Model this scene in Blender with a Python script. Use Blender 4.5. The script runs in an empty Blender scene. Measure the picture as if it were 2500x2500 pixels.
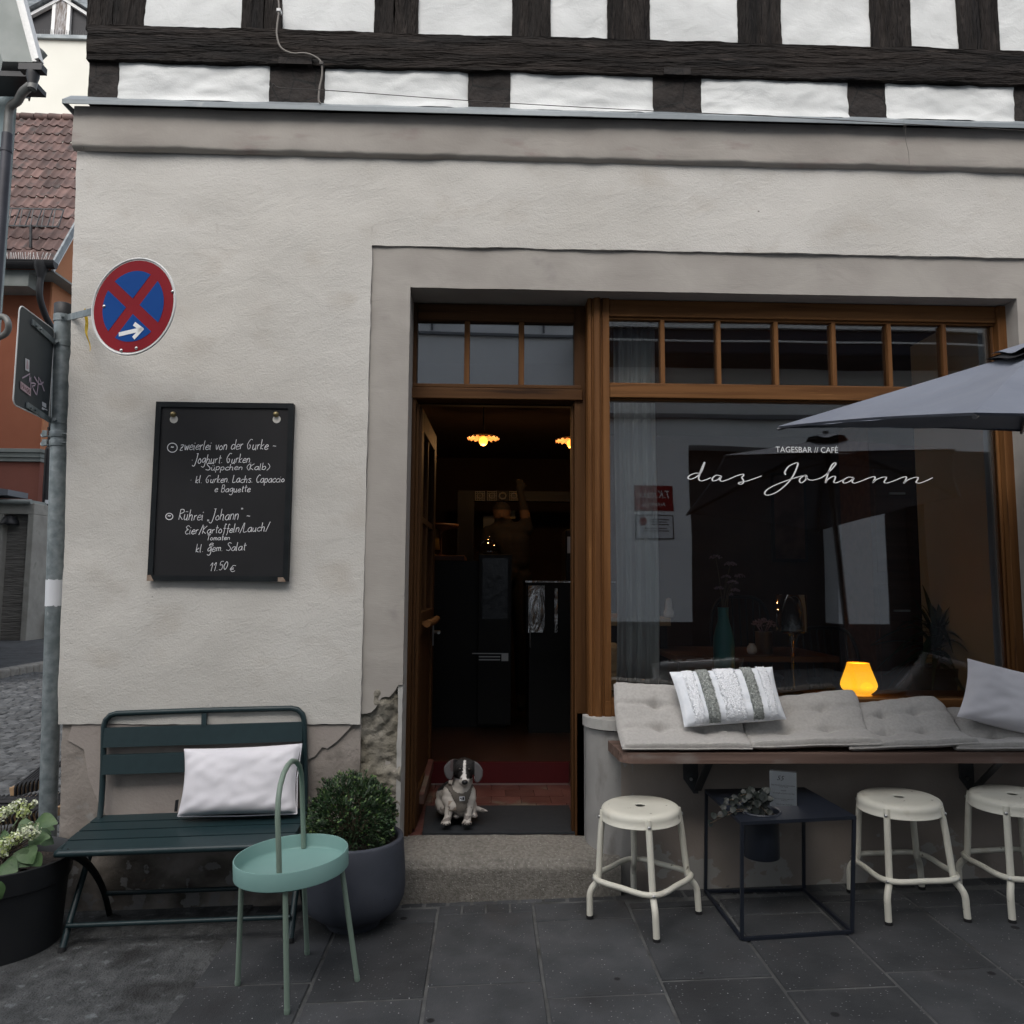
import bpy, math, random
from mathutils import Vector, Matrix, noise, geometry
random.seed(7)
SC = bpy.context.scene
COL = SC.collection
R = math.radians

# ---------------------------------------------------------------- camera, sky, sun, exposure
CAM_P = Vector((0.0, -3.5487, 1.40)); FPX = 1850.0
_yaw, _pit, _rol = R(1.8166), R(5.3497), R(0.3548)
_f = Vector((math.sin(_yaw)*math.cos(_pit), math.cos(_yaw)*math.cos(_pit), math.sin(_pit)))
_r0 = Vector((math.cos(_yaw), -math.sin(_yaw), 0)); _u0 = _r0.cross(_f)
CR = math.cos(_rol)*_r0 + math.sin(_rol)*_u0
CU = -math.sin(_rol)*_r0 + math.cos(_rol)*_u0
cam = bpy.data.cameras.new('camera'); camo = bpy.data.objects.new('camera', cam); COL.objects.link(camo)
cam.sensor_width = 36; cam.lens = 36*FPX/2500; cam.clip_end = 500; cam.clip_start = .05
camo.matrix_world = Matrix(((CR.x, CU.x, -_f.x, CAM_P.x), (CR.y, CU.y, -_f.y, CAM_P.y), (CR.z, CU.z, -_f.z, CAM_P.z), (0, 0, 0, 1)))
SC.camera = camo
SC.render.resolution_x = SC.render.resolution_y = 1024
SUN_E, SUN_A = R(50), R(195)      # elevation, azimuth of the light (from behind the camera, a little left)
w = bpy.data.worlds.new('World'); SC.world = w; w.use_nodes = True
nt = w.node_tree; bg = nt.nodes['Background']
sky = nt.nodes.new('ShaderNodeTexSky'); sky.sky_type = 'NISHITA'; sky.sun_disc = False
sky.sun_elevation = SUN_E; sky.sun_rotation = SUN_A; sky.dust_density = 4; sky.air_density = 1.2
hs = nt.nodes.new('ShaderNodeHueSaturation'); hs.inputs['Saturation'].default_value = .42
nt.links.new(sky.outputs[0], hs.inputs['Color']); nt.links.new(hs.outputs[0], bg.inputs['Color'])
bg.inputs['Strength'].default_value = .15
sun = bpy.data.lights.new('sun', 'SUN'); suno = bpy.data.objects.new('sun', sun); COL.objects.link(suno)
sun.energy = 0.6; sun.angle = R(100); sun.color = (1, .97, .93)
_sd = Vector((math.sin(SUN_A)*math.cos(SUN_E), math.cos(SUN_A)*math.cos(SUN_E), math.sin(SUN_E)))
suno.rotation_euler = _sd.to_track_quat('Z', 'Y').to_euler(); suno.location = (0, -3, 12)
SC.view_settings.view_transform = 'Standard'; SC.view_settings.look = 'None'
SC.view_settings.exposure = 0.65; SC.view_settings.gamma = 1
SC.render.engine = 'CYCLES'
SC.cycles.max_bounces = 8; SC.cycles.transparent_max_bounces = 24; SC.cycles.caustics_reflective = False; SC.cycles.caustics_refractive = False

# ---------------------------------------------------------------- measuring helpers (photo pixel -> place in the world)
SL = .030675                          # the pavement climbs to the right
def gz(x): return SL*x
def _ray(x, y): return _f + CR*((x-1250)/FPX) - CU*((y-1250)/FPX)
def at(x, y, Y=0.0):
    d = _ray(x, y); return CAM_P + d*((Y-CAM_P.y)/d.y)
def atd(x, y, Y=0.0): return at(x*1.294, y*1.294, Y)
def gr(x, y):
    d = _ray(x, y); return CAM_P + d*(-CAM_P.z/(d.z-SL*d.x))

# ---------------------------------------------------------------- mesh builder
def N(p, s=1.0, o=0.0): return noise.noise(Vector(p)*s + Vector((o, o*1.7, -o)))
def crom(pts, k=6, closed=False):
    pts = [Vector(p) for p in pts]; n = len(pts)
    if n < 3: return pts
    out = []
    rng = range(n) if closed else range(n-1)
    for i in rng:
        if closed: a, b, c, d = pts[i-1], pts[i], pts[(i+1) % n], pts[(i+2) % n]
        else: a, b, c, d = pts[max(i-1, 0)], pts[i], pts[i+1], pts[min(i+2, n-1)]
        for j in range(k):
            t = j/k
            out.append(.5*((2*b)+(c-a)*t+(2*a-5*b+4*c-d)*t*t+(3*b-a-3*c+d)*t**3))
    if not closed: out.append(pts[-1])
    return out
class MB:
    def __init__(s): s.v = []; s.f = []; s.m = []; s.sm = []
    def add(s, vs, fs, m=0, smooth=False):
        o = len(s.v); s.v += [Vector(v) for v in vs]
        for f in fs: s.f.append(tuple(i+o for i in f)); s.m.append(m); s.sm.append(smooth)
        return s
    def box(s, x0, x1, y0, y1, z0, z1, m=0):
        v = [(x, y, z) for z in (z0, z1) for y in (y0, y1) for x in (x0, x1)]
        return s.add(v, [(0, 2, 3, 1), (4, 5, 7, 6), (0, 1, 5, 4), (2, 6, 7, 3), (0, 4, 6, 2), (1, 3, 7, 5)], m)
    def beam(s, a, b, w, h, up=(0, 0, 1), m=0):
        a, b, up = Vector(a), Vector(b), Vector(up); d = (b-a).normalized()
        r = d.cross(up).normalized(); u = r.cross(d)
        v = [p+r*(i*w/2)+u*(j*h/2) for p in (a, b) for j in (-1, 1) for i in (-1, 1)]
        return s.add(v, [(0, 2, 3, 1), (4, 5, 7, 6), (0, 1, 5, 4), (2, 6, 7, 3), (0, 4, 6, 2), (1, 3, 7, 5)], m)
    def tube(s, pts, r, n=10, closed=False, m=0, sx=1.0, ref=None):
        pts = [Vector(p) for p in pts]; L = len(pts); rings = []; pu = None
        for i, p in enumerate(pts):
            if closed: d = pts[(i+1) % L]-pts[i-1]
            else: d = pts[min(i+1, L-1)]-pts[max(i-1, 0)]
            if d.length < 1e-9: d = Vector((0, 0, 1))
            d.normalize()
            if pu is None:
                pu = Vector(ref) if ref else (Vector((0, 0, 1)) if abs(d.z) < .9 else Vector((0, 1, 0)))
            u = (pu-d*pu.dot(d))
            if u.length < 1e-6: u = d.orthogonal()
            u.normalize(); pu = u; q = d.cross(u)
            rr = r[i] if isinstance(r, (list, tuple)) else r
            rings.append([p+(u*math.sin(2*math.pi*k/n)+q*math.cos(2*math.pi*k/n)*sx)*rr for k in range(n)])
        o = len(s.v); vs = [v for g in rings for v in g]; fs = []
        for i in range(L if closed else L-1):
            j = (i+1) % L
            for k in range(n): fs.append((i*n+k, i*n+(k+1) % n, j*n+(k+1) % n, j*n+k))
        s.add(vs, fs, m, True)
        if not closed:
            s.add(rings[0], [tuple(range(n-1, -1, -1))], m); s.add(rings[-1], [tuple(range(n))], m)
        return s
    def lathe(s, prof, c=(0, 0, 0), n=40, m=0, M=None, smooth=True):
        c = Vector(c); vs = []; fs = []; L = len(prof)
        for (r, z) in prof:
            for k in range(n):
                p = Vector((r*math.cos(2*math.pi*k/n), r*math.sin(2*math.pi*k/n), z))
                vs.append(c+(M @ p if M else p))
        for i in range(L-1):
            for k in range(n): fs.append((i*n+k, i*n+(k+1) % n, (i+1)*n+(k+1) % n, (i+1)*n+k))
        return s.add(vs, fs, m, smooth)
    def grid(s, fn, nu, nv, m=0, smooth=True, flip=False):
        vs = [fn(i/nu, j/nv) for j in range(nv+1) for i in range(nu+1)]
        fs = []
        for j in range(nv):
            for i in range(nu):
                a = j*(nu+1)+i; q = (a, a+1, a+nu+2, a+nu+1)
                fs.append(q[::-1] if flip else q)
        return s.add(vs, fs, m, smooth)
    def prism(s, poly, off, m=0, smooth=False):
        poly = [Vector(p) for p in poly]; off = Vector(off); n = len(poly)
        tri = geometry.tessellate_polygon([poly])
        s.add(poly, [tuple(t) for t in tri], m, smooth)
        s.add([p+off for p in poly], [tuple(t[::-1]) for t in tri], m, smooth)
        return s.add(poly+[p+off for p in poly], [(i, (i+1) % n, (i+1) % n+n, i+n) for i in range(n)], m, smooth)
    def slab(s, x0, x1, z0, z1, y, dep, nx=20, nz=8, amp=.006, fr=6.0, edge=.006, m=0, ax=1., az=1., seed=0., xl=None):
        # an uneven wall piece facing -Y: noisy face, wavering outline, sides going back by dep
        def fn(u, v):
            xx0 = xl(z0+(z1-z0)*v) if xl else x0
            x = xx0+(x1-xx0)*u; z = z0+(z1-z0)*v
            if edge:
                if u in (0., 1.): x += edge*N((u*9, z*7, seed), 1)+edge*.7*N((u*9, z*25, seed), 1)
                if v in (0., 1.): z += edge*N((x*5, v*9, seed), 1)+edge*.7*N((x*21, v*9, seed), 1)
            yy = y+amp*N((x*fr*ax, seed*3.1, z*fr*az), 1)+amp*.5*N((x*fr*ax*3, seed, z*fr*az*3), 1)
            return Vector((x, yy, z))
        o = len(s.v); s.grid(fn, nx, nz, m, True)
        b = [i for i in range(nx+1)]+[(nx+1)*j+nx for j in range(1, nz+1)]+[(nx+1)*nz+i for i in range(nx-1, -1, -1)]+[(nx+1)*j for j in range(nz-1, 0, -1)]
        p = [s.v[o+i] for i in b]; k = len(p)
        q = [Vector((a.x, y+dep, a.z)) for a in p]
        return s.add(p+q, [(i, i+k, (i+1) % k+k, (i+1) % k) for i in range(k)], m)
    def mesh(s, name, mats, off=None):
        me = bpy.data.meshes.new(name)
        me.from_pydata([tuple(v-off) if off else tuple(v) for v in s.v], [], s.f)
        for mt in (mats if isinstance(mats, (list, tuple)) else [mats]): me.materials.append(mt)
        me.polygons.foreach_set('material_index', s.m); me.polygons.foreach_set('use_smooth', s.sm)
        me.update(); return me
def wpos(o):
    p = Vector(o.location)
    while o.parent: o = o.parent; p += Vector(o.location)
    return p
def build(mb, name, mats, parent=None, bevel=0, seg=2, world=True, loc=None):
    # geometry is given in world space (world=True) or already in the parent's space
    base = wpos(parent) if (parent and world) else None
    me = mb if isinstance(mb, bpy.types.Mesh) else None
    if me is None:
        if loc is not None and parent is None: me = mb.mesh(name, mats, Vector(loc))
        else: me = mb.mesh(name, mats, base)
    o = bpy.data.objects.new(name, me); COL.objects.link(o)
    if parent: o.parent = parent
    elif loc is not None: o.location = loc
    if bevel:
        b = o.modifiers.new('bevel', 'BEVEL'); b.width = bevel; b.segments = seg; b.limit_method = 'ANGLE'; b.angle_limit = R(35)
        b.harden_normals = False
    return o
def tag(o, label=None, cat=None, group=None, kind=None):
    if label: o['label'] = label
    if cat: o['category'] = cat
    if group: o['group'] = group
    if kind: o['kind'] = kind
    return o
def thing(name, label, cat, loc=(0, 0, 0), group=None):
    o = bpy.data.objects.new(name, None); COL.objects.link(o); o.location = loc; o.empty_display_size = .1
    return tag(o, label, cat, group)
def dup(root, loc, rot=None):
    def cp(o, par):
        c = o.copy(); COL.objects.link(c); c.parent = par
        for ch in o.children: cp(ch, c)
        return c
    r = cp(root, None); r.location = loc
    if rot is not None: r.rotation_euler = rot
    return r

# ---------------------------------------------------------------- materials
def mat(name, c1, c2=None, scale=5., rough=.7, bumps=(), layers=(), metal=0., spec=.4, stretch=(1, 1, 1), detail=5, lo=.35, hi=.65, rnd=0., sheen=0., trans=0., emit=None, rough2=None):
    mt = bpy.data.materials.new(name); mt.use_nodes = True; t = mt.node_tree; nd = t.nodes; L = t.links
    P = nd['Principled BSDF']; tc = nd.new('ShaderNodeTexCoord')
    P.inputs['Roughness'].default_value = rough; P.inputs['Metallic'].default_value = metal
    P.inputs['Specular IOR Level'].default_value = spec
    if sheen: P.inputs['Sheen Weight'].default_value = sheen
    if trans: P.inputs['Transmission Weight'].default_value = trans
    if emit: P.inputs['Emission Color'].default_value = (*emit[0], 1); P.inputs['Emission Strength'].default_value = emit[1]
    def co(st):
        mp = nd.new('ShaderNodeMapping'); mp.inputs['Scale'].default_value = st; L.new(tc.outputs['Object'], mp.inputs[0]); return mp.outputs[0]
    def noi(sc, st=(1, 1, 1), det=5, dist=0.):
        n = nd.new('ShaderNodeTexNoise'); n.inputs['Scale'].default_value = sc; n.inputs['Detail'].default_value = det
        n.inputs['Distortion'].default_value = dist; L.new(co(st), n.inputs['Vector']); return n.outputs[0]
    def ramp(src, a, b, ca=(0, 0, 0), cb=(1, 1, 1)):
        r = nd.new('ShaderNodeValToRGB'); r.color_ramp.elements[0].position = a; r.color_ramp.elements[1].position = b
        r.color_ramp.elements[0].color = (*ca, 1); r.color_ramp.elements[1].color = (*cb, 1); L.new(src, r.inputs[0]); return r.outputs[0]
    def mix(fac, a, b):
        m = nd.new('ShaderNodeMix'); m.data_type = 'RGBA'; L.new(fac, m.inputs[0])
        for s_, v in ((6, a), (7, b)):
            if isinstance(v, tuple): m.inputs[s_].default_value = (*v, 1)
            else: L.new(v, m.inputs[s_])
        return m.outputs[2]
    col = None
    if c2 is not None: col = ramp(noi(scale, stretch, detail), lo, hi, c1, c2)
    if rnd:
        gi = nd.new('ShaderNodeNewGeometry'); mr = nd.new('ShaderNodeMapRange'); mr.inputs[3].default_value = 1-rnd; mr.inputs[4].default_value = 1+rnd
        L.new(gi.outputs['Random Per Island'], mr.inputs[0])
        hv = nd.new('ShaderNodeHueSaturation'); L.new(mr.outputs[0], hv.inputs['Value'])
        if col: L.new(col, hv.inputs['Color'])
        else: hv.inputs['Color'].default_value = (*c1, 1)
        col = hv.outputs[0]
    for ly in layers:
        c, kind, sc, a, b = ly[:5]; st = ly[5] if len(ly) > 5 else (1, 1, 1); hgt = ly[6] if len(ly) > 6 else None
        if kind == 'dots':
            v = nd.new('ShaderNodeTexVoronoi'); v.inputs['Scale'].default_value = sc; L.new(co(st), v.inputs['Vector'])
            fac = ramp(v.outputs['Distance'], a, b, (1, 1, 1), (0, 0, 0))
            sp = nd.new('ShaderNodeSeparateColor'); L.new(v.outputs['Color'], sp.inputs[0])
            g = ramp(sp.outputs[0], hgt[0], hgt[0]+.02) if hgt else None
            if g:
                mm = nd.new('ShaderNodeMath'); mm.operation = 'MULTIPLY'; L.new(fac, mm.inputs[0]); L.new(g, mm.inputs[1]); fac = mm.outputs[0]
        elif kind == 'cracks':
            v = nd.new('ShaderNodeTexVoronoi'); v.feature = 'DISTANCE_TO_EDGE'; v.inputs['Scale'].default_value = sc; L.new(co(st), v.inputs['Vector'])
            fac = ramp(v.outputs['Distance'], a, b, (1, 1, 1), (0, 0, 0))
        else:
            src = noi(sc, st, 7)
            if hgt:      # wear whose density follows the height (z0: full, z1: none)
                sp = nd.new('ShaderNodeSeparateXYZ'); L.new(tc.outputs['Object'], sp.inputs[0])
                mr = nd.new('ShaderNodeMapRange'); mr.inputs[1].default_value = hgt[0]; mr.inputs[2].default_value = hgt[1]
                mr.inputs[3].default_value = hgt[2]; mr.inputs[4].default_value = 0; L.new(sp.outputs[2], mr.inputs[0])
                ad = nd.new('ShaderNodeMath'); ad.operation = 'ADD'; L.new(src, ad.inputs[0]); L.new(mr.outputs[0], ad.inputs[1]); src = ad.outputs[0]
            fac = ramp(src, a, b)
        col = mix(fac, col if col else c1, c)
    if col: L.new(col, P.inputs['Base Color'])
    else: P.inputs['Base Color'].default_value = (*c1, 1)
    if rough2 is not None:
        rr = nd.new('ShaderNodeMapRange'); rr.inputs[1].default_value = .35; rr.inputs[2].default_value = .65; rr.inputs[3].default_value = rough; rr.inputs[4].default_value = rough2
        L.new(noi(scale*1.7, stretch), rr.inputs[0]); L.new(rr.outputs[0], P.inputs['Roughness'])
    prev = None
    for bp in bumps:
        kind, sc, strg, dist = bp[:4]; st = bp[4] if len(bp) > 4 else (1, 1, 1); dd = bp[5] if len(bp) > 5 else 0.
        if kind == 'v':
            v = nd.new('ShaderNodeTexVoronoi'); v.inputs['Scale'].default_value = sc; L.new(co(st), v.inputs['Vector']); h = v.outputs['Distance']
        elif kind == 'w':
            v = nd.new('ShaderNodeTexWave'); v.inputs['Scale'].default_value = sc; v.inputs['Distortion'].default_value = dd; v.inputs['Detail'].default_value = 3; L.new(co(st), v.inputs['Vector']); h = v.outputs[1]
        else: h = noi(sc, st, 6, dd)
        b = nd.new('ShaderNodeBump'); b.inputs['Strength'].default_value = strg; b.inputs['Distance'].default_value = dist
        L.new(h, b.inputs['Height'])
        if prev: L.new(prev, b.inputs['Normal'])
        prev = b.outputs[0]
    if prev: L.new(prev, P.inputs['Normal'])
    return mt
def glass(name, refl=.14, tint=(.9, .92, .92), rough=0.0, warp=0.0):
    mt = bpy.data.materials.new(name); mt.use_nodes = True; t = mt.node_tree; nd = t.nodes; L = t.links
    nd.remove(nd['Principled BSDF']); o = nd['Material Output']
    tr = nd.new('ShaderNodeBsdfTransparent'); tr.inputs[0].default_value = (*tint, 1)
    gl = nd.new('ShaderNodeBsdfGlossy'); gl.inputs['Roughness'].default_value = rough; gl.inputs[0].default_value = (1, 1, 1, 1)
    fr = nd.new('ShaderNodeFresnel'); fr.inputs[0].default_value = 1.5
    mr = nd.new('ShaderNodeMapRange'); mr.inputs[1].default_value = .04; mr.inputs[2].default_value = 1; mr.inputs[3].default_value = refl; mr.inputs[4].default_value = 1
    L.new(fr.outputs[0], mr.inputs[0])
    if warp:
        nz = nd.new('ShaderNodeTexNoise'); nz.inputs['Scale'].default_value = 1.3; nz.inputs['Detail'].default_value = 1; tcg = nd.new('ShaderNodeTexCoord'); L.new(tcg.outputs['Object'], nz.inputs['Vector'])
        bm = nd.new('ShaderNodeBump'); bm.inputs['Strength'].default_value = warp; bm.inputs['Distance'].default_value = .02; L.new(nz.outputs[0], bm.inputs['Height']); L.new(bm.outputs[0], gl.inputs['Normal'])
    mx = nd.new('ShaderNodeMixShader'); L.new(mr.outputs[0], mx.inputs[0]); L.new(tr.outputs[0], mx.inputs[1]); L.new(gl.outputs[0], mx.inputs[2])
    L.new(mx.outputs[0], o.inputs['Surface']); return mt
def vcol(name, rough=.6, bumps=(), sheen=0.):
    mt = mat(name, (.5, .5, .5), rough=rough, bumps=bumps, sheen=sheen)
    nd = mt.node_tree.nodes; a = nd.new('ShaderNodeAttribute'); a.attribute_name = 'coat'
    mt.node_tree.links.new(a.outputs['Color'], nd['Principled BSDF'].inputs['Base Color']); return mt

M = {}
pl_b = [('n', 1.9, .4, .03, (1, 1, 1.2), .2), ('n', 5, .30, .012, (1, 1, 1.25), 1.6), ('n', 48, .30, .004), ('n', 130, .75, .0032), ('n', 300, .5, .002)]
M['plaster'] = mat('plaster', (.545, .525, .485), (.60, .582, .545), 1.6, .9, pl_b, [((.50, .47, .425), 'n', 4, .55, .75, (1, 1, 1.3)), ((.39, .365, .33), 'n', 7, .70, .80, (1.5, 1, .35)), ((.44, .40, .355), 'n', 2.3, .78, .95, (1, 1, 1), (.6, 1.5, .20)), ((.10, .09, .08), 'dots', 7, .02, .045, (1, 1, 1.6), (.78,))])
M['trim'] = mat('surround_paint', (.345, .320, .292), (.395, .37, .338), 4, .9, [('n', 5, .35, .01, (1, 1, 1.5), 1), ('n', 60, .3, .002, (.4, 1, 3)), ('n', 200, .3, .0015)], [((.27, .25, .235), 'n', 5, .66, .8)])
M['band'] = mat('band_plaster', (.335, .308, .278), (.40, .372, .338), 3, .9, [('n', 5, .4, .012, (1, 1, 2), 1), ('n', 90, .35, .002)], [((.30, .25, .23), 'n', 4, .6, .75, (1, 1, 3)), ((.13, .12, .11), 'dots', 9, .02, .05, (1, 1, 1.7), (.7,))])
M['plinth'] = mat('plinth_plaster', (.25, .22, .195), (.33, .295, .265), 5, .92, [('n', 9, .5, .02), ('n', 60, .5, .006), ('n', 220, .4, .002)],
    [((.105, .095, .08), 'n', 3.2, .55, .72), ((.30, .285, .265), 'n', 7, .60, .64), ((.085, .075, .062), 'n', 4, .62, .8, (1, 1, 1.3), (-.1, .5, .2)), ((.27, .26, .25), 'n', 13, .74, .76, (1, 1, 1), (-.1, .42, .22))])
M['plinth2'] = mat('parapet_plaster', (.255, .22, .195), (.31, .27, .24), 4, .92, [('n', 9, .4, .01), ('n', 120, .4, .003)],
    [((.13, .115, .10), 'n', 4, .6, .75), ((.34, .33, .31), 'n', 6, .70, .715, (1, 1, 1.2), (.0, .33, .26)), ((.16, .15, .14), 'n', 9, .86, .88, (1, 1, 1), (.0, .3, .26))])
M['pinkplinth'] = mat('plinth_paint', (.32, .28, .255), (.37, .33, .30), 5, .92, [('n', 9, .4, .012), ('n', 90, .5, .004)], [((.17, .15, .13), 'n', 5, .62, .75)])
M['stone'] = mat('rubble_stone', (.15, .135, .10), (.25, .232, .195), 6, .95, [('n', 5, .9, .05, (1, 1, 1.6), .6), ('n', 22, .8, .02), ('n', 120, .6, .004)], [((.11, .10, .075), 'n', 4, .6, .75, (1, 1, 2)), ((.33, .30, .26), 'n', 30, .66, .72)])
M['pillar'] = mat('pillar_plaster', (.27, .265, .255), (.33, .322, .31), 5, .9, [('n', 8, .3, .01, (1, 1, .5)), ('n', 120, .4, .003)], [((.20, .19, .18), 'n', 9, .6, .72, (1, 1, .5)), ((.30, .22, .19), 'n', 4, .7, .8)])
M['sill'] = mat('sill_stone', (.36, .355, .335), (.43, .42, .40), 9, .85, [('n', 20, .4, .006), ('n', 120, .3, .002)], [((.24, .23, .21), 'n', 8, .62, .75)])
M['infill'] = mat('white_infill', (.66, .675, .665), (.73, .745, .735), 3, .88, [('n', 5, .4, .016, (1, 1, 1.3), 1.3), ('n', 30, .3, .005, (1, 1, 1.3)), ('n', 150, .5, .002)], [((.56, .56, .53), 'n', 6, .72, .85, (1, 1, 2))])
def timber(name, st, c1=(.006, .0048, .0042), c2=(.024, .0185, .0155)):
    return mat(name, c1, c2, 5, .62, [('n', 4, 1., .06, st, .8), ('n', 13, 1., .03, st, .3), ('n', 50, 1., .010, st)], [((.006, .005, .005), 'n', 7, .66, .72, st), ((.055, .044, .038), 'n', 15, .62, .74, st)], stretch=st, spec=.12)
M['timber_h'] = timber('tarred_timber_horizontal', (.35, 1, 3.2))
M['timber_v'] = timber('tarred_timber_vertical', (3.2, 1, .35))
M['timber_e'] = mat('timber_end_grain', (.010, .0075, .0065), (.024, .018, .0155), 9, .8, [('n', 12, .9, .02), ('n', 60, .7, .005)], [((.004, .004, .004), 'cracks', 7, .006, .03)])
M['zinc'] = mat('zinc_sheet', (.20, .225, .24), (.30, .33, .345), 5, .55, [('n', 8, .15, .004)], [((.38, .40, .41), 'n', 12, .66, .8, (1, 1, 1))], metal=.35, stretch=(.4, 1, 1))
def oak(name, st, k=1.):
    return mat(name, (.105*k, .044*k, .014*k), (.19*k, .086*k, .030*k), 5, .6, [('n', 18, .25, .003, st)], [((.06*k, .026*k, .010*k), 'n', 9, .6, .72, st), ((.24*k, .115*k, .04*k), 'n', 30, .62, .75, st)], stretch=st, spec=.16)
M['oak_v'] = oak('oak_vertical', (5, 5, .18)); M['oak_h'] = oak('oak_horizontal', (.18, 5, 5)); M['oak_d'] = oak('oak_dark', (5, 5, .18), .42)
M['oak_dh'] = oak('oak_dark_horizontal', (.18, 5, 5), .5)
M['ledge'] = mat('weathered_ledge_wood', (.10, .062, .048), (.19, .125, .10), 6, .7, [('n', 14, .5, .004, (.15, 4, 4))], [((.055, .033, .026), 'n', 9, .6, .72, (.12, 4, 4)), ((.30, .28, .26), 'n', 9, .62, .85, (.4, 2, 1))], stretch=(.15, 4, 4))
M['granite'] = mat('granite_step', (.15, .14, .122), (.235, .22, .195), 70, .9, [('n', 150, .9, .006), ('n', 14, .4, .01)], [((.40, .385, .35), 'dots', 95, .1, .3, (1, 1, 1), (.72,)), ((.07, .065, .055), 'n', 5, .6, .8, (1, 1, 1))])
M['slab'] = mat('pavement_slab', (.036, .039, .042), (.060, .062, .066), 6, .82, [('n', 25, .25, .004), ('n', 260, .8, .003), ('n', 70, .4, .004)],
    [((.020, .020, .021), 'n', 3, .55, .75), ((.16, .165, .165), 'dots', 62, .10, .18, (1, 1, 1), (.5,)), ((.42, .42, .42), 'dots', 36, .06, .09, (1, 1, 1), (.62,)), ((.055, .05, .048), 'n', 2.2, .60, .78), ((.007, .007, .008), 'dots', 6.2, .08, .11, (1, 1, 1), (.62,))], rnd=.3)
M['joint'] = mat('slab_mortar', (.075, .077, .078), (.12, .122, .12), 14, .95, [('n', 90, .6, .006)], [((.045, .045, .042), 'n', 5, .5, .7)])
M['rough_ground'] = mat('patched_ground', (.045, .047, .048), (.09, .093, .094), 16, .9, [('n', 30, .9, .02), ('n', 120, .7, .006)], [((.15, .16, .165), 'n', 22, .60, .72), ((.024, .024, .024), 'n', 3.5, .54, .66)])
M['cobble'] = mat('cobble_stone', (.050, .053, .056), (.09, .093, .096), 9, .75, [('n', 30, .6, .01)], rnd=.3)
M['cobble_bed'] = mat('cobble_bed', (.012, .012, .012), (.02, .02, .019), 20, .95, [('n', 60, .6, .01)])
M['asphalt'] = mat('street_ground', (.11, .11, .11), (.16, .16, .16), 9, .9, [('n', 80, .5, .005)])
M['kerb'] = mat('kerb_stone', (.19, .18, .165), (.26, .25, .23), 12, .9, [('n', 60, .5, .006)])
M['green_metal'] = mat('dark_green_powder_coat', (.007, .022, .026), (.009, .026, .030), 30, .45, [('n', 400, .1, .0005)], spec=.5)
M['black_green'] = mat('dark_leg_steel', (.006, .010, .011), rough=.5)  # darker steel of the curved bench legs
M['mint'] = mat('mint_powder_coat', (.175, .315, .29), (.19, .33, .305), 8, .5, [('n', 300, .08, .0005)])
M['mint_leg'] = mat('mint_leg_coat', (.185, .25, .20), (.20, .265, .215), 8, .5)
M['cream'] = mat('cream_enamel', (.64, .625, .54), (.71, .69, .60), 6, .42, [('n', 60, .06, .001)], [((.26, .23, .18), 'n', 30, .69, .73), ((.46, .42, .33), 'n', 9, .62, .78)])
M['rubber'] = mat('black_rubber', (.012, .012, .013), rough=.75)
M['matrubber'] = mat('door_mat_rubber', (.016, .019, .023), (.022, .025, .029), 40, .75, [('n', 500, .4, .001)])
M['steel'] = mat('bright_steel', (.55, .55, .54), rough=.28, metal=1.)
M['galv'] = mat('galvanised_steel', (.155, .185, .195), (.28, .315, .325), 26, .5, [('v', 60, .15, .002)], [((.40, .42, .42), 'n', 30, .70, .76, (1, 1, .5)), ((.13, .155, .16), 'n', 3, .55, .7)], metal=.4)
M['black_steel'] = mat('black_navy_steel', (.010, .013, .021), (.012, .016, .025), 20, .42, [('n', 300, .06, .0005)], spec=.5)
M['black_plastic'] = mat('black_plastic', (.014, .015, .017), (.018, .019, .021), 8, .5)
M['planter'] = mat('blue_grey_concrete', (.044, .050, .066), (.060, .066, .084), 6, .75, [('n', 25, .2, .004), ('n', 180, .2, .001)], [((.018, .021, .03), 'dots', 26, .07, .14, (1, 1, 1.4), (.74,)), ((.038, .043, .057), 'n', 3, .55, .75)])
M['soil'] = mat('potting_soil', (.015, .011, .009), (.04, .03, .022), 60, .95, [('n', 80, 1, .02)])
M['box_leaf'] = mat('box_leaf', (.018, .042, .020), (.045, .085, .030), 30, .5, rnd=.55, spec=.4)
M['box_tip'] = mat('box_young_leaf', (.08, .135, .035), rough=.5, rnd=.4)
M['twig'] = mat('twig_bark', (.06, .042, .028), (.10, .075, .05), 30, .85)
M['hyd_leaf'] = mat('hydrangea_leaf', (.045, .095, .035), (.085, .15, .055), 14, .5, [('n', 40, .4, .004)], rnd=.25)
M['floret'] = mat('cream_floret', (.60, .66, .42), (.80, .82, .66), 30, .6, rnd=.25)
M['floret2'] = mat('lime_floret', (.42, .52, .16), (.58, .64, .28), 30, .6, rnd=.25)
M['white_cloth'] = mat('white_cushion_cloth', (.67, .655, .69), (.73, .715, .745), 5, .85, [('n', 6, .12, .012, (1, 1, 1), .3), ('n', 500, .15, .0004)], sheen=.1)
M['linen'] = mat('grey_linen', (.375, .36, .34), (.435, .42, .40), 90, .95, [('w', 150, .12, .0006, (1, 1, 1), 3), ('n', 14, .35, .008, (1, 1, 1), .6), ('n', 400, .3, .0008)], sheen=.2)
M['tuft_white'] = mat('tufted_white_wool', (.78, .82, .87), (.85, .88, .92), 40, .95, [('n', 8, .2, .01)], sheen=.2)
M['tuft_grey'] = mat('tufted_grey_wool', (.40, .43, .41), (.56, .59, .57), 130, .95, [('n', 160, .9, .01)], sheen=.2)
M['tuft_loop'] = mat('looped_white_wool', (.82, .85, .89), (.90, .92, .95), 130, .95, [('n', 150, .5, .006)], sheen=.2)
M['sign_red'] = mat('sign_red_film', (.20, .004, .010), (.23, .006, .013), 6, .55, spec=.15)
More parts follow.
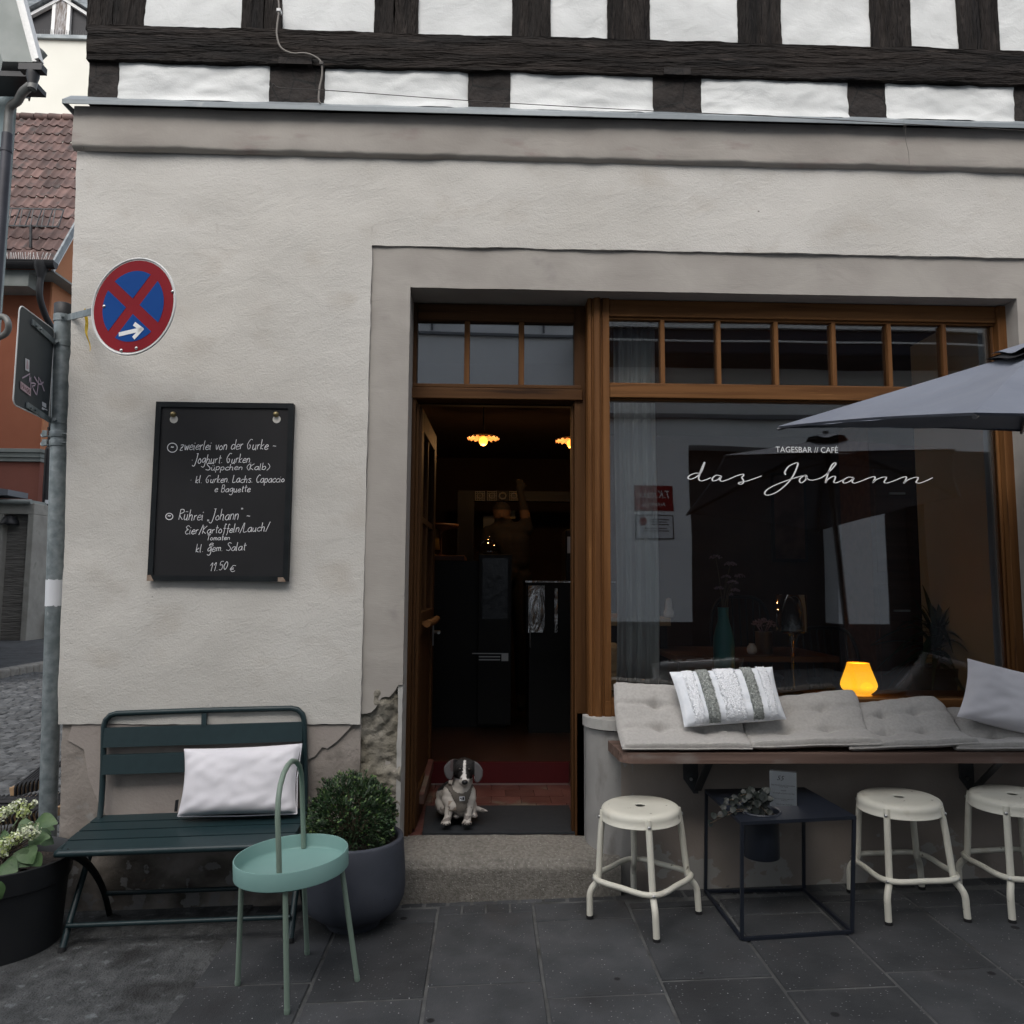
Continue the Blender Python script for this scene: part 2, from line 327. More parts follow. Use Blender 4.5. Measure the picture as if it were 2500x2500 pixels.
M['sign_blue'] = mat('sign_blue_film', (.001, .050, .235), (.002, .056, .25), 6, .55, spec=.12)
M['white_paint'] = mat('white_paint', (.78, .79, .79), rough=.5)
M['sign_edge'] = mat('sign_white_edge', (.62, .63, .62), (.70, .70, .69), 20, .5)
M['grey_back'] = mat('grey_sign_back', (.052, .062, .068), (.066, .076, .082), 4, .55)
M['board'] = mat('chalkboard', (.006, .006, .0075), (.009, .009, .011), 5, .7, [('n', 60, .08, .001)])
M['board_frame'] = mat('board_black_frame', (.006, .008, .010), (.012, .015, .017), 9, .6, [('n', 20, .2, .002, (3, 3, 1))], spec=.2)
M['chip'] = mat('chipped_brown_wood', (.20, .14, .10), (.30, .23, .18), 40, .8)
M['chalk'] = mat('chalk_white', (.74, .74, .76), rough=.9)
M['brass'] = mat('aged_brass', (.25, .20, .10), (.34, .28, .15), 30, .4, metal=.8)
M['parasol'] = mat('grey_blue_parasol_cloth', (.145, .162, .205), (.17, .188, .232), 4, .75, [('n', 5, .4, .012, (1, 1, 1), 1), ('n', 22, .2, .004)], sheen=.1)
M['parasol_dark'] = mat('black_parasol_vent', (.012, .012, .014), rough=.8)
M['pole_metal'] = mat('grey_pole_metal', (.12, .12, .13), rough=.4, metal=.6)
M['win_glass'] = glass('shop_glass', .115, (.97, .98, .98), .012, .07)
M['trans_glass'] = glass('transom_glass', .22, (.55, .56, .57), .012, .10)
M['clear_glass'] = glass('clear_glass', .05, (.93, .94, .94))
M['vase'] = mat('teal_glaze', (.07, .27, .255), (.08, .30, .28), 6, .3)
M['dry_flower'] = mat('dried_mauve_flower', (.40, .25, .28), (.60, .42, .45), 60, .9, [('n', 120, .8, .01)], rnd=.3)
M['dry_stem'] = mat('dried_stem', (.20, .14, .08), rough=.9)
M['dark_leaf'] = mat('dark_strap_leaf', (.018, .055, .035), (.035, .085, .052), 6, .4, rnd=.3)
M['ivy'] = mat('dark_trailing_leaf', (.008, .012, .010), (.018, .023, .019), 30, .5, rnd=.35)
M['pale_wood'] = mat('pale_wood', (.36, .25, .13), (.46, .33, .18), 6, .6, [('n', 20, .2, .002, (1, 5, 5))], stretch=(.3, 4, 4))
M['chairwood'] = mat('light_chair_wood', (.30, .19, .10), (.42, .28, .16), 6, .6, stretch=(.4, 3, 3))
M['cord'] = mat('black_cord', (.010, .010, .012), rough=.7)
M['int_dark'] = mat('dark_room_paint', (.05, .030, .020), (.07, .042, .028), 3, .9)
M['int_grey'] = mat('room_reveal_paint', (.52, .56, .57), (.58, .62, .63), 3, .9)
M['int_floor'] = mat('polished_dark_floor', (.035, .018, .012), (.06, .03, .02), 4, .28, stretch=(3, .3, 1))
M['red_tile'] = mat('red_floor_tile', (.075, .022, .018), (.12, .048, .04), 7, .6, [('n', 40, .3, .004)], [((.14, .11, .085), 'n', 4, .6, .66), ((.34, .30, .27), 'n', 30, .72, .76)], rnd=.2)
M['red_riser'] = mat('red_step_edge', (.060, .003, .005), (.075, .004, .006), 4, .55)
M['curtain'] = mat('sheer_curtain', (.78, .78, .74), (.84, .84, .80), 3, .9, trans=0)
M['dark_wood'] = mat('dark_table_wood', (.11, .055, .03), (.17, .085, .05), 5, .5, stretch=(.2, 4, 4))
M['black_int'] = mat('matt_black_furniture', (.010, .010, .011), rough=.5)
M['orange_wall'] = mat('orange_render', (.46, .195, .10), (.52, .23, .12), 1.2, .9, [('n', 30, .2, .01)])
M['orange_shaded'] = mat('shaded_orange_render', (.30, .10, .055), (.34, .12, .066), 1.0, .9, [('n', 30, .2, .01)])  # orange render again, darkened in colour for the shade under the eaves
M['red_lower'] = mat('red_brown_plinth_render', (.21, .075, .055), (.25, .09, .066), 1.0, .9)
M['tile'] = mat('clay_roof_tile', (.080, .050, .046), (.135, .082, .072), 2.5, .75, [('n', 10, .3, .02)], [((.06, .05, .048), 'n', 3, .55, .7)], rnd=.35)
M['black_pipe'] = mat('black_downpipe', (.010, .010, .012), (.018, .018, .020), 3, .45)
M['brown_pipe'] = mat('dark_grey_downpipe', (.022, .022, .028), (.034, .034, .042), 3, .4, metal=.3)
M['grey_pipe'] = mat('weathered_zinc_pipe', (.11, .11, .105), (.16, .16, .155), 4, .5, metal=.3)
M['blue_wall'] = mat('blue_grey_render', (.24, .30, .32), (.30, .36, .38), 1.5, .9, [('n', 25, .4, .02)])
M['white_wall'] = mat('cream_white_render', (.70, .695, .63), (.74, .735, .67), .6, .9)
M['cornice'] = mat('grey_cornice_paint', (.20, .22, .21), (.26, .28, .27), 2, .7)
M['board_conc'] = mat('board_marked_concrete', (.14, .13, .12), (.24, .225, .205), 3, .9, [('n', 6, .9, .05, (.5, 1, 5))], [((.07, .065, .06), 'n', 3, .58, .7, (.6, 1, 6))], stretch=(.5, 1, 6))
M['conc'] = mat('grey_concrete', (.24, .23, .21), (.33, .32, .29), 2, .9, [('n', 12, .4, .02)], [((.15, .145, .13), 'n', 2, .58, .7)])
M['opp_wall'] = mat('opposite_white_render', (.72, .74, .76), (.78, .80, .82), .8, .85)
M['opp_dark'] = mat('opposite_dark_shopfront', (.02, .02, .024), rough=.6)
M['opp_line'] = mat('opposite_grey_moulding', (.16, .17, .19), rough=.7)
M['navy'] = mat('navy_awning_cloth', (.012, .016, .028), rough=.8)
M['paper'] = mat('white_paper', (.62, .64, .68), (.68, .70, .73), 6, .7)
M['ink'] = mat('dark_ink', (.02, .02, .03), rough=.8)
M['cable'] = mat('grey_cable', (.22, .20, .18), rough=.6)
M['cable_d'] = mat('dark_cable', (.05, .045, .042), rough=.6)
M['yellow'] = mat('yellow_tape', (.55, .37, .03), rough=.6)
M['iron'] = mat('dull_bracket_iron', (.04, .042, .045), (.07, .072, .075), 9, .5, metal=.4)
# ================================================================ THE SETTING: ground
def gh(x): return SL*max(-5., min(9., x))
mb = MB()
mb.grid(lambda u, v: Vector(((-60+120*u), -60+140*v, gh(-60+120*u)-.03)), 60, 2, 0, False)
tag(build(mb, 'ground', M['asphalt']), kind='structure')
rnd = random.Random(3)
mb = MB()
mb.grid(lambda u, v: Vector((-1.045+8.1*u, -3.3+3.3*v, gh(-1.12+8.1*u)-.0035)), 20, 4, 1, False)
xs = [-1.035, -.61, -.20, .21, .62, 1.02, 1.412, 1.825, 2.25, 2.66, 3.07, 3.48, 3.9, 4.3, 4.7, 5.1, 5.5, 5.9, 6.3, 6.7]
first = {0: [-.14, -.685], 1: [-.10, -.242, -.819], 2: [-.171, -.745], 3: [-.10, -.271, -.853], 4: [-.13, -.19, -.776], 5: [-.12, -.29, -.872], 6: [-.13, -.20, -.781], 7: [-.13, -.28, -.861]}
def slab_box(x0, x1, y0, y1, dz=0.):
    q = []
    for x, y in ((x0, y0), (x1, y0), (x1, y1), (x0, y1)): q.append(Vector((x+rnd.uniform(-.002, .002), y+rnd.uniform(-.003, .003), gh(x)+dz+rnd.uniform(-.0015, .0015))))
    e = .006
    c = sum(q, Vector())/4
    t = [p+(c-p).normalized()*e for p in q]
    b = [Vector((p.x, p.y, p.z-.004)) for p in q]; d = [Vector((p.x, p.y, p.z-.03)) for p in q]
    mb.add(t+b+d, [(0, 1, 2, 3)]+[(i+4, (i+1) % 4+4, (i+1) % 4, i) for i in range(4)]+[(i+8, (i+1) % 4+8, (i+1) % 4+4, i+4) for i in range(4)], 0)
for i in range(len(xs)-1):
    ys = first.get(i, [-.13, -.2-.5*rnd.random()])[:]
    while ys[-1] > -3.1: ys.append(ys[-1]-(.575 if rnd.random() < .8 else .42))
    for a, b in zip(ys, ys[1:]): slab_box(xs[i]+.006, xs[i+1]-.006, b+.006, a-.006)
# small setts against the walls
for i in range(70):
    x = -1.0+i*.105; slab_box(x+.004, x+.100, -.075-.008*rnd.random(), -.012, -.004)
for i in range(4):
    x = -.20+i*.103; slab_box(x+.004, x+.099, -.168, -.082, -.003)
tag(build(mb, 'pavement', [M['slab'], M['joint']]), kind='structure')
mb = MB()
mb.grid(lambda u, v: Vector((-4.4+3.372*u, -3.3+3.6*v, gh(-4.4+3.37*u)+.000+.005*N((u*9, v*11, 0), 1)*(1 if u < .97 else 0))), 60, 60, 0, True)
tag(build(mb, 'rough_pavement', M['rough_ground']), kind='structure')
# cobbled alley
mb = MB(); rc = random.Random(5)
mb.grid(lambda u, v: Vector((-9+7.05*u, .3+9.6*v, gh(-9+7.05*u)-.018)), 10, 4, 1, False)
yy = .34
while yy < 9.7:
    xx = -8.6+rc.uniform(0, .1); rh = .10+.03*rc.random()
    while xx < -2.08:
        ww = .11+.06*rc.random(); a = rc.uniform(-.1, .1); h = gh(xx)+rc.uniform(-.006, .006)
        cx, cy = xx+ww/2, yy+rh/2+rc.uniform(-.008, .008)
        def P2(u, v, z): return (cx+(u*math.cos(a)-v*math.sin(a)), cy+(u*math.sin(a)+v*math.cos(a)), z)
        hw, hh = ww/2-.006, rh/2-.006
        vs = [P2(i*hw, j*hh, h-.02) for i, j in ((-1, -1), (1, -1), (1, 1), (-1, 1))]+[P2(i*hw*.96, j*hh*.96, h-.004) for i, j in ((-1, -1), (1, -1), (1, 1), (-1, 1))]+[P2(i*hw*.7, j*hh*.65, h+.006+rc.uniform(-.002, .003)) for i, j in ((-1, -1), (1, -1), (1, 1), (-1, 1))]
        mb.add(vs, [(8, 9, 10, 11)]+[(o+i, o+(i+1) % 4, o+4+(i+1) % 4, o+4+i) for o in (0, 4) for i in range(4)], 0)
        xx += ww
    yy += rh
tag(build(mb, 'cobbled_alley', [M['cobble'], M['cobble_bed']]), kind='structure')
k0, k1 = at(-160, 1690, 7.6), at(140, 1604, 10.6)
zk = -.153+.12
k0.z = k1.z = zk
mb = MB(); n_ = 14
kp = [Vector((k0.x+(k1.x-k0.x)*i/n_, k0.y+(k1.y-k0.y)*i/n_+.25*math.sin(math.pi*i/n_)**2, zk)) for i in range(n_+1)]+[Vector((k1.x+.5, k1.y+.9, zk)), Vector((k1.x+.7, k1.y+2.2, zk)), Vector((k1.x+.75, k1.y+8, zk))]
for i, (a, b) in enumerate(zip(kp, kp[1:])): mb.beam(a+Vector((0, 0, -.1)), b+Vector((0, 0, -.1)), .22, .22, m=0)
tag(build(mb, 'kerb', M['kerb'], bevel=.03), kind='structure')
mb = MB()
poly = [p+Vector((.0, .1, -.004)) for p in kp]+[Vector((-16, 19, zk-.004)), Vector((-16, k0.y, zk-.004))]
mb.prism(poly, (0, 0, -.05), 0)
tag(build(mb, 'far_sidewalk', M['slab']), kind='structure')

# ================================================================ THE CAFE HOUSE
H = thing('half_timbered_house', 'half timbered corner house with beige plastered ground floor and cafe shopfront', 'house', (-1.95, .3, 0))
def xl(z): return -1.90-.0272*z
XR = 5.2
mb = MB(); yw = -.012
mb.slab(-2, -.571, .757, 3.49, yw, .3, 70, 120, .010, 1.6, .004, xl=xl)
mb.slab(-.573, XR, 3.018, 3.49, yw-.0005, .3, 160, 30, .009, 1.6, .004, seed=0)
mb.slab(2.66, XR, 0, 3.02, yw+.004, .3, 30, 40, .008, 1.6, 0, seed=4)
mb.box(-1.885, -1.80, .25, 8, -.1, 3.4)
mb.box(-1.88, 5.2, 7.9, 8, -.1, 6)
build(mb, 'wall', M['plaster'], H)
mb = MB()
mb.slab(-2, -.571, -.2, .764, .004, .3, 60, 40, .008, 3, .004, xl=lambda z: -1.885-.03*z)
build(mb, 'plinth', M['plinth'], H)
# thin coat of paint still holding on to the plinth, with a broken lower edge
q = [(178, 1768), (560, 1768), (745, 1770), (862, 1771), (822, 1812), (800, 1828), (788, 1826), (768, 1846), (745, 1858), (726, 1880), (706, 1900), (690, 1950), (640, 1985), (560, 1992), (470, 2010), (380, 2003), (330, 2030), (270, 2010), (240, 1960), (215, 1900), (205, 1830), (165, 1806)]
mb = MB(); mb.prism([at(x, y, -.006)+Vector((.006*N((x*.03, y*.03, 1)), 0, .008*N((x*.04, y*.04, 5)))) for x, y in q], (0, .012, 0)); build(mb, 'plinth_paint', M['pinkplinth'], H)
# painted surround of door and window; at its foot the paint has fallen off the stone
mb = MB()
mb.slab(-.570, -.384, .93, 3.016, 0, .05, 10, 100, .004, 3, .0015)
mb.slab(-.5705, 2.602, 2.816, 3.0165, .0005, .05, 90, 8, .004, 3, .0015)
mb.slab(2.602, 2.70, -.1, 3.016, .001, .05, 6, 60, .004, 3, .0015)
crk = [(-.572, .80), (-.545, .803), (-.525, .808), (-.508, .824), (-.494, .846), (-.488, .862), (-.478, .874), (-.462, .878), (-.444, .876), (-.43, .892), (-.418, .905), (-.408, .925), (-.398, .955), (-.392, .99)]
mb.prism([Vector((x, 0.001, z)) for x, z in crk]+[Vector((-.3845, .001, 1.05)), Vector((-.3845, .001, 1.2)), Vector((-.572, .001, 1.2))], (0, .03, 0))
# reveals and soffit of the opening
mb.box(-.46, -.385, .03, .30, .2, 2.815); mb.box(-.46, 2.68, .032, .30, 2.8155, 2.95); mb.box(2.603, 2.70, .03, .5, .2, 2.8155)
build(mb, 'surround', M['trim'], H)
mb = MB(); mb.slab(-.574, -.386, -.2, 1.06, .018, .2, 40, 160, .030, 9, .002)
build(mb, 'bare_stone', M['stone'], H)
mb = MB(); mb.slab(-.405, -.3845, .2, 1.02, .006, .1, 3, 60, .003, 9, .003)
build(mb, 'mortar_fillet', M['sill'], H)
# cornice band and zinc flashing
mb = MB()
zt = lambda x: 3.70
def band(u, v):
    x = -2.012+.008*(1 if u == 0 else 0)+(XR+2.012)*u
    wob = .007*N((x*3, 0, 2))+.005*N((x*11, 0, 5))
    prof = [(-.014, 3.455), (-.030, 3.460), (-.0395, 3.467), (-.042, 3.485), (-.042, 3.55), (-.041, 3.61), (-.040, 3.668)]
    i = min(int(v*6+1e-6), 5); t = v*6-i
    y = prof[i][0]*(1-t)+prof[i+1][0]*t; z = prof[i][1]*(1-t)+prof[i+1][1]*t
    return Vector((x, y+.006*N((x*2, z*5, 0))+.003*N((x*9, z*9, 3)), z+wob*(1 if 0 < v < .6 else .2)))
mb.grid(band, 220, 12, 0, True)
mb.grid(lambda u, v: Vector((-2.004+.05*(1-v) if v < .2 else -2.004, -.040+.3*u, 3.455+.21*v)), 6, 6, 0, False, True)
build(mb, 'cornice_band', M['band'], H)
mb = MB()
zf = at(148, 241, -.085).z
mb.prism([Vector((-2.035, -.085, zf)), Vector((-2.035, -.085, zf-.022)), Vector((-2.035, -.081, zf-.022)), Vector((-2.035, -.081, zf-.004)), Vector((-2.035, -.02, zf+.052)), Vector((-2.035, -.02, zf+.06))], (XR+2.035, 0, 0))
mb.prism([Vector((-2.037, -.086, zf)), Vector((-2.037, -.086, zf-.023)), Vector((-2.0, .2, zf-.05)), Vector((-2.0, .2, zf))], (.004, 0, 0))
for x in (-.02+.35, 2.02): mb.box(x, x+.16, -.0865, -.0835, zf-.0215, zf+.001)
build(mb, 'zinc_flashing', M['zinc'], H)
mb = MB(); mb.box(-1.99, XR, -.034, .2, 3.60, zf-.01); build(mb, 'cornice_core', M['band'], H)
# timber frame of the upper storey
zb0 = lambda x: (at(1000, 140*1.294, -.06).z if 0 else 0)
bt0, bb0 = at(211, 58, -.06).z, at(211, 103, -.06).z
def bz(px, y1932): return atd(px, y1932, -.06).z
mb = MB(); mb.slab(-1.952, XR, 3.897, 4.075, -.062, .2, 260, 10, .009, 2.2, .007, az=3, ax=.7)
build(mb, 'beam', M['timber_h'], H)
px_p = [(163, 272), (455, 532), (706, 790), (966, 1039), (1146, 1226), (1392, 1474), (1642, 1719), (1807, 1884)]
posts = [(atd(a, 30, -.045).x, atd(b, 30, -.045).x) for a, b in px_p]
posts += [(3.0, 3.22), (3.62, 3.84), (4.2, 4.42), (4.8, 5.0)]
for i, (a, b) in enumerate(posts):
    mb = MB()
    if i in (0, 1, 2, 7):
        c = a+(b-a)*(.45+.1*(i % 2)); mb.slab(a, c-.002, 4.06, 5.6, -.046, .15, 8, 60, .007, 3, .004, seed=i, ax=3, az=.6); mb.slab(c+.002, b, 4.06, 5.6, -.042, .15, 8, 60, .007, 3, .004, seed=i+.5, ax=3, az=.6)
    else: mb.slab(a, b, 4.06, 5.6, -.045, .15, 12, 60, .008, 3, .005, seed=i, ax=3, az=.6)
    build(mb, 'post', M['timber_v'], H)
for i in range(len(posts)-1):
    mb = MB(); mb.slab(posts[i][1]-.004, posts[i+1][0]+.004, 4.062, 5.6, -.036, .15, 26, 50, .010, 4, .007, seed=i+20)
    build(mb, 'infill_panel', M['infill'], H)
jx = [(163, 222), (507, 613), (883, 963), (1232, 1324), (1600, 1671)]
js = [(atd(a, 165, -.04).x, atd(b, 165, -.04).x) for a, b in jx]+[(2.62, 2.82), (3.4, 3.6), (4.2, 4.4)]
js[0] = (-1.948, js[0][1])
posts[0] = (-1.95, posts[0][1])
for i, (a, b) in enumerate(js):
    mb = MB(); mb.slab(a, b, 3.69, 3.90, -.036, .2, 16, 14, .006, 8, .004, seed=i)
    if i in (1, 3): mb.slab(a+.05, b-.06, 3.897, 3.93, -.066, .05, 6, 3, .002, 8, .002, seed=i)
    build(mb, 'joist_end', M['timber_e'], H)
for i in range(len(js)-1):
    a, b = js[i][1], js[i+1][0]
    mb = MB()
    def fn(u, v, a=a, b=b, i=i):
        x = a-.002+(b-a+.004)*u; z = 3.70+.203*v
        if v == 1.: z += .006*N((x*6, i, 0))+.004*N((x*19, i, 2))
        if u in (0., 1.): x += .005*N((z*15, u, i))
        edge = min(u*(b-a), (1-u)*(b-a), .05)/.05
        bel = -.018*max(0, 1-v*5.5)*(.6+.8*N((x*2.5, i, 0)))      # plaster lip at the foot
        y = -.034-.010*min(1, edge)**.5*min(1, (1-v)*6)**.5+bel+.010*N((x*5, z*9, i))+.005*N((x*15, z*24, i))
        return Vector((x, y, z))
    mb.grid(fn, 60, 16, 0, True); build(mb, 'infill_panel', M['infill'], H)
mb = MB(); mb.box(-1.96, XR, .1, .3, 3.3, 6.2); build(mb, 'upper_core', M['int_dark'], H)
# ---------------- shop window
YW = .10
def pbox(mb, x0, x1, z0, z1, y0, y1, m=0): mb.box(x0, x1, y0, y1, z0, z1, m)
zt_, zr1, zr0, zg0, zs0 = 2.722, 2.388, 2.313, .858, .775
mb = MB()
pbox(mb, .593, 2.560, zt_+.004, 2.812, YW, YW+.08); pbox(mb, .593, 2.560, zr0, zr1, YW-.006, YW+.08); pbox(mb, .593, 2.56, zs0, zg0, YW-.012, YW+.09)
pbox(mb, .593, 2.56, zt_-.008, zt_+.0035, YW+.012, YW+.07); pbox(mb, .593, 2.56, zr0-.009, zr0-.0005, YW+.012, YW+.07)
pbox(mb, 2.5605, 2.640, zs0, 2.81, YW-.014, YW+.09, 1); pbox(mb, 2.545, 2.560, zg0, zr0-.009, YW+.02, YW+.07, 1); pbox(mb, 2.545, 2.560, zr1, zt_-.008, YW+.02, YW+.07, 1)
win = build(mb, 'shop_window', [M['oak_h'], M['oak_v']], H, bevel=.004)
for px in (1251, 1357, 1466, 1575, 1680, 1784):
    x = atd(px, 660, YW).x; mb = MB(); pbox(mb, x-.011, x+.011, zr1, zt_-.008, YW+.004, YW+.06); build(mb, 'glazing_bar', M['oak_v'], win, bevel=.004)
mb = MB(); mb.box(.594, 2.545, YW+.030, YW+.036, zg0-.002, zr0); build(mb, 'window_pane', M['win_glass'], win)
mb = MB(); mb.box(.594, 2.545, YW+.030, YW+.036, zr1-.001, zt_); build(mb, 'upper_pane', M['win_glass'], win)
# profiled post between door and window
mb = MB()
zc0, zc1 = .765, 2.815
xa = .487
prof = [(xa, .20), (xa, .105), (xa+.008, .095), (xa+.016, .095), (xa+.020, .103), (xa+.026, .103), (xa+.030, .088), (xa+.052, .082), (xa+.060, .088), (xa+.064, .10), (xa+.070, .10), (xa+.074, .090), (xa+.1055, .090), (xa+.1055, .20)]
mb.prism([Vector((x, y, zc0)) for x, y in prof], (0, 0, zc1-zc0))
build(mb, 'profiled_post', M['oak_v'], win, bevel=.0015)
mb = MB(); pbox(mb, .5605, .5925, zc0, .845, .087, .09); build(mb, 'post_foot', M['oak_h'], win, bevel=.002)
# lettering on the glass
def text_mesh(s, size=1., italic=0., xs_=1.):
    c = bpy.data.curves.new('t', 'FONT'); c.body = s; c.size = size; c.shear = italic; c.resolution_u = 3
    o = bpy.data.objects.new('t', c); COL.objects.link(o)
    dg = bpy.context.evaluated_depsgraph_get(); me = o.evaluated_get(dg).to_mesh()
    vs = [(v.co.x*xs_, v.co.y) for v in me.vertices]; fs = [tuple(p.vertices) for p in me.polygons]
    bpy.data.objects.remove(o); bpy.data.curves.remove(c); return vs, fs
def put_text(mb, s, fn, size=1., italic=0., width=None, m=0, center=False, bold=0):
    vs, fs = text_mesh(s, size, italic)
    x0 = min(v[0] for v in vs); x1 = max(v[0] for v in vs)
    k = width/(x1-x0) if width else 1.
    off = -(x1-x0)*k/2 if center else 0
    mb.add([fn((v[0]-x0)*k+off, v[1]) for v in vs], fs, m)
YG = YW+.0285
let = MB()
a, b = at(1894, 1104, YG), at(2046, 1104, YG)
hcap = at(1894, 1090, YG).z-a.z
put_text(let, 'TAGESBAR // CAF\u00c9', lambda x, z: Vector((a.x+x, YG, a.z+z)), hcap/.70, 0, b.x-a.x)
strokes = [
 [(480, 838), (455, 838), (430, 848), (423, 860), (437, 864), (462, 853), (482, 832), (495, 797), (497, 789), (488, 808), (475, 843), (471, 862), (480, 872), (500, 868), (525, 858)],
 [(572, 850), (550, 847), (533, 860), (535, 872), (556, 867), (573, 851), (566, 866), (575, 874), (600, 867), (640, 850), (668, 842), (672, 848), (665, 857), (672, 872), (668, 884), (656, 887), (653, 880), (690, 872), (720, 862), (753, 850)],
 [(862, 845), (858, 832), (874, 808), (900, 794), (916, 793), (908, 822), (890, 857), (860, 892), (820, 923), (785, 936), (768, 931), (775, 914), (810, 893), (860, 873), (905, 858), (935, 850), (950, 848)],
 [(948, 847), (928, 860), (924, 874), (934, 880), (950, 868), (956, 852), (948, 846), (956, 860), (975, 869), (1005, 864), (1035, 850), (1066, 822), (1086, 797), (1082, 791), (1068, 803), (1052, 840), (1040, 880), (1048, 868), (1070, 853), (1084, 853), (1082, 866), (1078, 878), (1092, 880), (1122, 866)],
 [(1166, 857), (1142, 856), (1120, 870), (1124, 882), (1148, 875), (1168, 859), (1160, 875), (1171, 882), (1200, 873), (1238, 858), (1260, 853), (1262, 862), (1254, 880), (1266, 868), (1292, 857), (1311, 855), (1312, 862), (1304, 878), (1318, 881), (1350, 871), (1384, 857), (1402, 854), (1402, 864), (1392, 883), (1406, 870), (1432, 859), (1454, 856), (1455, 864), (1448, 879), (1464, 882), (1492, 872), (1522, 858)]]
for st in strokes:
    pts = crom([at(1450+x/1.84, 700+y/1.84, YG-.0005) for x, y in st], 6)
    rr = []
    for i, p in enumerate(pts):
        d = pts[min(i+1, len(pts)-1)]-pts[max(i-1, 0)]
        sl = abs(d.z)/(d.length+1e-9)
        rr.append(.0017+.0024*sl**1.5)
    # flat ribbon strokes
    vs = []; fs = []
    for i, p in enumerate(pts):
        d = (pts[min(i+1, len(pts)-1)]-pts[max(i-1, 0)]).normalized(); nn = Vector((-d.z, 0, d.x))
        vs += [p+nn*rr[i], p-nn*rr[i]]
    fs = [(2*i, 2*i+1, 2*i+3, 2*i+2) for i in range(len(pts)-1)]
    let.add(vs, fs)
tag(build(let, 'lettering', M['white_paint'], win), 'white window lettering reading TAGESBAR // CAFÉ das Johann')
# ---------------- parapet below the window, with a rounded corner beside the door
mb = MB()
mb.slab(.62, XR, -.1, .72, .004, .25, 120, 40, .006, 3, 0)
build(mb, 'parapet', M['plinth2'], H)
mb = MB()
rad = .15
def cor(u, v):
    t = u*1.55-.3
    if t < 0: x = .475; y = .154-t*.36
    elif t < 1: a_ = math.pi/2*t; x = .475+rad*(1-math.cos(a_)) ; y = .004+rad*(1-math.sin(a_))
    else: x = .475+rad+(t-1)*.2; y = .003
    z = .0+.72*v
    return Vector((x+.004*N((u*5, z*6, 0)), y-.002+.004*N((u*6, z*5, 3))+.002*N((u*20, z*20, 1)), z))
mb.grid(cor, 31, 40, 0, True); mb.add([(.474, .27, .0), (.474, .27, .77), (.474, .15, .77), (.474, .15, .72), (.474, .15, 0)], [(0, 1, 2, 3, 4)])
build(mb, 'parapet_corner', M['pillar'], H)
mb = MB()
out = [(.462, .16)]+[(.462+.16*(1-math.cos(math.pi/2*i/8)), -.022+.16*(1-math.sin(math.pi/2*i/8))) for i in range(9)]+[(XR, -.022), (XR, .16)]
mb.prism([Vector((x, y, .728)) for x, y in out], (0, 0, .046))
build(mb, 'sill_cap', M['sill'], H, bevel=.008)
# ---------------- doorway
YD = .19
mb = MB()
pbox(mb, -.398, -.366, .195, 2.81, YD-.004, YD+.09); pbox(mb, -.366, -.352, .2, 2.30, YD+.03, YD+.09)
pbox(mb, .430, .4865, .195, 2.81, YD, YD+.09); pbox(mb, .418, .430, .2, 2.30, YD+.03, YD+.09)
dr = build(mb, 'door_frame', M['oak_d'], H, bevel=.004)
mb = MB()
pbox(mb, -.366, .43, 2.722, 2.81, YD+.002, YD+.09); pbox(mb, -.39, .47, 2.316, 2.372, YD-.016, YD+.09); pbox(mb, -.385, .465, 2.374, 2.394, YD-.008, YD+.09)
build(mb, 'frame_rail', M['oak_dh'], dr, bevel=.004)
for px in (881, 984):
    x = atd(px, 660, YD).x; mb = MB(); pbox(mb, x-.014, x+.014, 2.394, 2.722, YD+.006, YD+.06); build(mb, 'glazing_bar', M['oak_v'], dr, bevel=.004)
mb = MB(); mb.box(-.366, .43, YD+.03, YD+.036, 2.394, 2.722); build(mb, 'transom_pane', M['trans_glass'], dr)
# the door leaf, folded back into the room
def L_(mb, y0, y1, z0, z1, t0=-.022, t1=.022): mb.box(t0, t1, y0, y1, z0, z1)
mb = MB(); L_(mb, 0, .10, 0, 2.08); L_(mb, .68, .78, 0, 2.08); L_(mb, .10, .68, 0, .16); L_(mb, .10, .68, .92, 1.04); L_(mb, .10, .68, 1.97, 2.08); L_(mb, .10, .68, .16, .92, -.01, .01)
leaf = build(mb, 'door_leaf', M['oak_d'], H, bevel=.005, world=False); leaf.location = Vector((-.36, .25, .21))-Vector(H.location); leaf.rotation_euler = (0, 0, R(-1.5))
mb = MB(); L_(mb, .10, .68, 1.04, 1.97, -.003, .003); build(mb, 'leaf_glass', M['clear_glass'], leaf, world=False)
mb = MB(); L_(mb, .37, .40, 1.04, 1.97, -.016, .016); L_(mb, .1, .68, 1.5, 1.53, -.0155, .0155); build(mb, 'glazing_bar', M['oak_d'], leaf, world=False)
mb = MB(); mb.tube([(.05, .12, .98), (.055, .4, .975), (.05, .66, .98)], .02, 8); L_(mb, .14, .17, .97, .99, .02, .05); L_(mb, .6, .63, .97, .99, .02, .05); build(mb, 'push_bar', M['oak_h'], leaf, world=False)
mb = MB(); mb.tube([(.02, .73, .90), (.06, .73, .90), (.062, .65, .90)], .009, 8); mb.box(.022, .027, .715, .745, .82, .95); build(mb, 'handle', M['steel'], leaf, world=False)
mb = MB(); mb.beam((.03, .16, .10), (.03, .66, .16), .03, .05); build(mb, 'kick_strip', M['red_tile'], leaf, world=False)
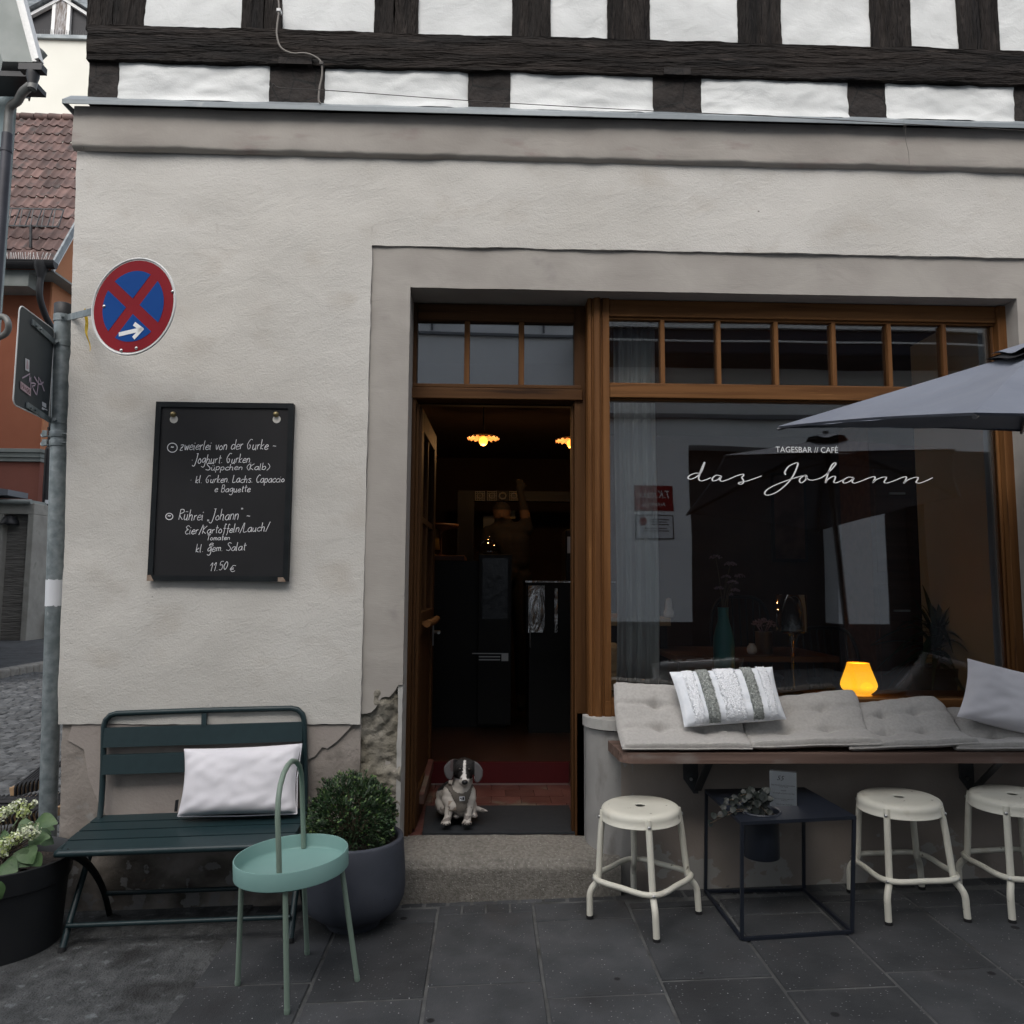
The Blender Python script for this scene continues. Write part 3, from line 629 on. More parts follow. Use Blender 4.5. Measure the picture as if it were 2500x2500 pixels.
# step, tiled lobby, inner step
mb = MB()
def stp(u, v):
    x = -.392+1.0*u
    if v < .5: t = v/.5; y = -.045+.006*N((x*6, 3, 1)); z = -.15+(.163+.15)*t
    else: t = (v-.5)/.5; y = -.045+.245*t; z = .163+.038*t
    r = .012*math.exp(-((v-.5)/.03)**2)
    return Vector((x, y+r+.003*N((x*15, y*15, z*15)), z-r+.004*N((x*9, y*9, 3))+.003*N((x*30, y*30, 1))))
mb.grid(stp, 120, 70, 0, True); mb.add([(-.392, -.045, -.15), (-.392, .2, -.15), (-.392, .2, .2), (-.392, -.045, .163)], [(0, 1, 2, 3)]); mb.add([(.608, -.045, -.15), (.608, .2, -.15), (.608, .2, .2), (.608, -.045, .163)], [(3, 2, 1, 0)])
build(mb, 'doorstep', M['granite'], H)
mb = MB(); rt = random.Random(9)
for i in range(6):
    for j in range(7):
        x0 = -.46+i*.165+(.08 if j % 2 else 0); y0 = .2+j*.134
        mb.box(x0, min(x0+.162, .6), y0, y0+.131, .15, .197+rt.uniform(-.001, .001))
build(mb, 'lobby_tiles', M['red_tile'], H)
mb = MB(); mb.box(-.5, .62, 1.125, 1.15, .15, .326); build(mb, 'inner_step', M['red_riser'], H)
mb = MB(); mb.box(-.5, .62, 1.118, 1.124, .197, .205); build(mb, 'step_trim', M['steel'], H)
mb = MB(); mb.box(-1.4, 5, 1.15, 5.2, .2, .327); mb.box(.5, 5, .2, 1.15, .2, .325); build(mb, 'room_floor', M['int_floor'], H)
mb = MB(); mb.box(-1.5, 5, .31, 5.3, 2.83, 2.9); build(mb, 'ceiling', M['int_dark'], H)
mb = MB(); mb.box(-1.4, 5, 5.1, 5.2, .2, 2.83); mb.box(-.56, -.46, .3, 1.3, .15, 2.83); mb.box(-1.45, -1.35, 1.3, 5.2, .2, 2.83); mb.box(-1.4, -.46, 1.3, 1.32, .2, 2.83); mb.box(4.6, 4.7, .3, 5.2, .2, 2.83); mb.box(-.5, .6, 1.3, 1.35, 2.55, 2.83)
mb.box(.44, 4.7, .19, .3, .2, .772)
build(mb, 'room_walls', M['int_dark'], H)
mb = MB(); mb.box(2.53, 2.75, .2, .82, .2, 2.83); build(mb, 'window_reveal', M['int_grey'], H)
# ================================================================ HOUSES DOWN THE ALLEY
OY = 16.0
O = thing('orange_house', 'orange rendered house with steep red tiled roof at end of alley', 'house', (-13, OY, -.1))
cx = at(117, 800, OY).x
mb = MB(); mb.box(-19, cx, OY, OY+7, 4.7, 9.6); build(mb, 'front_wall', M['orange_shaded'], O)  # eaves shade is painted into this wall's colour

mb = MB(); mb.box(-19, cx+.04, OY-.03, OY+7, -.3, 4.5); build(mb, 'lower_wall', M['red_lower'], O)
mb = MB(); mb.box(-19, cx+.10, OY-.14, OY+7, 4.5, 4.62); mb.box(-19, cx+.14, OY-.18, OY+7, 4.62, 4.72); mb.box(-19, cx+.08, OY-.10, OY+7, 4.40, 4.5); build(mb, 'string_course', M['cornice'], O, bevel=.01)
ze = at(50, 640, 15.4).z; ye = 15.35; yr = 19.0; zr_ = at(110, 290, yr).z; xe = at(133, 645, ye).x
mb = MB(); mb.prism([Vector((cx+.002, OY-.002, 4.7)), Vector((cx+.002, yr+3, 4.7)), Vector((cx+.002, yr+3, zr_-.4)), Vector((cx+.002, yr, zr_-.3)), Vector((cx+.002, OY-.002, ze+(OY-ye)*(zr_-ze)/(yr-ye)-.25))], (.048, 0, 0)); build(mb, 'side_wall', M['orange_wall'], O)
ns = 15; sl = Vector((0, yr-ye, zr_-ze)); sd = sl.normalized(); nv = Vector((0, -sd.z, sd.y)); ex = sl.length/ns
mb = MB(); tw = .245; ra = random.Random(4)
ncol = int((xe+16.5)/tw)
for r_ in range(ns):
    for c_ in range(ncol):
        x0 = xe-tw*(c_+1); jit = ra.uniform(-.012, .012); pj = ra.uniform(-.015, .015)
        def tf(u, v):
            prof = .045*max(0, math.sin(math.pi*min(1, max(0, (u-.02)/.42))))**.8-.012*math.sin(math.pi*max(0, (u-.44)/.56))
            p = Vector((x0+tw*1.06*u, ye, ze))+sd*(ex*(r_+v*1.12)+pj)+nv*(prof+.035*(1-v)+jit+.0)
            return p
        o = len(mb.v); mb.grid(tf, 9, 1, 0, True)
        for u in range(9):        # front lip
            a_, b_ = mb.v[o+u], mb.v[o+u+1]; mb.add([a_, b_, b_-nv*.03, a_-nv*.03], [(3, 2, 1, 0)], 0)
build(mb, 'roof', M['tile'], O)
mb = MB()
for i in range(14): mb.tube([Vector((xe-.05-.42*i, yr, zr_+.03)), Vector((xe-.45-.42*i, yr, zr_+.055))], .12, 10)
mb.box(-17, xe-.03, yr-.03, yr+.1, zr_-.3, zr_+.0)
build(mb, 'ridge_tiles', M['tile'], O)
mb = MB(); p0 = Vector((xe+.03, ye-.05, ze-.06)); p1 = p0+sl
mb.beam(p0, p1, .05, .16, up=nv); build(mb, 'verge_flashing', M['zinc'], O)
mb = MB(); mb.beam(p0+Vector((-.05, 0, -.16)), p1+Vector((-.05, 0, -.16)), .05, .16, up=nv); build(mb, 'barge_board', M['white_paint'], O)
mb = MB(); zg = ze-.02
pr = [(.075*math.cos(a_), .1*math.sin(a_)) for a_ in [math.pi+math.pi*i/10 for i in range(11)]]
mb.prism([Vector((-19, ye-.12+y*1.5, zg-.04+z*1.8)) for y, z in pr], (xe+19.1, 0, 0)); mb.box(-19, xe+.1, ye-.24, ye-.21, zg-.05, zg-.02)
build(mb, 'gutter', M['black_pipe'], O)
mb = MB(); mb.box(-19, cx-.18, ye+.0, OY, zg-.62, zg-.25); mb.box(-19, xe, ye-.0, OY+1, zg-.25, zg-.2); build(mb, 'eaves_box', M['cornice'], O)
xp = at(108, 700, 15.4).x
mb = MB()
mb.lathe([(.075, -.5), (.085, -.36), (.17, -.12), (.17, 0.02)], (xp, ye-.12, zg-.06), 14)
mb.tube(crom([(xp, ye-.12, zg-.4), (xp, ye-.12, zg-.9), (xp+.05, ye+.1, zg-1.35), (xp+.17, OY-.2, zg-1.85), (xp+.18, OY-.2, zg-2.4), (xp+.18, OY-.2, 4.9), (xp+.17, OY-.26, 4.5), (xp+.17, OY-.22, 2.2)], 6), .078, 12)
mb.tube([(xp+.17, OY-.22, 2.25), (xp+.17, OY-.22, -.15)], .105, 12); mb.tube([(xp+.17, OY-.22, 2.2), (xp+.17, OY-.22, 2.32)], .125, 12)
for z_ in (7.0, 5.2, 3.6): mb.tube([(xp+.175, OY-.2, z_), (xp+.175, OY-.2, z_+.06)], .092, 12)
build(mb, 'downpipe', M['black_pipe'], O)
for q, z_, h_ in ((0, 3.3, .1), (1, 2.95, .22), (2, 2.55, .14)):
    mb = MB(); mb.box(xp+.2+.01*q, xp+.27, OY-.325, OY-.30, z_, z_+h_); build(mb, 'peeled_sticker', M['paper'], O)
mb = MB()
for z_ in (.06, .62): mb.beam(Vector((-17, ye+.05, ze))+sd*(.95+z_*.55)+nv*.35+Vector((0, -.0, z_*.5)), Vector((xe-.12, ye+.05, ze))+sd*(.95+z_*.55)+nv*.35+Vector((0, 0, z_*.5)), .03, .03)
q0 = Vector((xe-.12, ye+.05, ze))+sd*.98+nv*.35; q1 = Vector((xe-.12, ye+.05, ze))+sd*1.29+nv*.35+Vector((0, 0, .31))
for i in range(40):
    d_ = Vector((-.14*i, 0, 0)); mb.beam(q0+d_, q1+d_+Vector((-.05 if i % 2 else .03, 0, 0)), .022, .022)
for x_ in (xe-.75, xe-2.4): mb.beam(Vector((x_, ye, ze))+sd*.5+nv*.05, Vector((x_, ye, ze))+sd*.98+nv*.4, .05, .05)
build(mb, 'snow_guard', M['iron'], O)
mb = MB()
for i in range(46):
    x_ = xe-.05-.055*i; mb.beam((x_, ye-.2, zg-.02), (x_+ra.uniform(-.06, .06), ye-.2+ra.uniform(-.03, .03), zg+.17), .009, .009)
build(mb, 'bird_spikes', M['sign_edge'], O)
xs1 = cx+.055
mb = MB(); mb.box(cx+.05, cx+.09, OY+.35, OY+1.3, 1.0, 3.6); build(mb, 'side_window', M['opp_dark'], O)
mb = MB(); mb.box(cx+.05, cx+.16, OY+.2, OY+1.4, 3.05, 3.3); mb.box(cx+.05, cx+.13, OY+.2, OY+1.4, 3.6, 3.85); mb.box(cx+.05, cx+.14, OY+.2, OY+1.4, .9, 1.05); build(mb, 'window_trim', M['sill'], O)
for nm, lab, px, z0, z1, wd, m_ in (('utility_box', 'grey metal utility box on orange house wall beside black downpipe', 101, 1.95, 2.75, .30, 'cornice'), ('meter_box', 'small pale meter box low on red wall behind the galvanised pole', 92, .62, 1.15, .2, 'sign_edge')):
    x_ = at(px, 1320, OY-.2).x
    mb = MB(); mb.box(x_-wd/2, x_+wd/2, OY-.22, OY-.04, z0, z1); mb.box(x_-wd/2+.02, x_+wd/2-.02, OY-.228, OY-.219, z0+.03, z1-.22); mb.box(x_-wd/2+.02, x_+wd/2-.02, OY-.228, OY-.219, z1-.19, z1-.03)
    if nm == 'meter_box': mb.box(x_-.05, x_+.03, OY-.15, OY-.06, -.05, z0)
    tag(build(mb, nm, M[m_], bevel=.012), lab, 'utility box')
x_ = at(104, 1500, OY-.1).x
mb = MB(); mb.box(x_-.06, x_+.12, OY-.2, OY-.06, -.06, 1.35); mb.box(x_-.10, x_+.5, OY-.28, OY-.06, -.06, .55); mb.box(x_-.12, x_+.5, OY-.3, OY-.06, .55, .60)
tag(build(mb, 'gate_post', M['conc'], bevel=.01), 'pale stone gate post on low base beside black downpipe', 'gate post')
# concrete garage in front of it
GY = 15.0
Gg = thing('concrete_garage', 'weathered board marked concrete garage with lintel beside black downpipe', 'garage', (-12.4, GY, -.1))
gx1 = at(77, 1350, GY).x; gxi = at(62, 1350, GY).x; gz1 = at(40, 1228, GY).z; gzi = at(40, 1255, GY).z
mb = MB(); mb.box(gxi, gx1, GY, GY+.7, -.2, gzi); mb.box(-16, gx1, GY, GY+.7, gzi, gz1); mb.box(at(6, 1300, GY).x-.25, at(6, 1300, GY).x, GY, GY+.7, -.2, gzi); build(mb, 'frame', M['conc'], Gg, bevel=.015)
mb = MB(); mb.box(-16, gxi+.005, GY+.18, GY+.3, -.2, gzi+.01); build(mb, 'board_wall', M['board_conc'], Gg)
mb = MB(); mb.box(-16, at(74, 1210, GY).x, GY-.1, GY+.9, gz1, gz1+.08); mb.tube([(-16, GY-.1, gz1+.06), (gx1-.02, GY-.1, gz1+.02)], .06, 8); build(mb, 'roof_edge', M['cornice'], Gg)
mb = MB(); xr1 = at(36, 1190, GY).x; mb.prism([Vector((-16, GY-.25, gz1+.78)), Vector((-14, GY-.25, gz1+.62)), Vector((xr1, GY-.25, gz1+.30)), Vector((xr1, GY-.25, gz1+.16)), Vector((-16, GY-.25, gz1+.16))], (0, .8, 0)); build(mb, 'roof_hood', M['opp_line'], Gg)
mb = MB(); xl_ = at(22, 1260, GY).x; mb.lathe([(.02, .0), (.14, -.05), (.2, -.2), (.2, -.24), (.17, -.24), (.0, -.12)], (xl_, GY+.05, gzi-.02), 16); build(mb, 'wall_lamp', M['black_pipe'], Gg)
# cream house with the glazed gable
WY = 27.0
Wh = thing('white_gable_house', 'tall cream rendered house with timber framed glazed gable above tiled roof', 'house', (-18.5, WY, 0))
zw = at(150, 92, WY).z; xm = at(150, 40, WY).x
mb = MB(); mb.box(-25, -12, WY, WY+8, 0, zw); build(mb, 'wall', M['white_wall'], Wh)
mb = MB(); mb.box(-25, -12, WY-.14, WY, zw-.12, zw+.04); build(mb, 'ledge', M['zinc'], Wh)
hg = 3.3
mb = MB(); mb.prism([Vector((xm-4.2, WY+.12, zw)), Vector((xm+4.2, WY+.12, zw)), Vector((xm, WY+.12, zw+hg))], (0, .1, 0)); build(mb, 'gable_glass', M['opp_dark'], Wh)
mb = MB(); a_ = Vector((xm, WY+.0, zw+2.0)); 
for s_ in (-1, 1):
    mb.beam(Vector((xm+s_*3.6, WY, zw-.55)), a_+Vector((0, 0, -.25)), .12, .16, up=(0, 1, 0))
    mb.box(xm+s_*.31-.07, xm+s_*.31+.07, WY-.04, WY+.1, zw, zw+1.9)
build(mb, 'gable_frame', M['white_paint'], Wh)
mb = MB(); mb.box(xm-.235, xm+.235, WY-.02, WY+.1, zw+.002, zw+2.3); build(mb, 'king_post', mat('peeling_grey_wood', (.16, .13, .11), (.48, .48, .5), 9, .9, stretch=(3, 3, .4)), Wh)
mb = MB()
for s_ in (-1, 1):
    mb.beam(Vector((xm+s_*4.2, WY-.1, zw-.35)), a_+Vector((0, -.1, .35)), .7, .30, up=(0, 1, 0)); mb.beam(Vector((xm+s_*4.2, WY-.5, zw+.25)), a_+Vector((0, -.5, 1.0)), .5, .34, up=(0, 1, 0))
build(mb, 'gable_boards', mat('weathered_blue_grey_wood', (.17, .20, .22), (.36, .40, .43), 4, .8, stretch=(1, 1, 4)), Wh)
mb = MB()
for i in range(44): x_ = xm-2.2+.1*i; mb.beam((x_, WY-.08, zw+.04), (x_+ra.uniform(-.02, .02), WY-.08, zw+.3), .014, .014)
build(mb, 'bird_spikes', M['iron'], Wh)
# blue grey house at the left edge
BY = 8.0
B = thing('blue_grey_house', 'blue grey rendered house edge with moulded eaves and dark downpipe', 'house', (-8, BY, -.1))
bx = at(41, 260, BY).x
mb = MB(); mb.prism([Vector((-15, BY, -.3)), Vector((bx, BY, -.3)), Vector((bx-3.7, BY+5, -.3)), Vector((-15, BY+5, -.3))], (0, 0, 9.35))
mb.prism([Vector((-15, BY, 9.05)), Vector((bx, BY, 9.05)), Vector((bx+.02, BY, 9.2)), Vector((bx-.62, BY, 11.6)), Vector((-15, BY, 11.6))], (-2.96, 4, 0))
build(mb, 'wall', M['blue_wall'], B)
vb, vt = at(96, 150, 7.3), at(55, -6, 7.3); dv = vt-vb
vt2 = vb+dv*3
mb = MB(); mb.prism([vb, vt2, vt2+Vector((-.1, 0, -.02)), vb+Vector((-.1, 0, 0))], (-.66, .9, 0)); mb.beam(vb+Vector((0, .0, .0)), vt2, .06, .14, up=(0, 1, 0)); build(mb, 'verge_board', M['sign_edge'], B)
mb = MB(); mb.prism([vb+Vector((.01, -.03, 0)), vt2+Vector((.01, -.03, 0)), vt2+Vector((.03, -.03, 0)), vb+Vector((.03, -.03, 0))], (-.74, 1, 0)); build(mb, 'roof_edge', M['tile'], B)
mb = MB(); mb.prism([vb+Vector((-.1, .02, 0)), vt2+Vector((-.1, .02, 0)), vt2+Vector((-.55, .02, 0)), vb+Vector((-.55, .02, 0))], (-.48, .65, 0)); build(mb, 'soffit', M['cornice'], B)
c0, c1 = at(14, 92, 7.75), at(88, 158, 7.75)
for i, (o_, th, y_) in enumerate(((0, .10, 7.42), (-.11, .09, 7.55), (-.21, .07, 7.66), (-.29, .06, 7.78))):
    mb = MB(); mb.beam(c0+Vector((-.4, 0, o_+.33)), c1+Vector((-.02-i*.05, 0, o_)), .5-.1*i, th, up=(0, 1, 0)); build(mb, 'cornice_moulding', M['cornice'], B, bevel=.01)
for i in range(4):
    p_ = at(20+i*1.5, 158-i*8, 7.7) if i < 2 else at(38+i*3, 170-i*5, 7.7); mb = MB(); mb.box(p_.x-.03, p_.x+.03, 7.65, 7.95, p_.z-.05, p_.z+.05); build(mb, 'dentil', M['cornice'], B)
g0 = at(96, 172, 7.3)
mb = MB(); mb.box(g0.x-.26, g0.x+.08, 7.22, 7.36, g0.z-.04, g0.z+.06); mb.box(-9, g0.x-.24, 7.4, 7.9, g0.z-.03, g0.z+.05); mb.lathe([(.045, -.26), (.05, -.2), (.09, -.05), (.09, .02)], (g0.x-.09, 7.3, g0.z-.05), 12); build(mb, 'gutter', M['black_pipe'], B)
e0, e1 = at(90, 217, 7.4), at(27, 218, 7.75)
mb = MB(); xl2 = at(20, 300, 7.85).x
mb.tube(crom([(g0.x-.09, 7.3, g0.z-.3), (g0.x-.09, 7.32, e0.z+.13), (g0.x-.11, 7.34, e0.z+.04), (g0.x-.2, 7.38, e0.z), (g0.x-.35, 7.5, e0.z), (xl2+.22, 7.7, e0.z), (xl2+.06, 7.80, e0.z-.02), (xl2+.01, 7.84, e0.z-.09), (xl2, 7.85, e0.z-.2), (xl2, 7.85, e0.z-.5)], 7), .062, 12); build(mb, 'pipe_elbow', M['grey_pipe'], B)
mb = MB(); mb.tube([(xl2, 7.85, e0.z-.45), (xl2, 7.85, -.1)], .075, 12)
for z_ in (e0.z-.75, e0.z-3.6, 3.0): mb.tube([(xl2, 7.85, z_), (xl2, 7.85, z_+.05)], .085, 12)
build(mb, 'downpipe', M['brown_pipe'], B)
mb = MB(); h0 = at(12, 795, 7.7); mb.tube(crom([h0+Vector((-.25, 0, .1)), h0+Vector((0, -.05, .12)), h0+Vector((.1, -.08, 0)), h0+Vector((.02, 0, -.12)), h0+Vector((-.25, .1, -.2))], 6), .045, 10); build(mb, 'pipe_bracket', M['grey_pipe'], B)

# ================================================================ THE HOUSE ACROSS THE STREET (seen mirrored in the panes)
PY = .257-7.5
Q = thing('opposite_house', 'white rendered shop house across the street mirrored in the cafe panes', 'house', (3, PY, 0))
mb = MB()
for x0, x1, z0, z1 in ((-9, 2.985, .84, 8.0), (2.985, 5.18, 3.46, 8.0), (5.18, 5.92, .84, 8.0), (5.92, 6.5, 3.17, 8.0), (6.5, 14, 3.4, 8.0)): mb.box(x0, x1, PY-.5, PY, z0, z1)
build(mb, 'wall', M['opp_wall'], Q)
mb = MB(); mb.box(-9, 2.985, PY-.5, PY+.02, -.4, .84); mb.box(5.18, 5.92, PY-.5, PY+.02, -.4, .84); mb.box(6.5, 14, PY-.5, PY+.02, -.4, 3.4); mb.box(-9, 14, PY-3, PY-.45, -.4, 4)
build(mb, 'dark_shopfront', M['opp_dark'], Q)
mb = MB()
for z_, h_, d_ in ((3.86, .06, .10), (4.35, .03, .05), (5.12, .04, .06), (7.85, .15, .14)): mb.box(-9, 14, PY+.001, PY+d_, z_, z_+h_)
for x_ in (-2.6, -.9, .8, 2.4, 4.2, 6.4, 8.2): mb.box(x_, x_+.03, PY+.001, PY+.05, 5.2, 6.04)
build(mb, 'moulding', M['opp_line'], Q)
mb = MB(); mb.box(1.3, 8.0, PY+.002, PY+.55, 4.80, 5.05); mb.box(1.3, 8.0, PY+.002, PY+.75, 4.62, 4.80); build(mb, 'awning_case', M['navy'], Q, bevel=.03)
mb = MB(); mb.box(1.28, 8.02, PY+.01, PY+.60, 5.052, 5.10); mb.box(1.28, 8.02, PY+.70, PY+.765, 4.79, 4.815); build(mb, 'awning_rail', M['sign_edge'], Q)
for x_ in (-3.4, -1.2, 1.0, 3.2, 5.4, 7.6, 9.8):
    mb = MB(); mb.box(x_-.55, x_+.55, PY-.02, PY+.01, 5.45, 5.95); wf = build(mb, 'window', M['opp_dark'], Q)
    mb = MB()
    for a0, a1, b0, b1 in ((-.62, -.55, 5.4, 6.0), (.55, .62, 5.4, 6.0), (-.55, .55, 5.95, 6.0), (-.66, .66, 5.36, 5.4), (-.02, .02, 5.45, 5.95)): mb.box(x_+a0, x_+a1, PY+.002, PY+.07, b0, b1)
    build(mb, 'window_trim', M['opp_line'], wf)
mb = MB(); mb.prism([Vector((-9, PY+.3, 8.0)), Vector((-9, PY-5, 11)), Vector((-9, PY-5, 8))], (23, 0, 0)); build(mb, 'roof', M['tile'], Q)
def opp(x, y):
    p = at(x, y, 7.5); return p.x, p.z
x0, z1 = opp(1548, 1186); x1, z0 = opp(1646, 1250)
sg = thing('delivery_sign', 'red delivery sign with white lettering on white wall across the street', 'sign', ((x0+x1)/2, PY+.01, z0))
mb = MB(); mb.box(x0, x1, PY+.002, PY+.012, z0, z1); build(mb, 'plate', M['sign_red'], sg)
mb = MB(); wd = x1-x0
put_text(mb, 'T.K.maxx', lambda x, z: Vector((x1-wd*.09-x, PY+.0135, z0+.19+z)), .17, .25, wd*.82)
put_text(mb, 'Anlieferung', lambda x, z: Vector((x1-wd*.2-x, PY+.0135, z0+.07+z)), .075, 0, wd*.62)
build(mb, 'sign_text', M['white_paint'], sg)
x0, z1 = opp(1551, 1259); x1, z0 = opp(1645, 1317); wd = x1-x0
sg = thing('notice_board', 'white notice with red dot below red sign across the street', 'sign', ((x0+x1)/2, PY+.01, z0))
mb = MB(); mb.box(x0, x1, PY+.002, PY+.010, z0, z1); build(mb, 'plate', M['paper'], sg)
mb = MB()
for a0, a1, b0, b1 in ((x0, x1, z0, z0+.014), (x0, x1, z1-.014, z1), (x0, x0+.014, z0+.014, z1-.014), (x1-.014, x1, z0+.014, z1-.014)): mb.box(a0, a1, PY+.0102, PY+.014, b0, b1)
for i in range(5): mb.box(x0+wd*(.22 if i > 2 else .4), x0+wd*(.88-.05*(i % 2)), PY+.0102, PY+.012, z1-.075-.035*i-(.02 if i > 2 else 0), z1-.062-.035*i-(.02 if i > 2 else 0))
build(mb, 'border', M['ink'], sg)
mb = MB(); n_ = 20; mb.prism([Vector((x0+wd*.2+.06*math.cos(6.2832*i/n_), PY+.0105, z1-.095+.06*math.sin(6.2832*i/n_))) for i in range(n_)], (0, .003, 0)); build(mb, 'red_dot', M['sign_red'], sg)
# ================================================================ OBJECTS ON AND BEFORE THE FACADE
# ---------------- pole with its two signs
PO = .07
pb, pt = at(117, 2000, PO), at(155, 742, PO)
px_ = lambda z: pb.x+(pt.x-pb.x)*(z-pb.z)/(pt.z-pb.z)
pp = lambda z, dx=0, dy=0: Vector((px_(z)+dx, PO+dy, z))
T = thing('sign_pole', 'galvanised steel pole with black cap at the corner of the plaster wall', 'pole', (px_(-.06), PO, gz(-1.9)))
mb = MB(); mb.tube([pp(gz(-1.9)-.02), pp(1.0), pp(2.0), pp(pt.z-.06)], .0375, 24); build(mb, 'tube', M['galv'], T)
mb = MB(); mb.tube([pp(pt.z-.06), pp(pt.z-.004), pp(pt.z)], [.0395, .0395, .034], 24); build(mb, 'cap', M['black_plastic'], T)
for px, py in ((478, 1325), (473, 1395)):
    z_ = at(150, 650+py/3.22, PO).z
    mb = MB(); mb.tube([pp(z_-.016), pp(z_-.014), pp(z_+.014), pp(z_+.016)], [.039, .042, .042, .039], 24)
    mb.tube(crom([pp(z_-.012, -.035, -.03), pp(z_-.012, -.075, -.01), pp(z_+.005, -.082, 0), pp(z_+.012, -.04, -.03)], 5), .0035, 6); mb.box(px_(z_)-.062, px_(z_)-.04, PO-.035, PO-.028, z_-.014, z_+.014)
    mb.tube([pp(z_, .03, -.03), pp(z_, .062, -.02)], .004, 6); mb.tube([pp(z_, .054, -.023), pp(z_, .064, -.019)], .008, 6); build(mb, 'clamp', M['galv'], T, bevel=.001)
z0_, z1_ = at(115, 1480, PO-.04).z, at(115, 1415, PO-.04).z
mb = MB()
def stk(u, v):
    a_ = R(200)+R(150)*u; z = z0_+(z1_-z0_)*v+(.008*N((u*9, v, 1)) if v in (0., 1.) else 0); return Vector((px_(z)+.0385*math.cos(a_), PO+.0385*math.sin(a_), z))
mb.grid(stk, 16, 8, 0, True); tag(build(mb, 'paper_remnant', M['paper'], T), 'torn white paper stuck round the pole')
# board seen from behind
SB = thing('street_sign_back', 'grey back of a rectangular sign with stickers and tag, left of the pole', 'sign', at(82, 900, -.3))
sL, sR = Vector((at(40, 860, -.30).x, -.30, 0)), Vector((at(127, 900, .04).x, .04, 0))
sz0, sz1 = at(38, 987, -.30).z, at(42, 743, -.30).z
sd_ = (sR-sL); sw = sd_.length; se = sd_.normalized(); sn = Vector((-se.y, se.x, 0)); sn = sn if sn.dot(CAM_P-sL) > 0 else -sn
def onp(x, y, off=.003):
    d = _ray(x, y); t = (sL+sn*off-CAM_P).dot(sn)/d.dot(sn); return CAM_P+d*t
out = []
for cx_, cz_, a0 in ((sw-.03, sz1-.03, 0), (.03, sz1-.03, 90), (.03, sz0+.03, 180), (sw-.03, sz0+.03, 270)):
    for i in range(7): a_ = R(a0+15*i); out.append((cx_+.03*math.cos(a_), cz_+.03*math.sin(a_)))
mb = MB(); mb.prism([sL+se*u+Vector((0, 0, z)) for u, z in out], -sn*.003); build(mb, 'panel', M['grey_back'], SB)
mb = MB(); mb.tube([sL+se*u+Vector((0, 0, z)) for u, z in out], .003, 6, True); build(mb, 'panel_rim', M['sign_edge'], SB)
for z_, s_ in ((sz1-.06, 1), (sz0+.004, 1)):
    mb = MB(); A0 = sL+se*(sw*.32)+Vector((0, 0, z_+.02)); A1 = sL+se*(sw*.98)+Vector((0, 0, z_)); A2 = pp(z_, -.03, -.03); up_ = Vector((0, 0, 1))
    mb.beam(A0+sn*.006, A1+sn*.006, .006, .026); mb.beam(A1+sn*.006, A2, .006, .026); mb.tube([pp(z_-.013), pp(z_+.013)], .041, 24)
    for u in (.4, .52): p_ = sL+se*(sw*u)+Vector((0, 0, z_+.012)); mb.tube([p_, p_+sn*.018], .006, 6)
    p_ = pp(z_, .0, -.041); mb.tube([p_, p_+Vector((.004, -.014, 0))], .008, 6); build(mb, 'bracket', M['galv'], SB)
def q12(x, y): return onp(30+x/12.08, 850+y/12.08)
mb = MB(); mb.add([q12(*p) for p in ((383, 290), (508, 352), (500, 703), (380, 640))], [(3, 2, 1, 0)]); mb.add([q12(*p) for p in ((880, 1575), (1003, 1640), (1000, 1765), (880, 1700))], [(3, 2, 1, 0)]); mb.add([q12(*p) for p in ((872, 1728), (1040, 1820), (1040, 1845), (950, 1810), (935, 1830), (868, 1795))], [(5, 4, 3, 2, 1, 0)])
build(mb, 'white_sticker', M['paper'], SB)
def q12b(x, y, o=.0042): return onp(30+x/12.08, 850+y/12.08, o)
mb = MB()
mb.add([q12b(*p) for p in ((412, 560), (432, 400), (440, 345), (455, 345), (472, 420), (486, 600), (450, 625), (414, 605))], [tuple(range(7, -1, -1))])
for p, q_ in (((262, 975), (256, 1155)),): mb.add([q12b(245, 970), q12b(552, 1205), q12b(545, 1420), q12b(236, 1190)], [(3, 2, 1, 0)])
tag(build(mb, 'sticker_print', mat('pale_pink_print', (.55, .42, .46), rough=.6), SB), 'pale pink sticker with plum numerals and small portrait print')
mb = MB()
sa, sb_ = q12b(250, 985, .005), q12b(548, 1213, .005); sc = q12b(240, 1180, .005)
ux, uy = (sb_-sa), (sa-sc)
put_text(mb, '19=00', lambda x, z: sc+ux*(.05+x)+uy*(.14+z), 1.0, 0, .90)
for v in mb.v: pass
build(mb, 'sticker_numerals', mat('plum_print', (.10, .012, .03), rough=.6), SB)
mb = MB()
def ribbon(mb, pts, wd, nrm, m=0):
    vs = []
    for i, p in enumerate(pts):
        d = (pts[min(i+1, len(pts)-1)]-pts[max(i-1, 0)]).normalized(); s_ = d.cross(nrm).normalized()*(wd/2); vs += [p+s_, p-s_]
    mb.add(vs, [(2*i, 2*i+1, 2*i+3, 2*i+2) for i in range(len(pts)-1)], m)
for st, wd in (([(295, 880), (400, 825), (520, 755), (510, 900), (495, 1020), (520, 920), (550, 850), (545, 1000), (550, 1200)], .006), ([(560, 1030), (640, 1030), (695, 1060), (660, 1100), (590, 1120), (630, 1220), (690, 1340), (720, 1380), (750, 1200), (770, 1000), (775, 860), (830, 960), (900, 1140), (945, 1270)], .0065), ([(650, 835), (720, 960), (790, 1060), (850, 1060), (920, 1000)], .007)):
    ribbon(mb, [onp(30+x/12.08, 850+y/12.08, .0048) for x, y in st], wd, sn)
build(mb, 'graffiti_tag', mat('lilac_marker', (.52, .42, .52), rough=.6), SB)
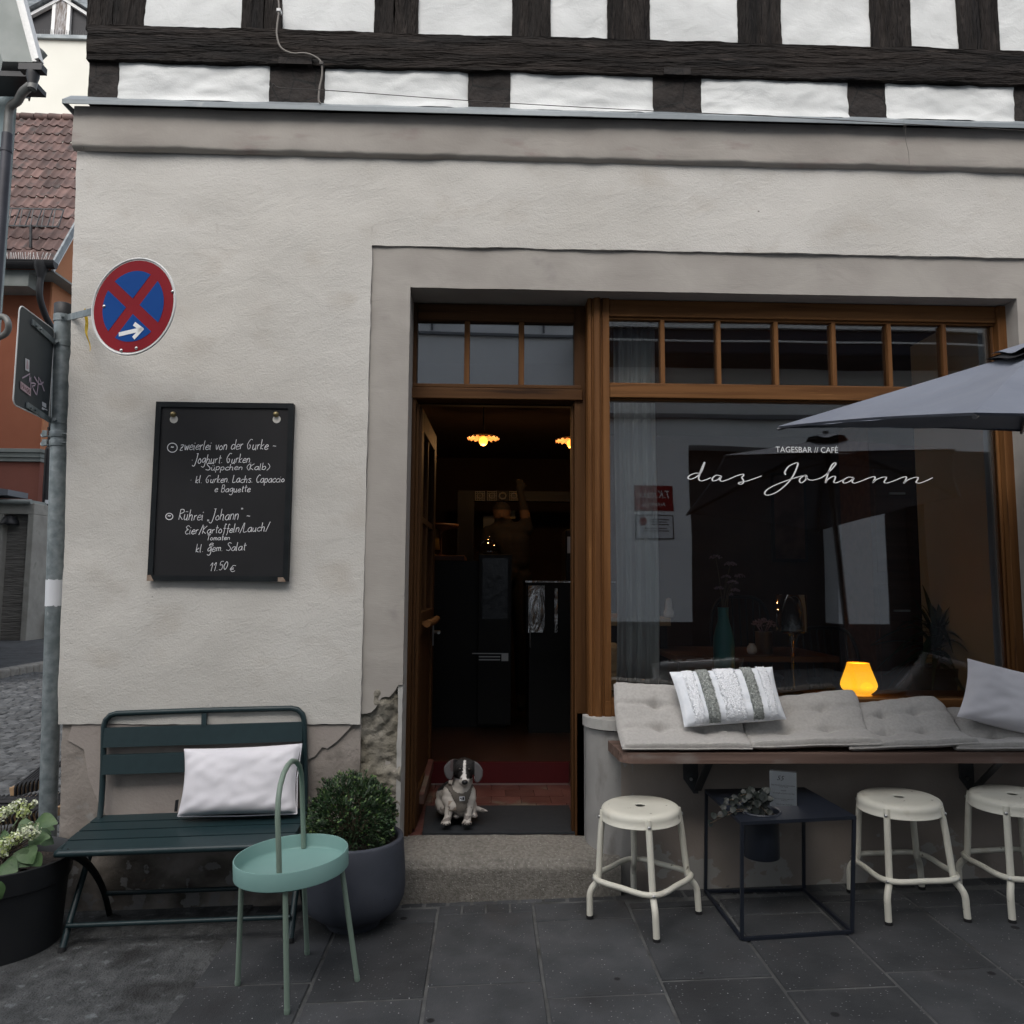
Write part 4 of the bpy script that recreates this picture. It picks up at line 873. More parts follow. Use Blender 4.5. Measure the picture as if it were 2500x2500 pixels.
# no stopping disc
DC = at(325, 748, -.42); th_ = R(-16.4); de = Vector((math.cos(th_), math.sin(th_), 0)); dn = Vector((math.sin(th_), -math.cos(th_), 0)); RD = .207
ND = thing('no_stopping_sign', 'round red and blue no stopping sign with white arrow beside the pole', 'sign', DC)
def dp(a, b, o=0.): return DC+de*a+Vector((0, 0, b))+dn*o
def circ(r_, n=64): return [(r_*math.cos(6.28318*i/n), r_*math.sin(6.28318*i/n)) for i in range(n)]
mb = MB(); mb.prism([dp(a, b) for a, b in circ(RD)], -dn*.004); mb.tube([dp(a, b, .0) for a, b in circ(RD-.001)], .0045, 8, True); build(mb, 'disc', M['sign_edge'], ND)
mb = MB(); mb.prism([dp(a, b, .0005) for a, b in circ(RD*.955)], dn*.0008); build(mb, 'red_face', M['sign_red'], ND)
rb, hb = RD*.735, RD*.115; mb = MB(); de_ = math.asin(hb/rb)
for k in range(4):
    c_ = R(90*k+4); pts = [(hb*1.414, 0)]+[(rb*math.cos(a_), rb*math.sin(a_)) for a_ in [(-R(45)+de_)+(R(90)-2*de_)*i/16 for i in range(17)]]
    mb.prism([dp(x*math.cos(c_)-y*math.sin(c_), x*math.sin(c_)+y*math.cos(c_), .0018) for x, y in pts], dn*.0006)
build(mb, 'blue_field', M['sign_blue'], ND)
mb = MB()
def arrow(p, q_, wd): mb.prism([dp(*(Vector(p)+Vector((-(q_[1]-p[1]), q_[0]-p[0])).normalized()*s_*wd/2), .0028) if 0 else dp(p[0]+s_*wd/2*-(q_[1]-p[1])/math.hypot(q_[0]-p[0], q_[1]-p[1]), p[1]+s_*wd/2*(q_[0]-p[0])/math.hypot(q_[0]-p[0], q_[1]-p[1]), .0028) for s_, p in ((-1, p), (1, p))]+[dp(q_[0]+s_*wd/2*-(q_[1]-p[1])/math.hypot(q_[0]-p[0], q_[1]-p[1]), q_[1]+s_*wd/2*(q_[0]-p[0])/math.hypot(q_[0]-p[0], q_[1]-p[1]), .0028) for s_ in (1, -1)], dn*.0006)
arrow((-.295*RD, -.565*RD), (.235*RD, -.50*RD), .085*RD); arrow((.06*RD, -.37*RD), (.27*RD, -.52*RD), .085*RD); arrow((.06*RD, -.67*RD), (.27*RD, -.475*RD), .085*RD)
build(mb, 'white_arrow', M['white_paint'], ND)
for a, b in ((-.70, .06), (.93, .22), (-.22, -.90), (.14, -.88)):
    mb = MB(); p_ = dp(a*RD, b*RD, .001); mb.tube([p_, p_+dn*.004, p_+dn*.006], [.0075, .0065, .002], 10); build(mb, 'bolt', M['steel'], ND)
mb = MB(); z_ = pt.z-.075; A0 = pp(z_, .03, -.02); A1 = dp(-.8*RD, .01, -.016); mb.beam(A0, A1, .006, .03); mb.beam(A1, dp(.9*RD, .0, -.012), .006, .028); mb.tube([pp(z_-.017), pp(z_+.017)], .041, 24)
p_ = pp(z_, .02, -.042); mb.tube([p_, p_+Vector((.01, -.016, 0))], .009, 6); build(mb, 'bracket', M['galv'], ND)
mb = MB(); a_, b_ = at(207, 764, -.08), at(219, 858, -.08); pts = [a_+Vector((.004*math.sin(i*.9), 0, 0))+(b_-a_)*(i/10) for i in range(11)]
for i in range(10): pass
vs = []
for i, p in enumerate(pts): wd = .009*(1-i/10)+.001; vs += [p+Vector((-wd, .003*math.sin(i), 0)), p+Vector((wd, -.003*math.sin(i*1.3), 0))]
mb.add(vs, [(2*i, 2*i+1, 2*i+3, 2*i+2) for i in range(10)]); mb.tube([a_+Vector((0, 0, .02)), a_], .004, 6)
tag(build(mb, 'tape_strip', M['yellow'], loc=a_), 'torn yellow tape hanging from the sign bracket', 'tape')
# ---------------- chalkboard menu
xL, xR_, bz0, bz1 = -1.546, -.912, 1.400, 2.229
CB = thing('menu_board', 'black chalkboard menu with white handwriting screwed to the plaster wall', 'menu board', ((xL+xR_)/2, -.03, bz0))
mb = MB(); mb.box(xL+.022, xR_-.022, -.034, -.016, bz0+.022, bz1-.022); build(mb, 'board_panel', M['board'], CB)
fw = .024
for p, q_ in (((xL, bz1), (xR_, bz1)), ((xR_, bz1), (xR_, bz0)), ((xR_, bz0), (xL, bz0)), ((xL, bz0), (xL, bz1))):
    mb = MB(); dx, dz = (1 if q_[0] > p[0] else -1 if q_[0] < p[0] else 0), (1 if q_[1] > p[1] else -1 if q_[1] < p[1] else 0)
    ix, iz = (dz, -dx) if False else (-(-dz), -dx)
    ins = Vector((-dz if False else (dz), 0, -dx)); 
    P0, P1 = Vector((p[0], -.041, p[1])), Vector((q_[0], -.041, q_[1])); al = Vector((dx, 0, dz))
    mb.prism([P0, P1, P1+ins*fw-al*fw, P0+ins*fw+al*fw], (0, .028, 0)); build(mb, 'frame_side', M['board_frame'], CB, bevel=.003)
for px in (327, 521):
    p_ = atd(px, 782, -.036); q_ = atd(px+1, 791, -.0345)
    mb = MB(); mb.prism([Vector((q_.x+.0185*math.cos(6.2832*i/24), -.0346, q_.z+.0185*math.sin(6.2832*i/24))) for i in range(24)], (0, .0008, 0)); build(mb, 'keyhole', M['plaster'], CB)
    mb = MB(); mb.lathe([(.0, .018), (.006, .0165), (.0115, .011), (.0135, .003), (.0135, 0)], (p_.x, -.0355, p_.z), 16, M=Matrix.Rotation(R(90), 3, 'X')); build(mb, 'screw_knob', M['brass'], CB)
for x0, x1, z0, z1 in ((xL-.001, xL+.03, bz0-.001, bz0+.026), (xR_-.045, xR_-.008, bz0-.001, bz0+.019)):
    mb = MB(); mb.prism([Vector((x0, -.0418, z0)), Vector((x1, -.0418, z0)), Vector((x1-.006, -.0418, z0+.010)), Vector((x1-.014, -.0418, z1)), Vector((x0, -.0418, z1))], (0, .02, 0)); build(mb, 'chipped_corner', M['chip'], CB)
GL = {'a': (6, "5,5 2,5 0,3 0,1 2,0 4,1 5,5 5,1 6,0"), 'b': (6, "0,10 0,0;0,3 3,5 5,3 3,0 0,1"), 'c': (5, "5,4 3,5 0,3 0,1 3,0 5,1"), 'd': (6, "5,4 2,5 0,3 0,1 2,0 5,2;5,10 5,0"), 'e': (5, "0,2.5 4,3 4,4.5 2,5 0,3 0,1 2,0 5,1"),
 'f': (4, "4,9 2,10 2,0 1,-3;0,5 4,5"), 'g': (6, "5,5 2,5 0,3 1,1 4,2 5,5 5,-2 3,-4 0,-3"), 'h': (6, "0,10 0,0;0,3 2,5 4,4 4,0 5,0"), 'i': (2, "0,5 0,1 1,0;0,7 .3,7.8"), 'k': (5, "0,10 0,0;4,5 0,2 4,0"), 'l': (2.2, "0,10 0,1 1,0"), 'm': (7, "0,5 0,0;0,3 1.5,5 3,4 3,0;3,3 4.5,5 6,4 6,0"),
 'n': (5.2, "0,5 0,0;0,3 2,5 4,4 4,0"), 'o': (5, "2,5 0,3 0,1 2,0 4,1 4,3 2,5"), 'p': (5.5, "0,5 0,-4;0,4 3,5 4.5,3 3,0 0,1"), 'r': (3.8, "0,5 0,0;0,3 2,5 3,4.5"), 's': (4.6, "4,4.5 2,5 0,4 4,1.5 2,0 0,.7"), 't': (4, "1.5,9 1.5,1 3,0;0,6 4,6"), 'u': (5.6, "0,5 0,1 2,0 4,2;4,5 4,0 5,0"),
 'v': (4.6, "0,5 2,0 4,5"), 'w': (6.6, "0,5 1.5,0 3,4 4.5,0 6,5"), 'z': (5, "0,5 4,5 0,0 4,0;.5,2.7 3.5,2.7"), 'B': (6, "0,10 0,0;0,10 3,10 4,8 3,5.5 0,5 4,4.5 5,2 3,0 0,0"), 'C': (6, "5,9 3,10 0,6 0,3 2,0 5,1"), 'E': (5.5, "5,9 2,10 0,8 3,5.5 0,3 2,0 5,1;1,5.3 4,5.5"),
 'G': (7, "6,9.5 3,10 0,6 0,3 2,0 4,1 4,4 2,4"), 'J': (5.5, "2,10 5,10;4,10 3.5,4 2,-2 0,-3 -2,-2"), 'K': (6, "0,10 0,0;5,10 0,4.5 5,0"), 'L': (5.5, "0,10 0,0 5,.5"), 'R': (6, "0,10 0,0;0,10 4,10 5,7.5 0,5 5,0"), 'S': (6, "5,9 2,10 0,8 5,3 3,0 -1,1"), 'T': (6, "0,10 6,10;3,10 2.5,0"),
 '1': (3.5, "0,7 2.5,10 2,0"), '5': (5, "4.5,10 1,10 .5,6 3.5,6 4,2 2,0 0,1"), '0': (5, "2.2,10 0,6 0,3 2,0 4.2,4 4,8 2.2,10"), '\u20ac': (6, "6,9 3,10 1,6 1,3 3,0 6,1;0,6 4,6;0,4 4,4"), '(': (3, "3,10 0,6 0,3 3,-1"), ')': (3, "0,10 3,6 3,3 0,-1"), '/': (4, "0,-1 4,11"), '.': (2, ".3,.4 .8,0"), '-': (5, "0,3.5 1.5,4 3,3.4 4.5,3.8"), '\u00b7': (3, ".5,3.3 1,3"),
 '\u201e': (3.5, "0,0 .6,-1.6;1.6,0 2.2,-1.6"), '\u201c': (3.5, "0,11 .6,9.6;1.6,11 2.2,9.6"), '\u00fc': (5.6, "0,5 0,1 2,0 4,2;4,5 4,0 5,0;1,7 1.3,7.8;3,7 3.3,7.8"), ' ': (4, "")}
rw = random.Random(21)
def chalk(txt, x0, x1, y0, y1, cap, wob=.12, wd=.0026):
    # zoom pixels of the menu photo: baseline (x0,y0)->(x1,y1), cap height in the same pixels
    ch = MB(); tot = sum(GL[c][0]+1.1 for c in txt)-1.1; k = (x1-x0)/tot; cx_ = 0
    sz = cap/10.
    for c in txt:
        wg, s_ = GL[c]; jy = rw.uniform(-.4, .4)*sz; js = rw.uniform(.92, 1.1)
        for part in s_.split(';'):
            if not part: continue
            pts = [tuple(map(float, p.split(','))) for p in part.split()]
            P3 = []
            for a, b in pts:
                xx = x0+(cx_+a)*k+b*sz*.20; yy = y0+(y1-y0)*(xx-x0)/(x1-x0)-b*sz*js-jy
                P3.append(at(340+xx/4.025, 960+yy/4.025, -.0348))
            ribbon(ch, crom(P3, 4), wd*rw.uniform(.85, 1.15), Vector((0, 1, 0)))
        cx_ += wg+1.1
    build(ch, 'handwriting', M['chalk'], CB)
chalk('zweierlei von der Gurke -', 400, 1340, 557, 550, 95)
chalk('\u00b7Joghurt. Gurken.', 510, 1105, 690, 684, 90)
chalk('S\u00fcppchen (Kalb)', 658, 1275, 755, 752, 62)
chalk('\u00b7 kl. Gurken. Lachs. Capaccio', 500, 1425, 880, 874, 72)
chalk('e Baguette', 742, 1090, 972, 968, 66)
chalk('R\u00fchrei \u201eJohann\u201c -', 388, 1085, 1245, 1245, 105)
chalk('Eier/Kartoffeln/Lauch/', 450, 1270, 1388, 1352, 80)
chalk('Tomaten', 662, 890, 1446, 1440, 50)
chalk('e', 690, 728, 1506, 1504, 62)
chalk('kl. gem. Salat', 556, 1045, 1565, 1538, 78)
chalk('11.50', 690, 865, 1752, 1728, 78); chalk('\u20ac', 886, 940, 1757, 1750, 56)
for cx_, cy_, rx, ry in ((325, 535, 48, 45), (295, 1211, 35, 31)):
    ch = MB(); ribbon(ch, [at(340+(cx_+rx*math.cos(a_))/4.025, 960+(cy_+ry*math.sin(a_))/4.025, -.0348) for a_ in [6.6*i/24 for i in range(25)]], .0035, Vector((0, 1, 0)))
    ribbon(ch, crom([at(340+(cx_+dx)/4.025, 960+(cy_+dy)/4.025, -.0348) for dx, dy in ((-14, -2), (-4, -9), (4, -3), (14, -9))], 4), .004, Vector((0, 1, 0))); build(ch, 'chalk_bullet', M['chalk'], CB)
# ---------------- cable and wire on the timber front
cy = -.082
cpts = [(680, 0), (681, 25), (677, 60), (676, 85), (685, 115), (712, 130), (745, 130), (772, 140), (785, 155), (786, 185), (780, 215), (778, 245), (783, 252)]
mb = MB(); cp = [at(x, y, cy if y < 165 else -.075) for x, y in cpts]; mb.tube(crom(cp, 6), .0045, 8)
cb = thing('wall_cable', 'grey cable looping over the dark beam and down to the zinc ledge', 'cable', cp[5])
build(mb, 'cable', M['cable'], cb)
for i in (1, 8):
    mb = MB(); mb.box(cp[i].x-.010, cp[i].x+.010, cp[i].y-.008, cp[i].y+.02, cp[i].z-.010, cp[i].z+.006); build(mb, 'cable_clip', M['sign_edge'] if i == 1 else M['cable_d'], cb, bevel=.002)
mb = MB(); wp = [at(672, 210, -.06), at(685, 214, -.07), at(715, 216, -.09), at(850, 224, -.13), at(1150, 246, -.135), at(1500, 266, -.135), at(1900, 285, -.135), at(2200, 302, -.135), at(2560, 322, -.135)]
mb.tube(crom(wp, 4), .0018, 5); mb.tube(crom([wp[0], wp[0]+Vector((-.01, -.005, .008)), wp[0]+Vector((-.014, .0, -.006))], 4), .003, 6)
tag(build(mb, 'thin_wire', M['cable_d'], loc=wp[0]), 'thin wire tied to a joist end and running along the zinc ledge', 'wire')
mb = MB(); mb.tube(crom([at(2212, 304, -.13), at(2211, 340, -.1), at(2218, 372, -.08), at(2220, 405, -.07)], 5), .0012, 5); mb.tube(crom([at(2208, 304, -.13), at(2206, 318, -.1)], 4), .0012, 5)
tag(build(mb, 'loose_thread', M['cable'], loc=at(2212, 304, -.13)), 'loose pale thread hanging from the zinc ledge over the cornice band', 'thread')

# ---------------- bench
def B3(x, y, h): return Vector((x-.068*h, y, h+gz(x)))
BN = thing('garden_bench', 'dark green metal slatted garden bench against the plinth', 'bench', (-1.21, -.2, gz(-1.21)))
bl, br_ = -1.655, -.767
rt_ = .0125
for x, s_ in ((bl, 1), (br_, -1)):
    mb = MB(); mb.tube(crom([B3(x, -.375, .0), B3(x, -.30, .11), B3(x, -.12, .345), B3(x, -.065, .44), B3(x, -.04, .60), B3(x, -.03, .74)], 6), rt_, 12)
    build(mb, 'long_leg', M['green_metal'], BN)
    mb = MB(); mb.tube([B3(x, -.378, -.002), B3(x, -.371, .014)], rt_+.002, 12); build(mb, 'foot_cap', M['rubber'], BN)
    mb = MB(); xx = x+s_*.024
    pts = crom([B3(xx, -.375, .372), B3(xx, -.30, .335), B3(xx, -.19, .245), B3(xx, -.10, .13), B3(xx, -.045, .0)], 6); mb.tube(pts, .019, 8, sx=.42, ref=(0, 1, 0)); build(mb, 'curved_leg', M['black_green'], BN)
mb = MB()
rp = [B3(bl, -.03, .735), B3(bl, -.027, .80)]+[B3(bl+.055-.055*math.cos(R(a_)), -.024, .80+.055*math.sin(R(a_))) for a_ in (30, 60, 90)]+[B3(-1.21, -.022, .857)]+[B3(br_-.055+.055*math.cos(R(a_)), -.024, .80+.055*math.sin(R(a_))) for a_ in (90, 60, 30)]+[B3(br_, -.027, .80), B3(br_, -.03, .735)]
mb.tube(rp, rt_, 12); build(mb, 'top_rail', M['green_metal'], BN)
mb = MB(); mb.beam(B3(-1.21, -.026, .845), B3(-1.21, -.034, .79), .022, .012, up=(0, 1, 0)); build(mb, 'centre_strut', M['green_metal'], BN)
for h0, h1, y0, y1 in ((.712, .795, -.05, -.036), (.598, .680, -.064, -.05)):
    mb = MB(); mb.prism([B3(bl+.006, y0, h0), B3(br_-.006, y0, h0), B3(br_-.006, y1, h1), B3(bl+.006, y1, h1)], (0, .012, 0)); build(mb, 'back_slat', M['green_metal'], BN, bevel=.004)
ys_ = [-.385, -.298, -.212, -.126, -.045]; hs_ = [.388, .398, .408, .416, .424]
for i in range(4):
    a0, a1 = ys_[i]+.003, ys_[i+1]-.003; e_ = .0 if i else .012
    mb = MB(); b_ = .0 if i else .006
    mb.prism([B3(bl-.018+e_, a0, hs_[i]-b_), B3(br_+.018-e_, a0, hs_[i]-b_), B3(br_+.018, a1, hs_[i+1]-.002), B3(bl-.018, a1, hs_[i+1]-.002)], (0, 0, -.012)); build(mb, 'seat_slat', M['green_metal'], BN, bevel=.005, seg=3)
mb = MB(); mb.tube(crom([B3(bl-.008, -.25, .385), B3(bl-.012, -.36, .377), B3(bl+.012, -.39, .376), B3(bl+.06, -.393, .376), B3(br_-.06, -.393, .376), B3(br_-.012, -.39, .376), B3(br_+.012, -.36, .377), B3(br_+.008, -.25, .385)], 5), .0135, 12); build(mb, 'seat_edge', M['green_metal'], BN)
for x, s_ in ((bl, 1), (br_, -1)):
    mb = MB(); mb.beam(B3(x, -.26, .382), B3(x, -.06, .405), .018, .02); build(mb, 'seat_side', M['green_metal'], BN, bevel=.003)
mb = MB(); mb.tube([B3(bl+.005, -.345, .085), B3(br_-.005, -.345, .085)], .0095, 10); build(mb, 'front_stretcher', M['green_metal'], BN)
mb = MB(); mb.tube([B3(bl+.03, -.085, .105), B3(br_-.03, -.085, .105)], .0095, 10); build(mb, 'rear_stretcher', M['green_metal'], BN)
# ---------------- cushions
def pillow(mb, BLc, BRc, TRc, TLc, t, nu=40, nv=30, m=None, wr=.006, seed=0, sag=.02, bulge_dir=None, pinch=.06):
    BLc, BRc, TRc, TLc = map(Vector, (BLc, BRc, TRc, TLc)); nn = (BRc-BLc).cross(TLc-BLc).normalized()
    if nn.y > 0: nn = -nn
    for side in (1, -1):
        def fn(u, v):
            a, b = 2*u-1, 2*v-1
            pin = 1-pinch*(1-b*b)*abs(a)**3; pin2 = 1-pinch*.7*(1-a*a)*abs(b)**3
            uu, vv = (a*pin+1)/2, (b*pin2+1)/2
            p = (BLc*(1-uu)+BRc*uu)*(1-vv)+(TLc*(1-uu)+TRc*uu)*vv
            pro = max(0, (1-a**4))**.55*max(0, (1-b**4))**.55
            w_ = wr*N((u*4, v*4, seed), 1)+wr*.6*N((u*11, v*8, seed+3), 1)
            w_ += wr*1.1*(abs(a*b)**2)*math.sin(14*(a-b)+seed)
            return p+nn*side*(t/2*pro*(1-.18*v)+w_*pro**.5)-Vector((0, 0, sag*pro*.3))
        mt = m or 0
        mb.grid(fn, nu, nv, mt, True, flip=(side < 0))
PW = thing('white_cushion', 'plain white rectangular cushion leaning on the green bench back', 'cushion', at(570, 1990, -.16))
mb = MB(); pc = [at(432, 1994, -.165), at(725, 1987, -.165), at(737, 1815, -.085), at(449, 1828, -.085)]
pillow(mb, *pc, .12, seed=2, wr=.008)
o = build(mb, 'cushion_cover', M['white_cloth'], PW)
mb = MB(); mb.tube([pc[0]+(pc[1]-pc[0])*.01, pc[0]+(pc[1]-pc[0])*.5-Vector((0, 0, .003)), pc[1]], .0025, 6); mb.tube([pc[1], pc[1]*.5+pc[2]*.5-Vector((.010, 0, 0)), pc[2]], .0025, 6); build(mb, 'seam_piping', M['white_cloth'], PW)
mb = MB(); q_ = at(428, 1970, -.15); mb.prism([q_+Vector((-.004, 0, -.02)), q_+Vector((.008, .003, -.02)), q_+Vector((.012, .003, .03)), q_+Vector((-.001, 0, .028))], (0, .001, 0)); build(mb, 'care_label', M['black_plastic'], PW)
# ---------------- mint tray table
tc_ = Vector((-.672, -.685, gz(-.672)))
MT = thing('tray_table', 'round mint green tray table with tall hoop handle before the bench', 'side table', tc_)
tl = Matrix.Rotation(R(-3.2), 3, 'Y')@Matrix.Rotation(R(.5), 3, 'X')
def tp(x, y, z): return tc_+tl@Vector((x, y, z))
mb = MB(); n_ = 64
mb.lathe([(0, .398), (.186, .398), (.190, .400), (.194, .406), (.194, .447), (.1955, .449), (.1985, .449), (.200, .447), (.200, .390), (.197, .387), (0, .387)], tc_, n_, M=tl, smooth=True); 
o = build(mb, 'tray', M['mint'], MT)
es = o.modifiers.new('split', 'EDGE_SPLIT'); es.split_angle = R(40)
for fx, fy in ((-.647, -.885), (-.449, -.692), (-.677, -.478), (-.873, -.685)):
    d = Vector((fx-tc_.x, fy-tc_.y, 0)).normalized(); top = tp(d.x*.178, d.y*.178, .39); ft = Vector((fx, fy, gz(fx)))
    mb = MB(); mb.tube([top, ft+(top-ft)*.04], .0095, 12); lg = build(mb, 'leg', M['mint_leg'], MT)
    mb = MB(); mb.tube([ft+(top-ft)*.042, ft+(top-ft)*.012, ft], [.0105, .0105, .009], 12); build(mb, 'foot_cap', M['mint_leg'], lg)
mb = MB(); mb.tube([tp(.006, -.186, .392)]+[tp(.006, -.185, .5), tp(.004, -.183, .63)]+[tp(.002, -.165*math.cos(R(a_)), .66+.105*math.sin(R(a_))) for a_ in (12, 35, 58, 78, 90, 102, 122, 145, 168)]+[tp(-.002, .183, .63), tp(-.002, .185, .5), tp(-.003, .186, .40)], .0095, 12); build(mb, 'handle', M['mint_leg'], MT)
# ---------------- foliage helpers
def leaf(mb, p, d, up, L, W, droop=.3, m=0, nu=4, cup=.15, wav=0.):
    p, d, up = Vector(p), Vector(d).normalized(), Vector(up); s_ = d.cross(up)
    if s_.length < 1e-4: s_ = d.orthogonal()
    s_.normalize(); n_ = s_.cross(d)
    def fn(u, v):
        t = v; ww = W*math.sin(math.pi*min(1, t**.75*.97+.015))**.85
        a = 2*u-1
        return p+d*(L*(t-droop*.25*t*t))+n_*(-droop*L*t*t*.6+cup*abs(a)*ww+wav*math.sin(t*14+a*2)*abs(a))+s_*(a*ww/2)
    mb.grid(fn, 2, nu, m, True)
# ---------------- concrete planter with box ball
PC = Vector((-.546, -.225, gz(-.546)))
PL = thing('concrete_planter', 'round blue grey concrete planter between bench and doorstep', 'planter', PC)
mb = MB(); mb.lathe([(0, .0), (.105, .0), (.11, .004), (.115, .035), (.15, .045), (.19, .075), (.208, .115), (.2125, .16), (.211, .21), (.206, .28), (.201, .345), (.199, .352), (.190, .355), (.180, .352), (.177, .33), (.18, .30), (.0, .30)], PC, 64); build(mb, 'pot', M['planter'], PL)
mb = MB(); mb.grid(lambda u, v: PC+Vector(((.179*v)*math.cos(6.2832*u), (.179*v)*math.sin(6.2832*u), .318+.012*N((u*6, v*5, 0)))), 30, 6); build(mb, 'soil', M['soil'], PL)
BX = thing('box_shrub', 'clipped dark green box ball growing in the concrete planter', 'shrub', PC+Vector((0, 0, .32)))
rl = random.Random(11); bc = PC+Vector((-.018, 0, .415))
mb = MB(); tip = MB()
for i in range(7200):
    a_, z_ = rl.uniform(0, 6.2832), rl.uniform(-.62, 1)
    dr_ = Vector((math.sqrt(max(0, 1-z_*z_))*math.cos(a_), math.sqrt(max(0, 1-z_*z_))*math.sin(a_), z_))
    rad_ = .172+.030*N(dr_*3.2, 1, 3)+.012*N(dr_*9, 1, 8)
    if dr_.z > .75 and dr_.x < .15: rad_ += .022*N(dr_*6, 1, 1)+.012
    dep = rl.random()**1.8
    p = bc+Vector((dr_.x*rad_*1.05, dr_.y*rad_*1.05, dr_.z*rad_*.95))*(1-.42*dep)
    d = (dr_+Vector((rl.uniform(-1, 1), rl.uniform(-1, 1), rl.uniform(-.4, 1.1)))*.8)
    up = Vector((rl.uniform(-1, 1), rl.uniform(-1, 1), rl.uniform(0, 1)))
    yng = dep < .12 and rl.random() < .16
    L_, W_ = rl.uniform(.012, .019), rl.uniform(.007, .010)
    g_ = tip if yng else mb; d.normalize(); s_ = d.cross(up); s_ = s_.normalized() if s_.length > 1e-4 else d.orthogonal(); n_ = s_.cross(d)
    g_.add([p, p+d*L_*.5+s_*W_*.5+n_*.0015, p+d*L_, p+d*L_*.5-s_*W_*.5+n_*.0015], [(0, 1, 2), (0, 2, 3)], 0, True)
for i in range(90):      # sprigs breaking the outline
    a_, z_ = rl.uniform(0, 6.2832), rl.uniform(.1, 1)
    dr_ = Vector((math.sqrt(1-z_*z_)*math.cos(a_), math.sqrt(1-z_*z_)*math.sin(a_), z_)); p0 = bc+dr_*.165; h_ = rl.uniform(.02, .05)
    dd = (dr_+Vector((rl.uniform(-.3, .3), rl.uniform(-.3, .3), .5))).normalized()
    for k in range(9):
        for s2 in (-1, 1):
            d = (dd*.6+dd.orthogonal()*s2+Vector((rl.uniform(-.6, .6), rl.uniform(-.6, .6), .3))).normalized(); p = p0+dd*h_*(k/8); s_ = d.cross(dd).normalized()
            (tip if k > 6 and rl.random() < .5 else mb).add([p, p+d*.007+s_*.0042, p+d*.014, p+d*.007-s_*.0042], [(0, 1, 2), (0, 2, 3)], 0, True)
build(mb, 'leaves', M['box_leaf'], BX); build(tip, 'young_leaves', M['box_tip'], BX)
mb = MB()
for i in range(46):
    a_, z_ = rl.uniform(0, 6.2832), rl.uniform(-.2, 1); dr_ = Vector((math.sqrt(1-z_*z_)*math.cos(a_), math.sqrt(1-z_*z_)*math.sin(a_), z_)); mb.tube([bc+Vector((0, 0, -.11)), bc+dr_*.07, bc+dr_*.15], [.006, .004, .0015], 5)
build(mb, 'twigs', M['twig'], BX)
# ---------------- black pot with hydrangea at the left edge
HP = Vector((-1.94, -.30, gz(-1.94)))
hp = thing('black_flower_pot', 'large black plastic flower pot at the left end of bench', 'flower pot', HP)
mb = MB(); mb.lathe([(0, 0), (.205, 0), (.214, .006), (.228, .245), (.229, .255), (.238, .26), (.248, .34), (.248, .346), (.240, .348), (.236, .344), (.226, .28), (0, .28)], HP, 64)
o = build(mb, 'pot', M['black_plastic'], hp); es = o.modifiers.new('split', 'EDGE_SPLIT'); es.split_angle = R(40)
mb = MB(); mb.grid(lambda u, v: HP+Vector(((.225*v)*math.cos(6.2832*u), (.225*v)*math.sin(6.2832*u), .29+.012*N((u*6, v*5, 0)))), 30, 6); build(mb, 'soil', M['soil'], hp)
HY = thing('hydrangea', 'cream and lime hydrangea with broad leaves growing in the black pot', 'plant', HP+Vector((0, 0, .30)))
lf = MB(); st = MB(); fl = MB(); fl2 = MB(); rh_ = random.Random(8)
def stem(a, b, r_=.0035): st.tube(crom([a, (a+b)/2+Vector((rh_.uniform(-.02, .02), rh_.uniform(-.02, .02), .02)), b], 5), r_, 6)
hb_ = HP+Vector((-.03, 0, .29))
for px, py, Y, dx, dz, L_, W_ in ((88, 2003, -.56, 1, .06, .092, .060), (80, 2012, -.5, 1, -.15, .085, .055), (30, 2018, -.52, .9, .15, .075, .055), (70, 2052, -.62, .8, .25, .085, .06), (92, 2032, -.52, 1, .1, .06, .035), (60, 2068, -.66, .4, -.35, .075, .07), (35, 2082, -.68, .9, -.5, .08, .065), (5, 2110, -.7, .8, -.1, .075, .07), (-5, 2060, -.6, .4, .4, .09, .07), (20, 2040, -.5, .6, .3, .08, .06), (75, 2085, -.66, .7, -.6, .06, .05), (-10, 2150, -.8, .3, -.9, .07, .05), (95, 2045, -.55, .8, -.3, .06, .045), (-40, 2030, -.55, -.8, .2, .1, .08), (-60, 2080, -.6, -.7, .0, .1, .08)):
    p = at(px, py, Y+.24); L_ *= 1.1; W_ *= 1.1; d = Vector((dx, rh_.uniform(-.45, .1), dz)); leaf(lf, p, d, Vector((0, -.75, .66)), L_, W_, .35, nu=8, cup=.10, wav=.002); stem(hb_, p, .0025)
heads = [(2, 1990, -.62, .028, 0), (14, 1982, -.6, .026, 0), (30, 1974, -.6, .024, 0), (48, 1965, -.6, .026, 0), (52, 1978, -.6, .030, 1), (60, 1986, -.6, .022, 1), (77, 1967, -.58, .012, 1), (85, 1960, -.58, .012, 0), (58, 2028, -.66, .026, 2), (76, 2024, -.66, .030, 2), (84, 2036, -.66, .02, 2), (38, 2046, -.68, .026, 1), (26, 2050, -.68, .028, 0), (12, 2060, -.7, .028, 0), (2, 2072, -.7, .03, 1), (10, 2084, -.7, .018, 0), (56, 2043, -.67, .018, 0), (76, 2042, -.67, .018, 0), (-20, 2000, -.6, .04, 0), (-25, 2080, -.7, .04, 0)]
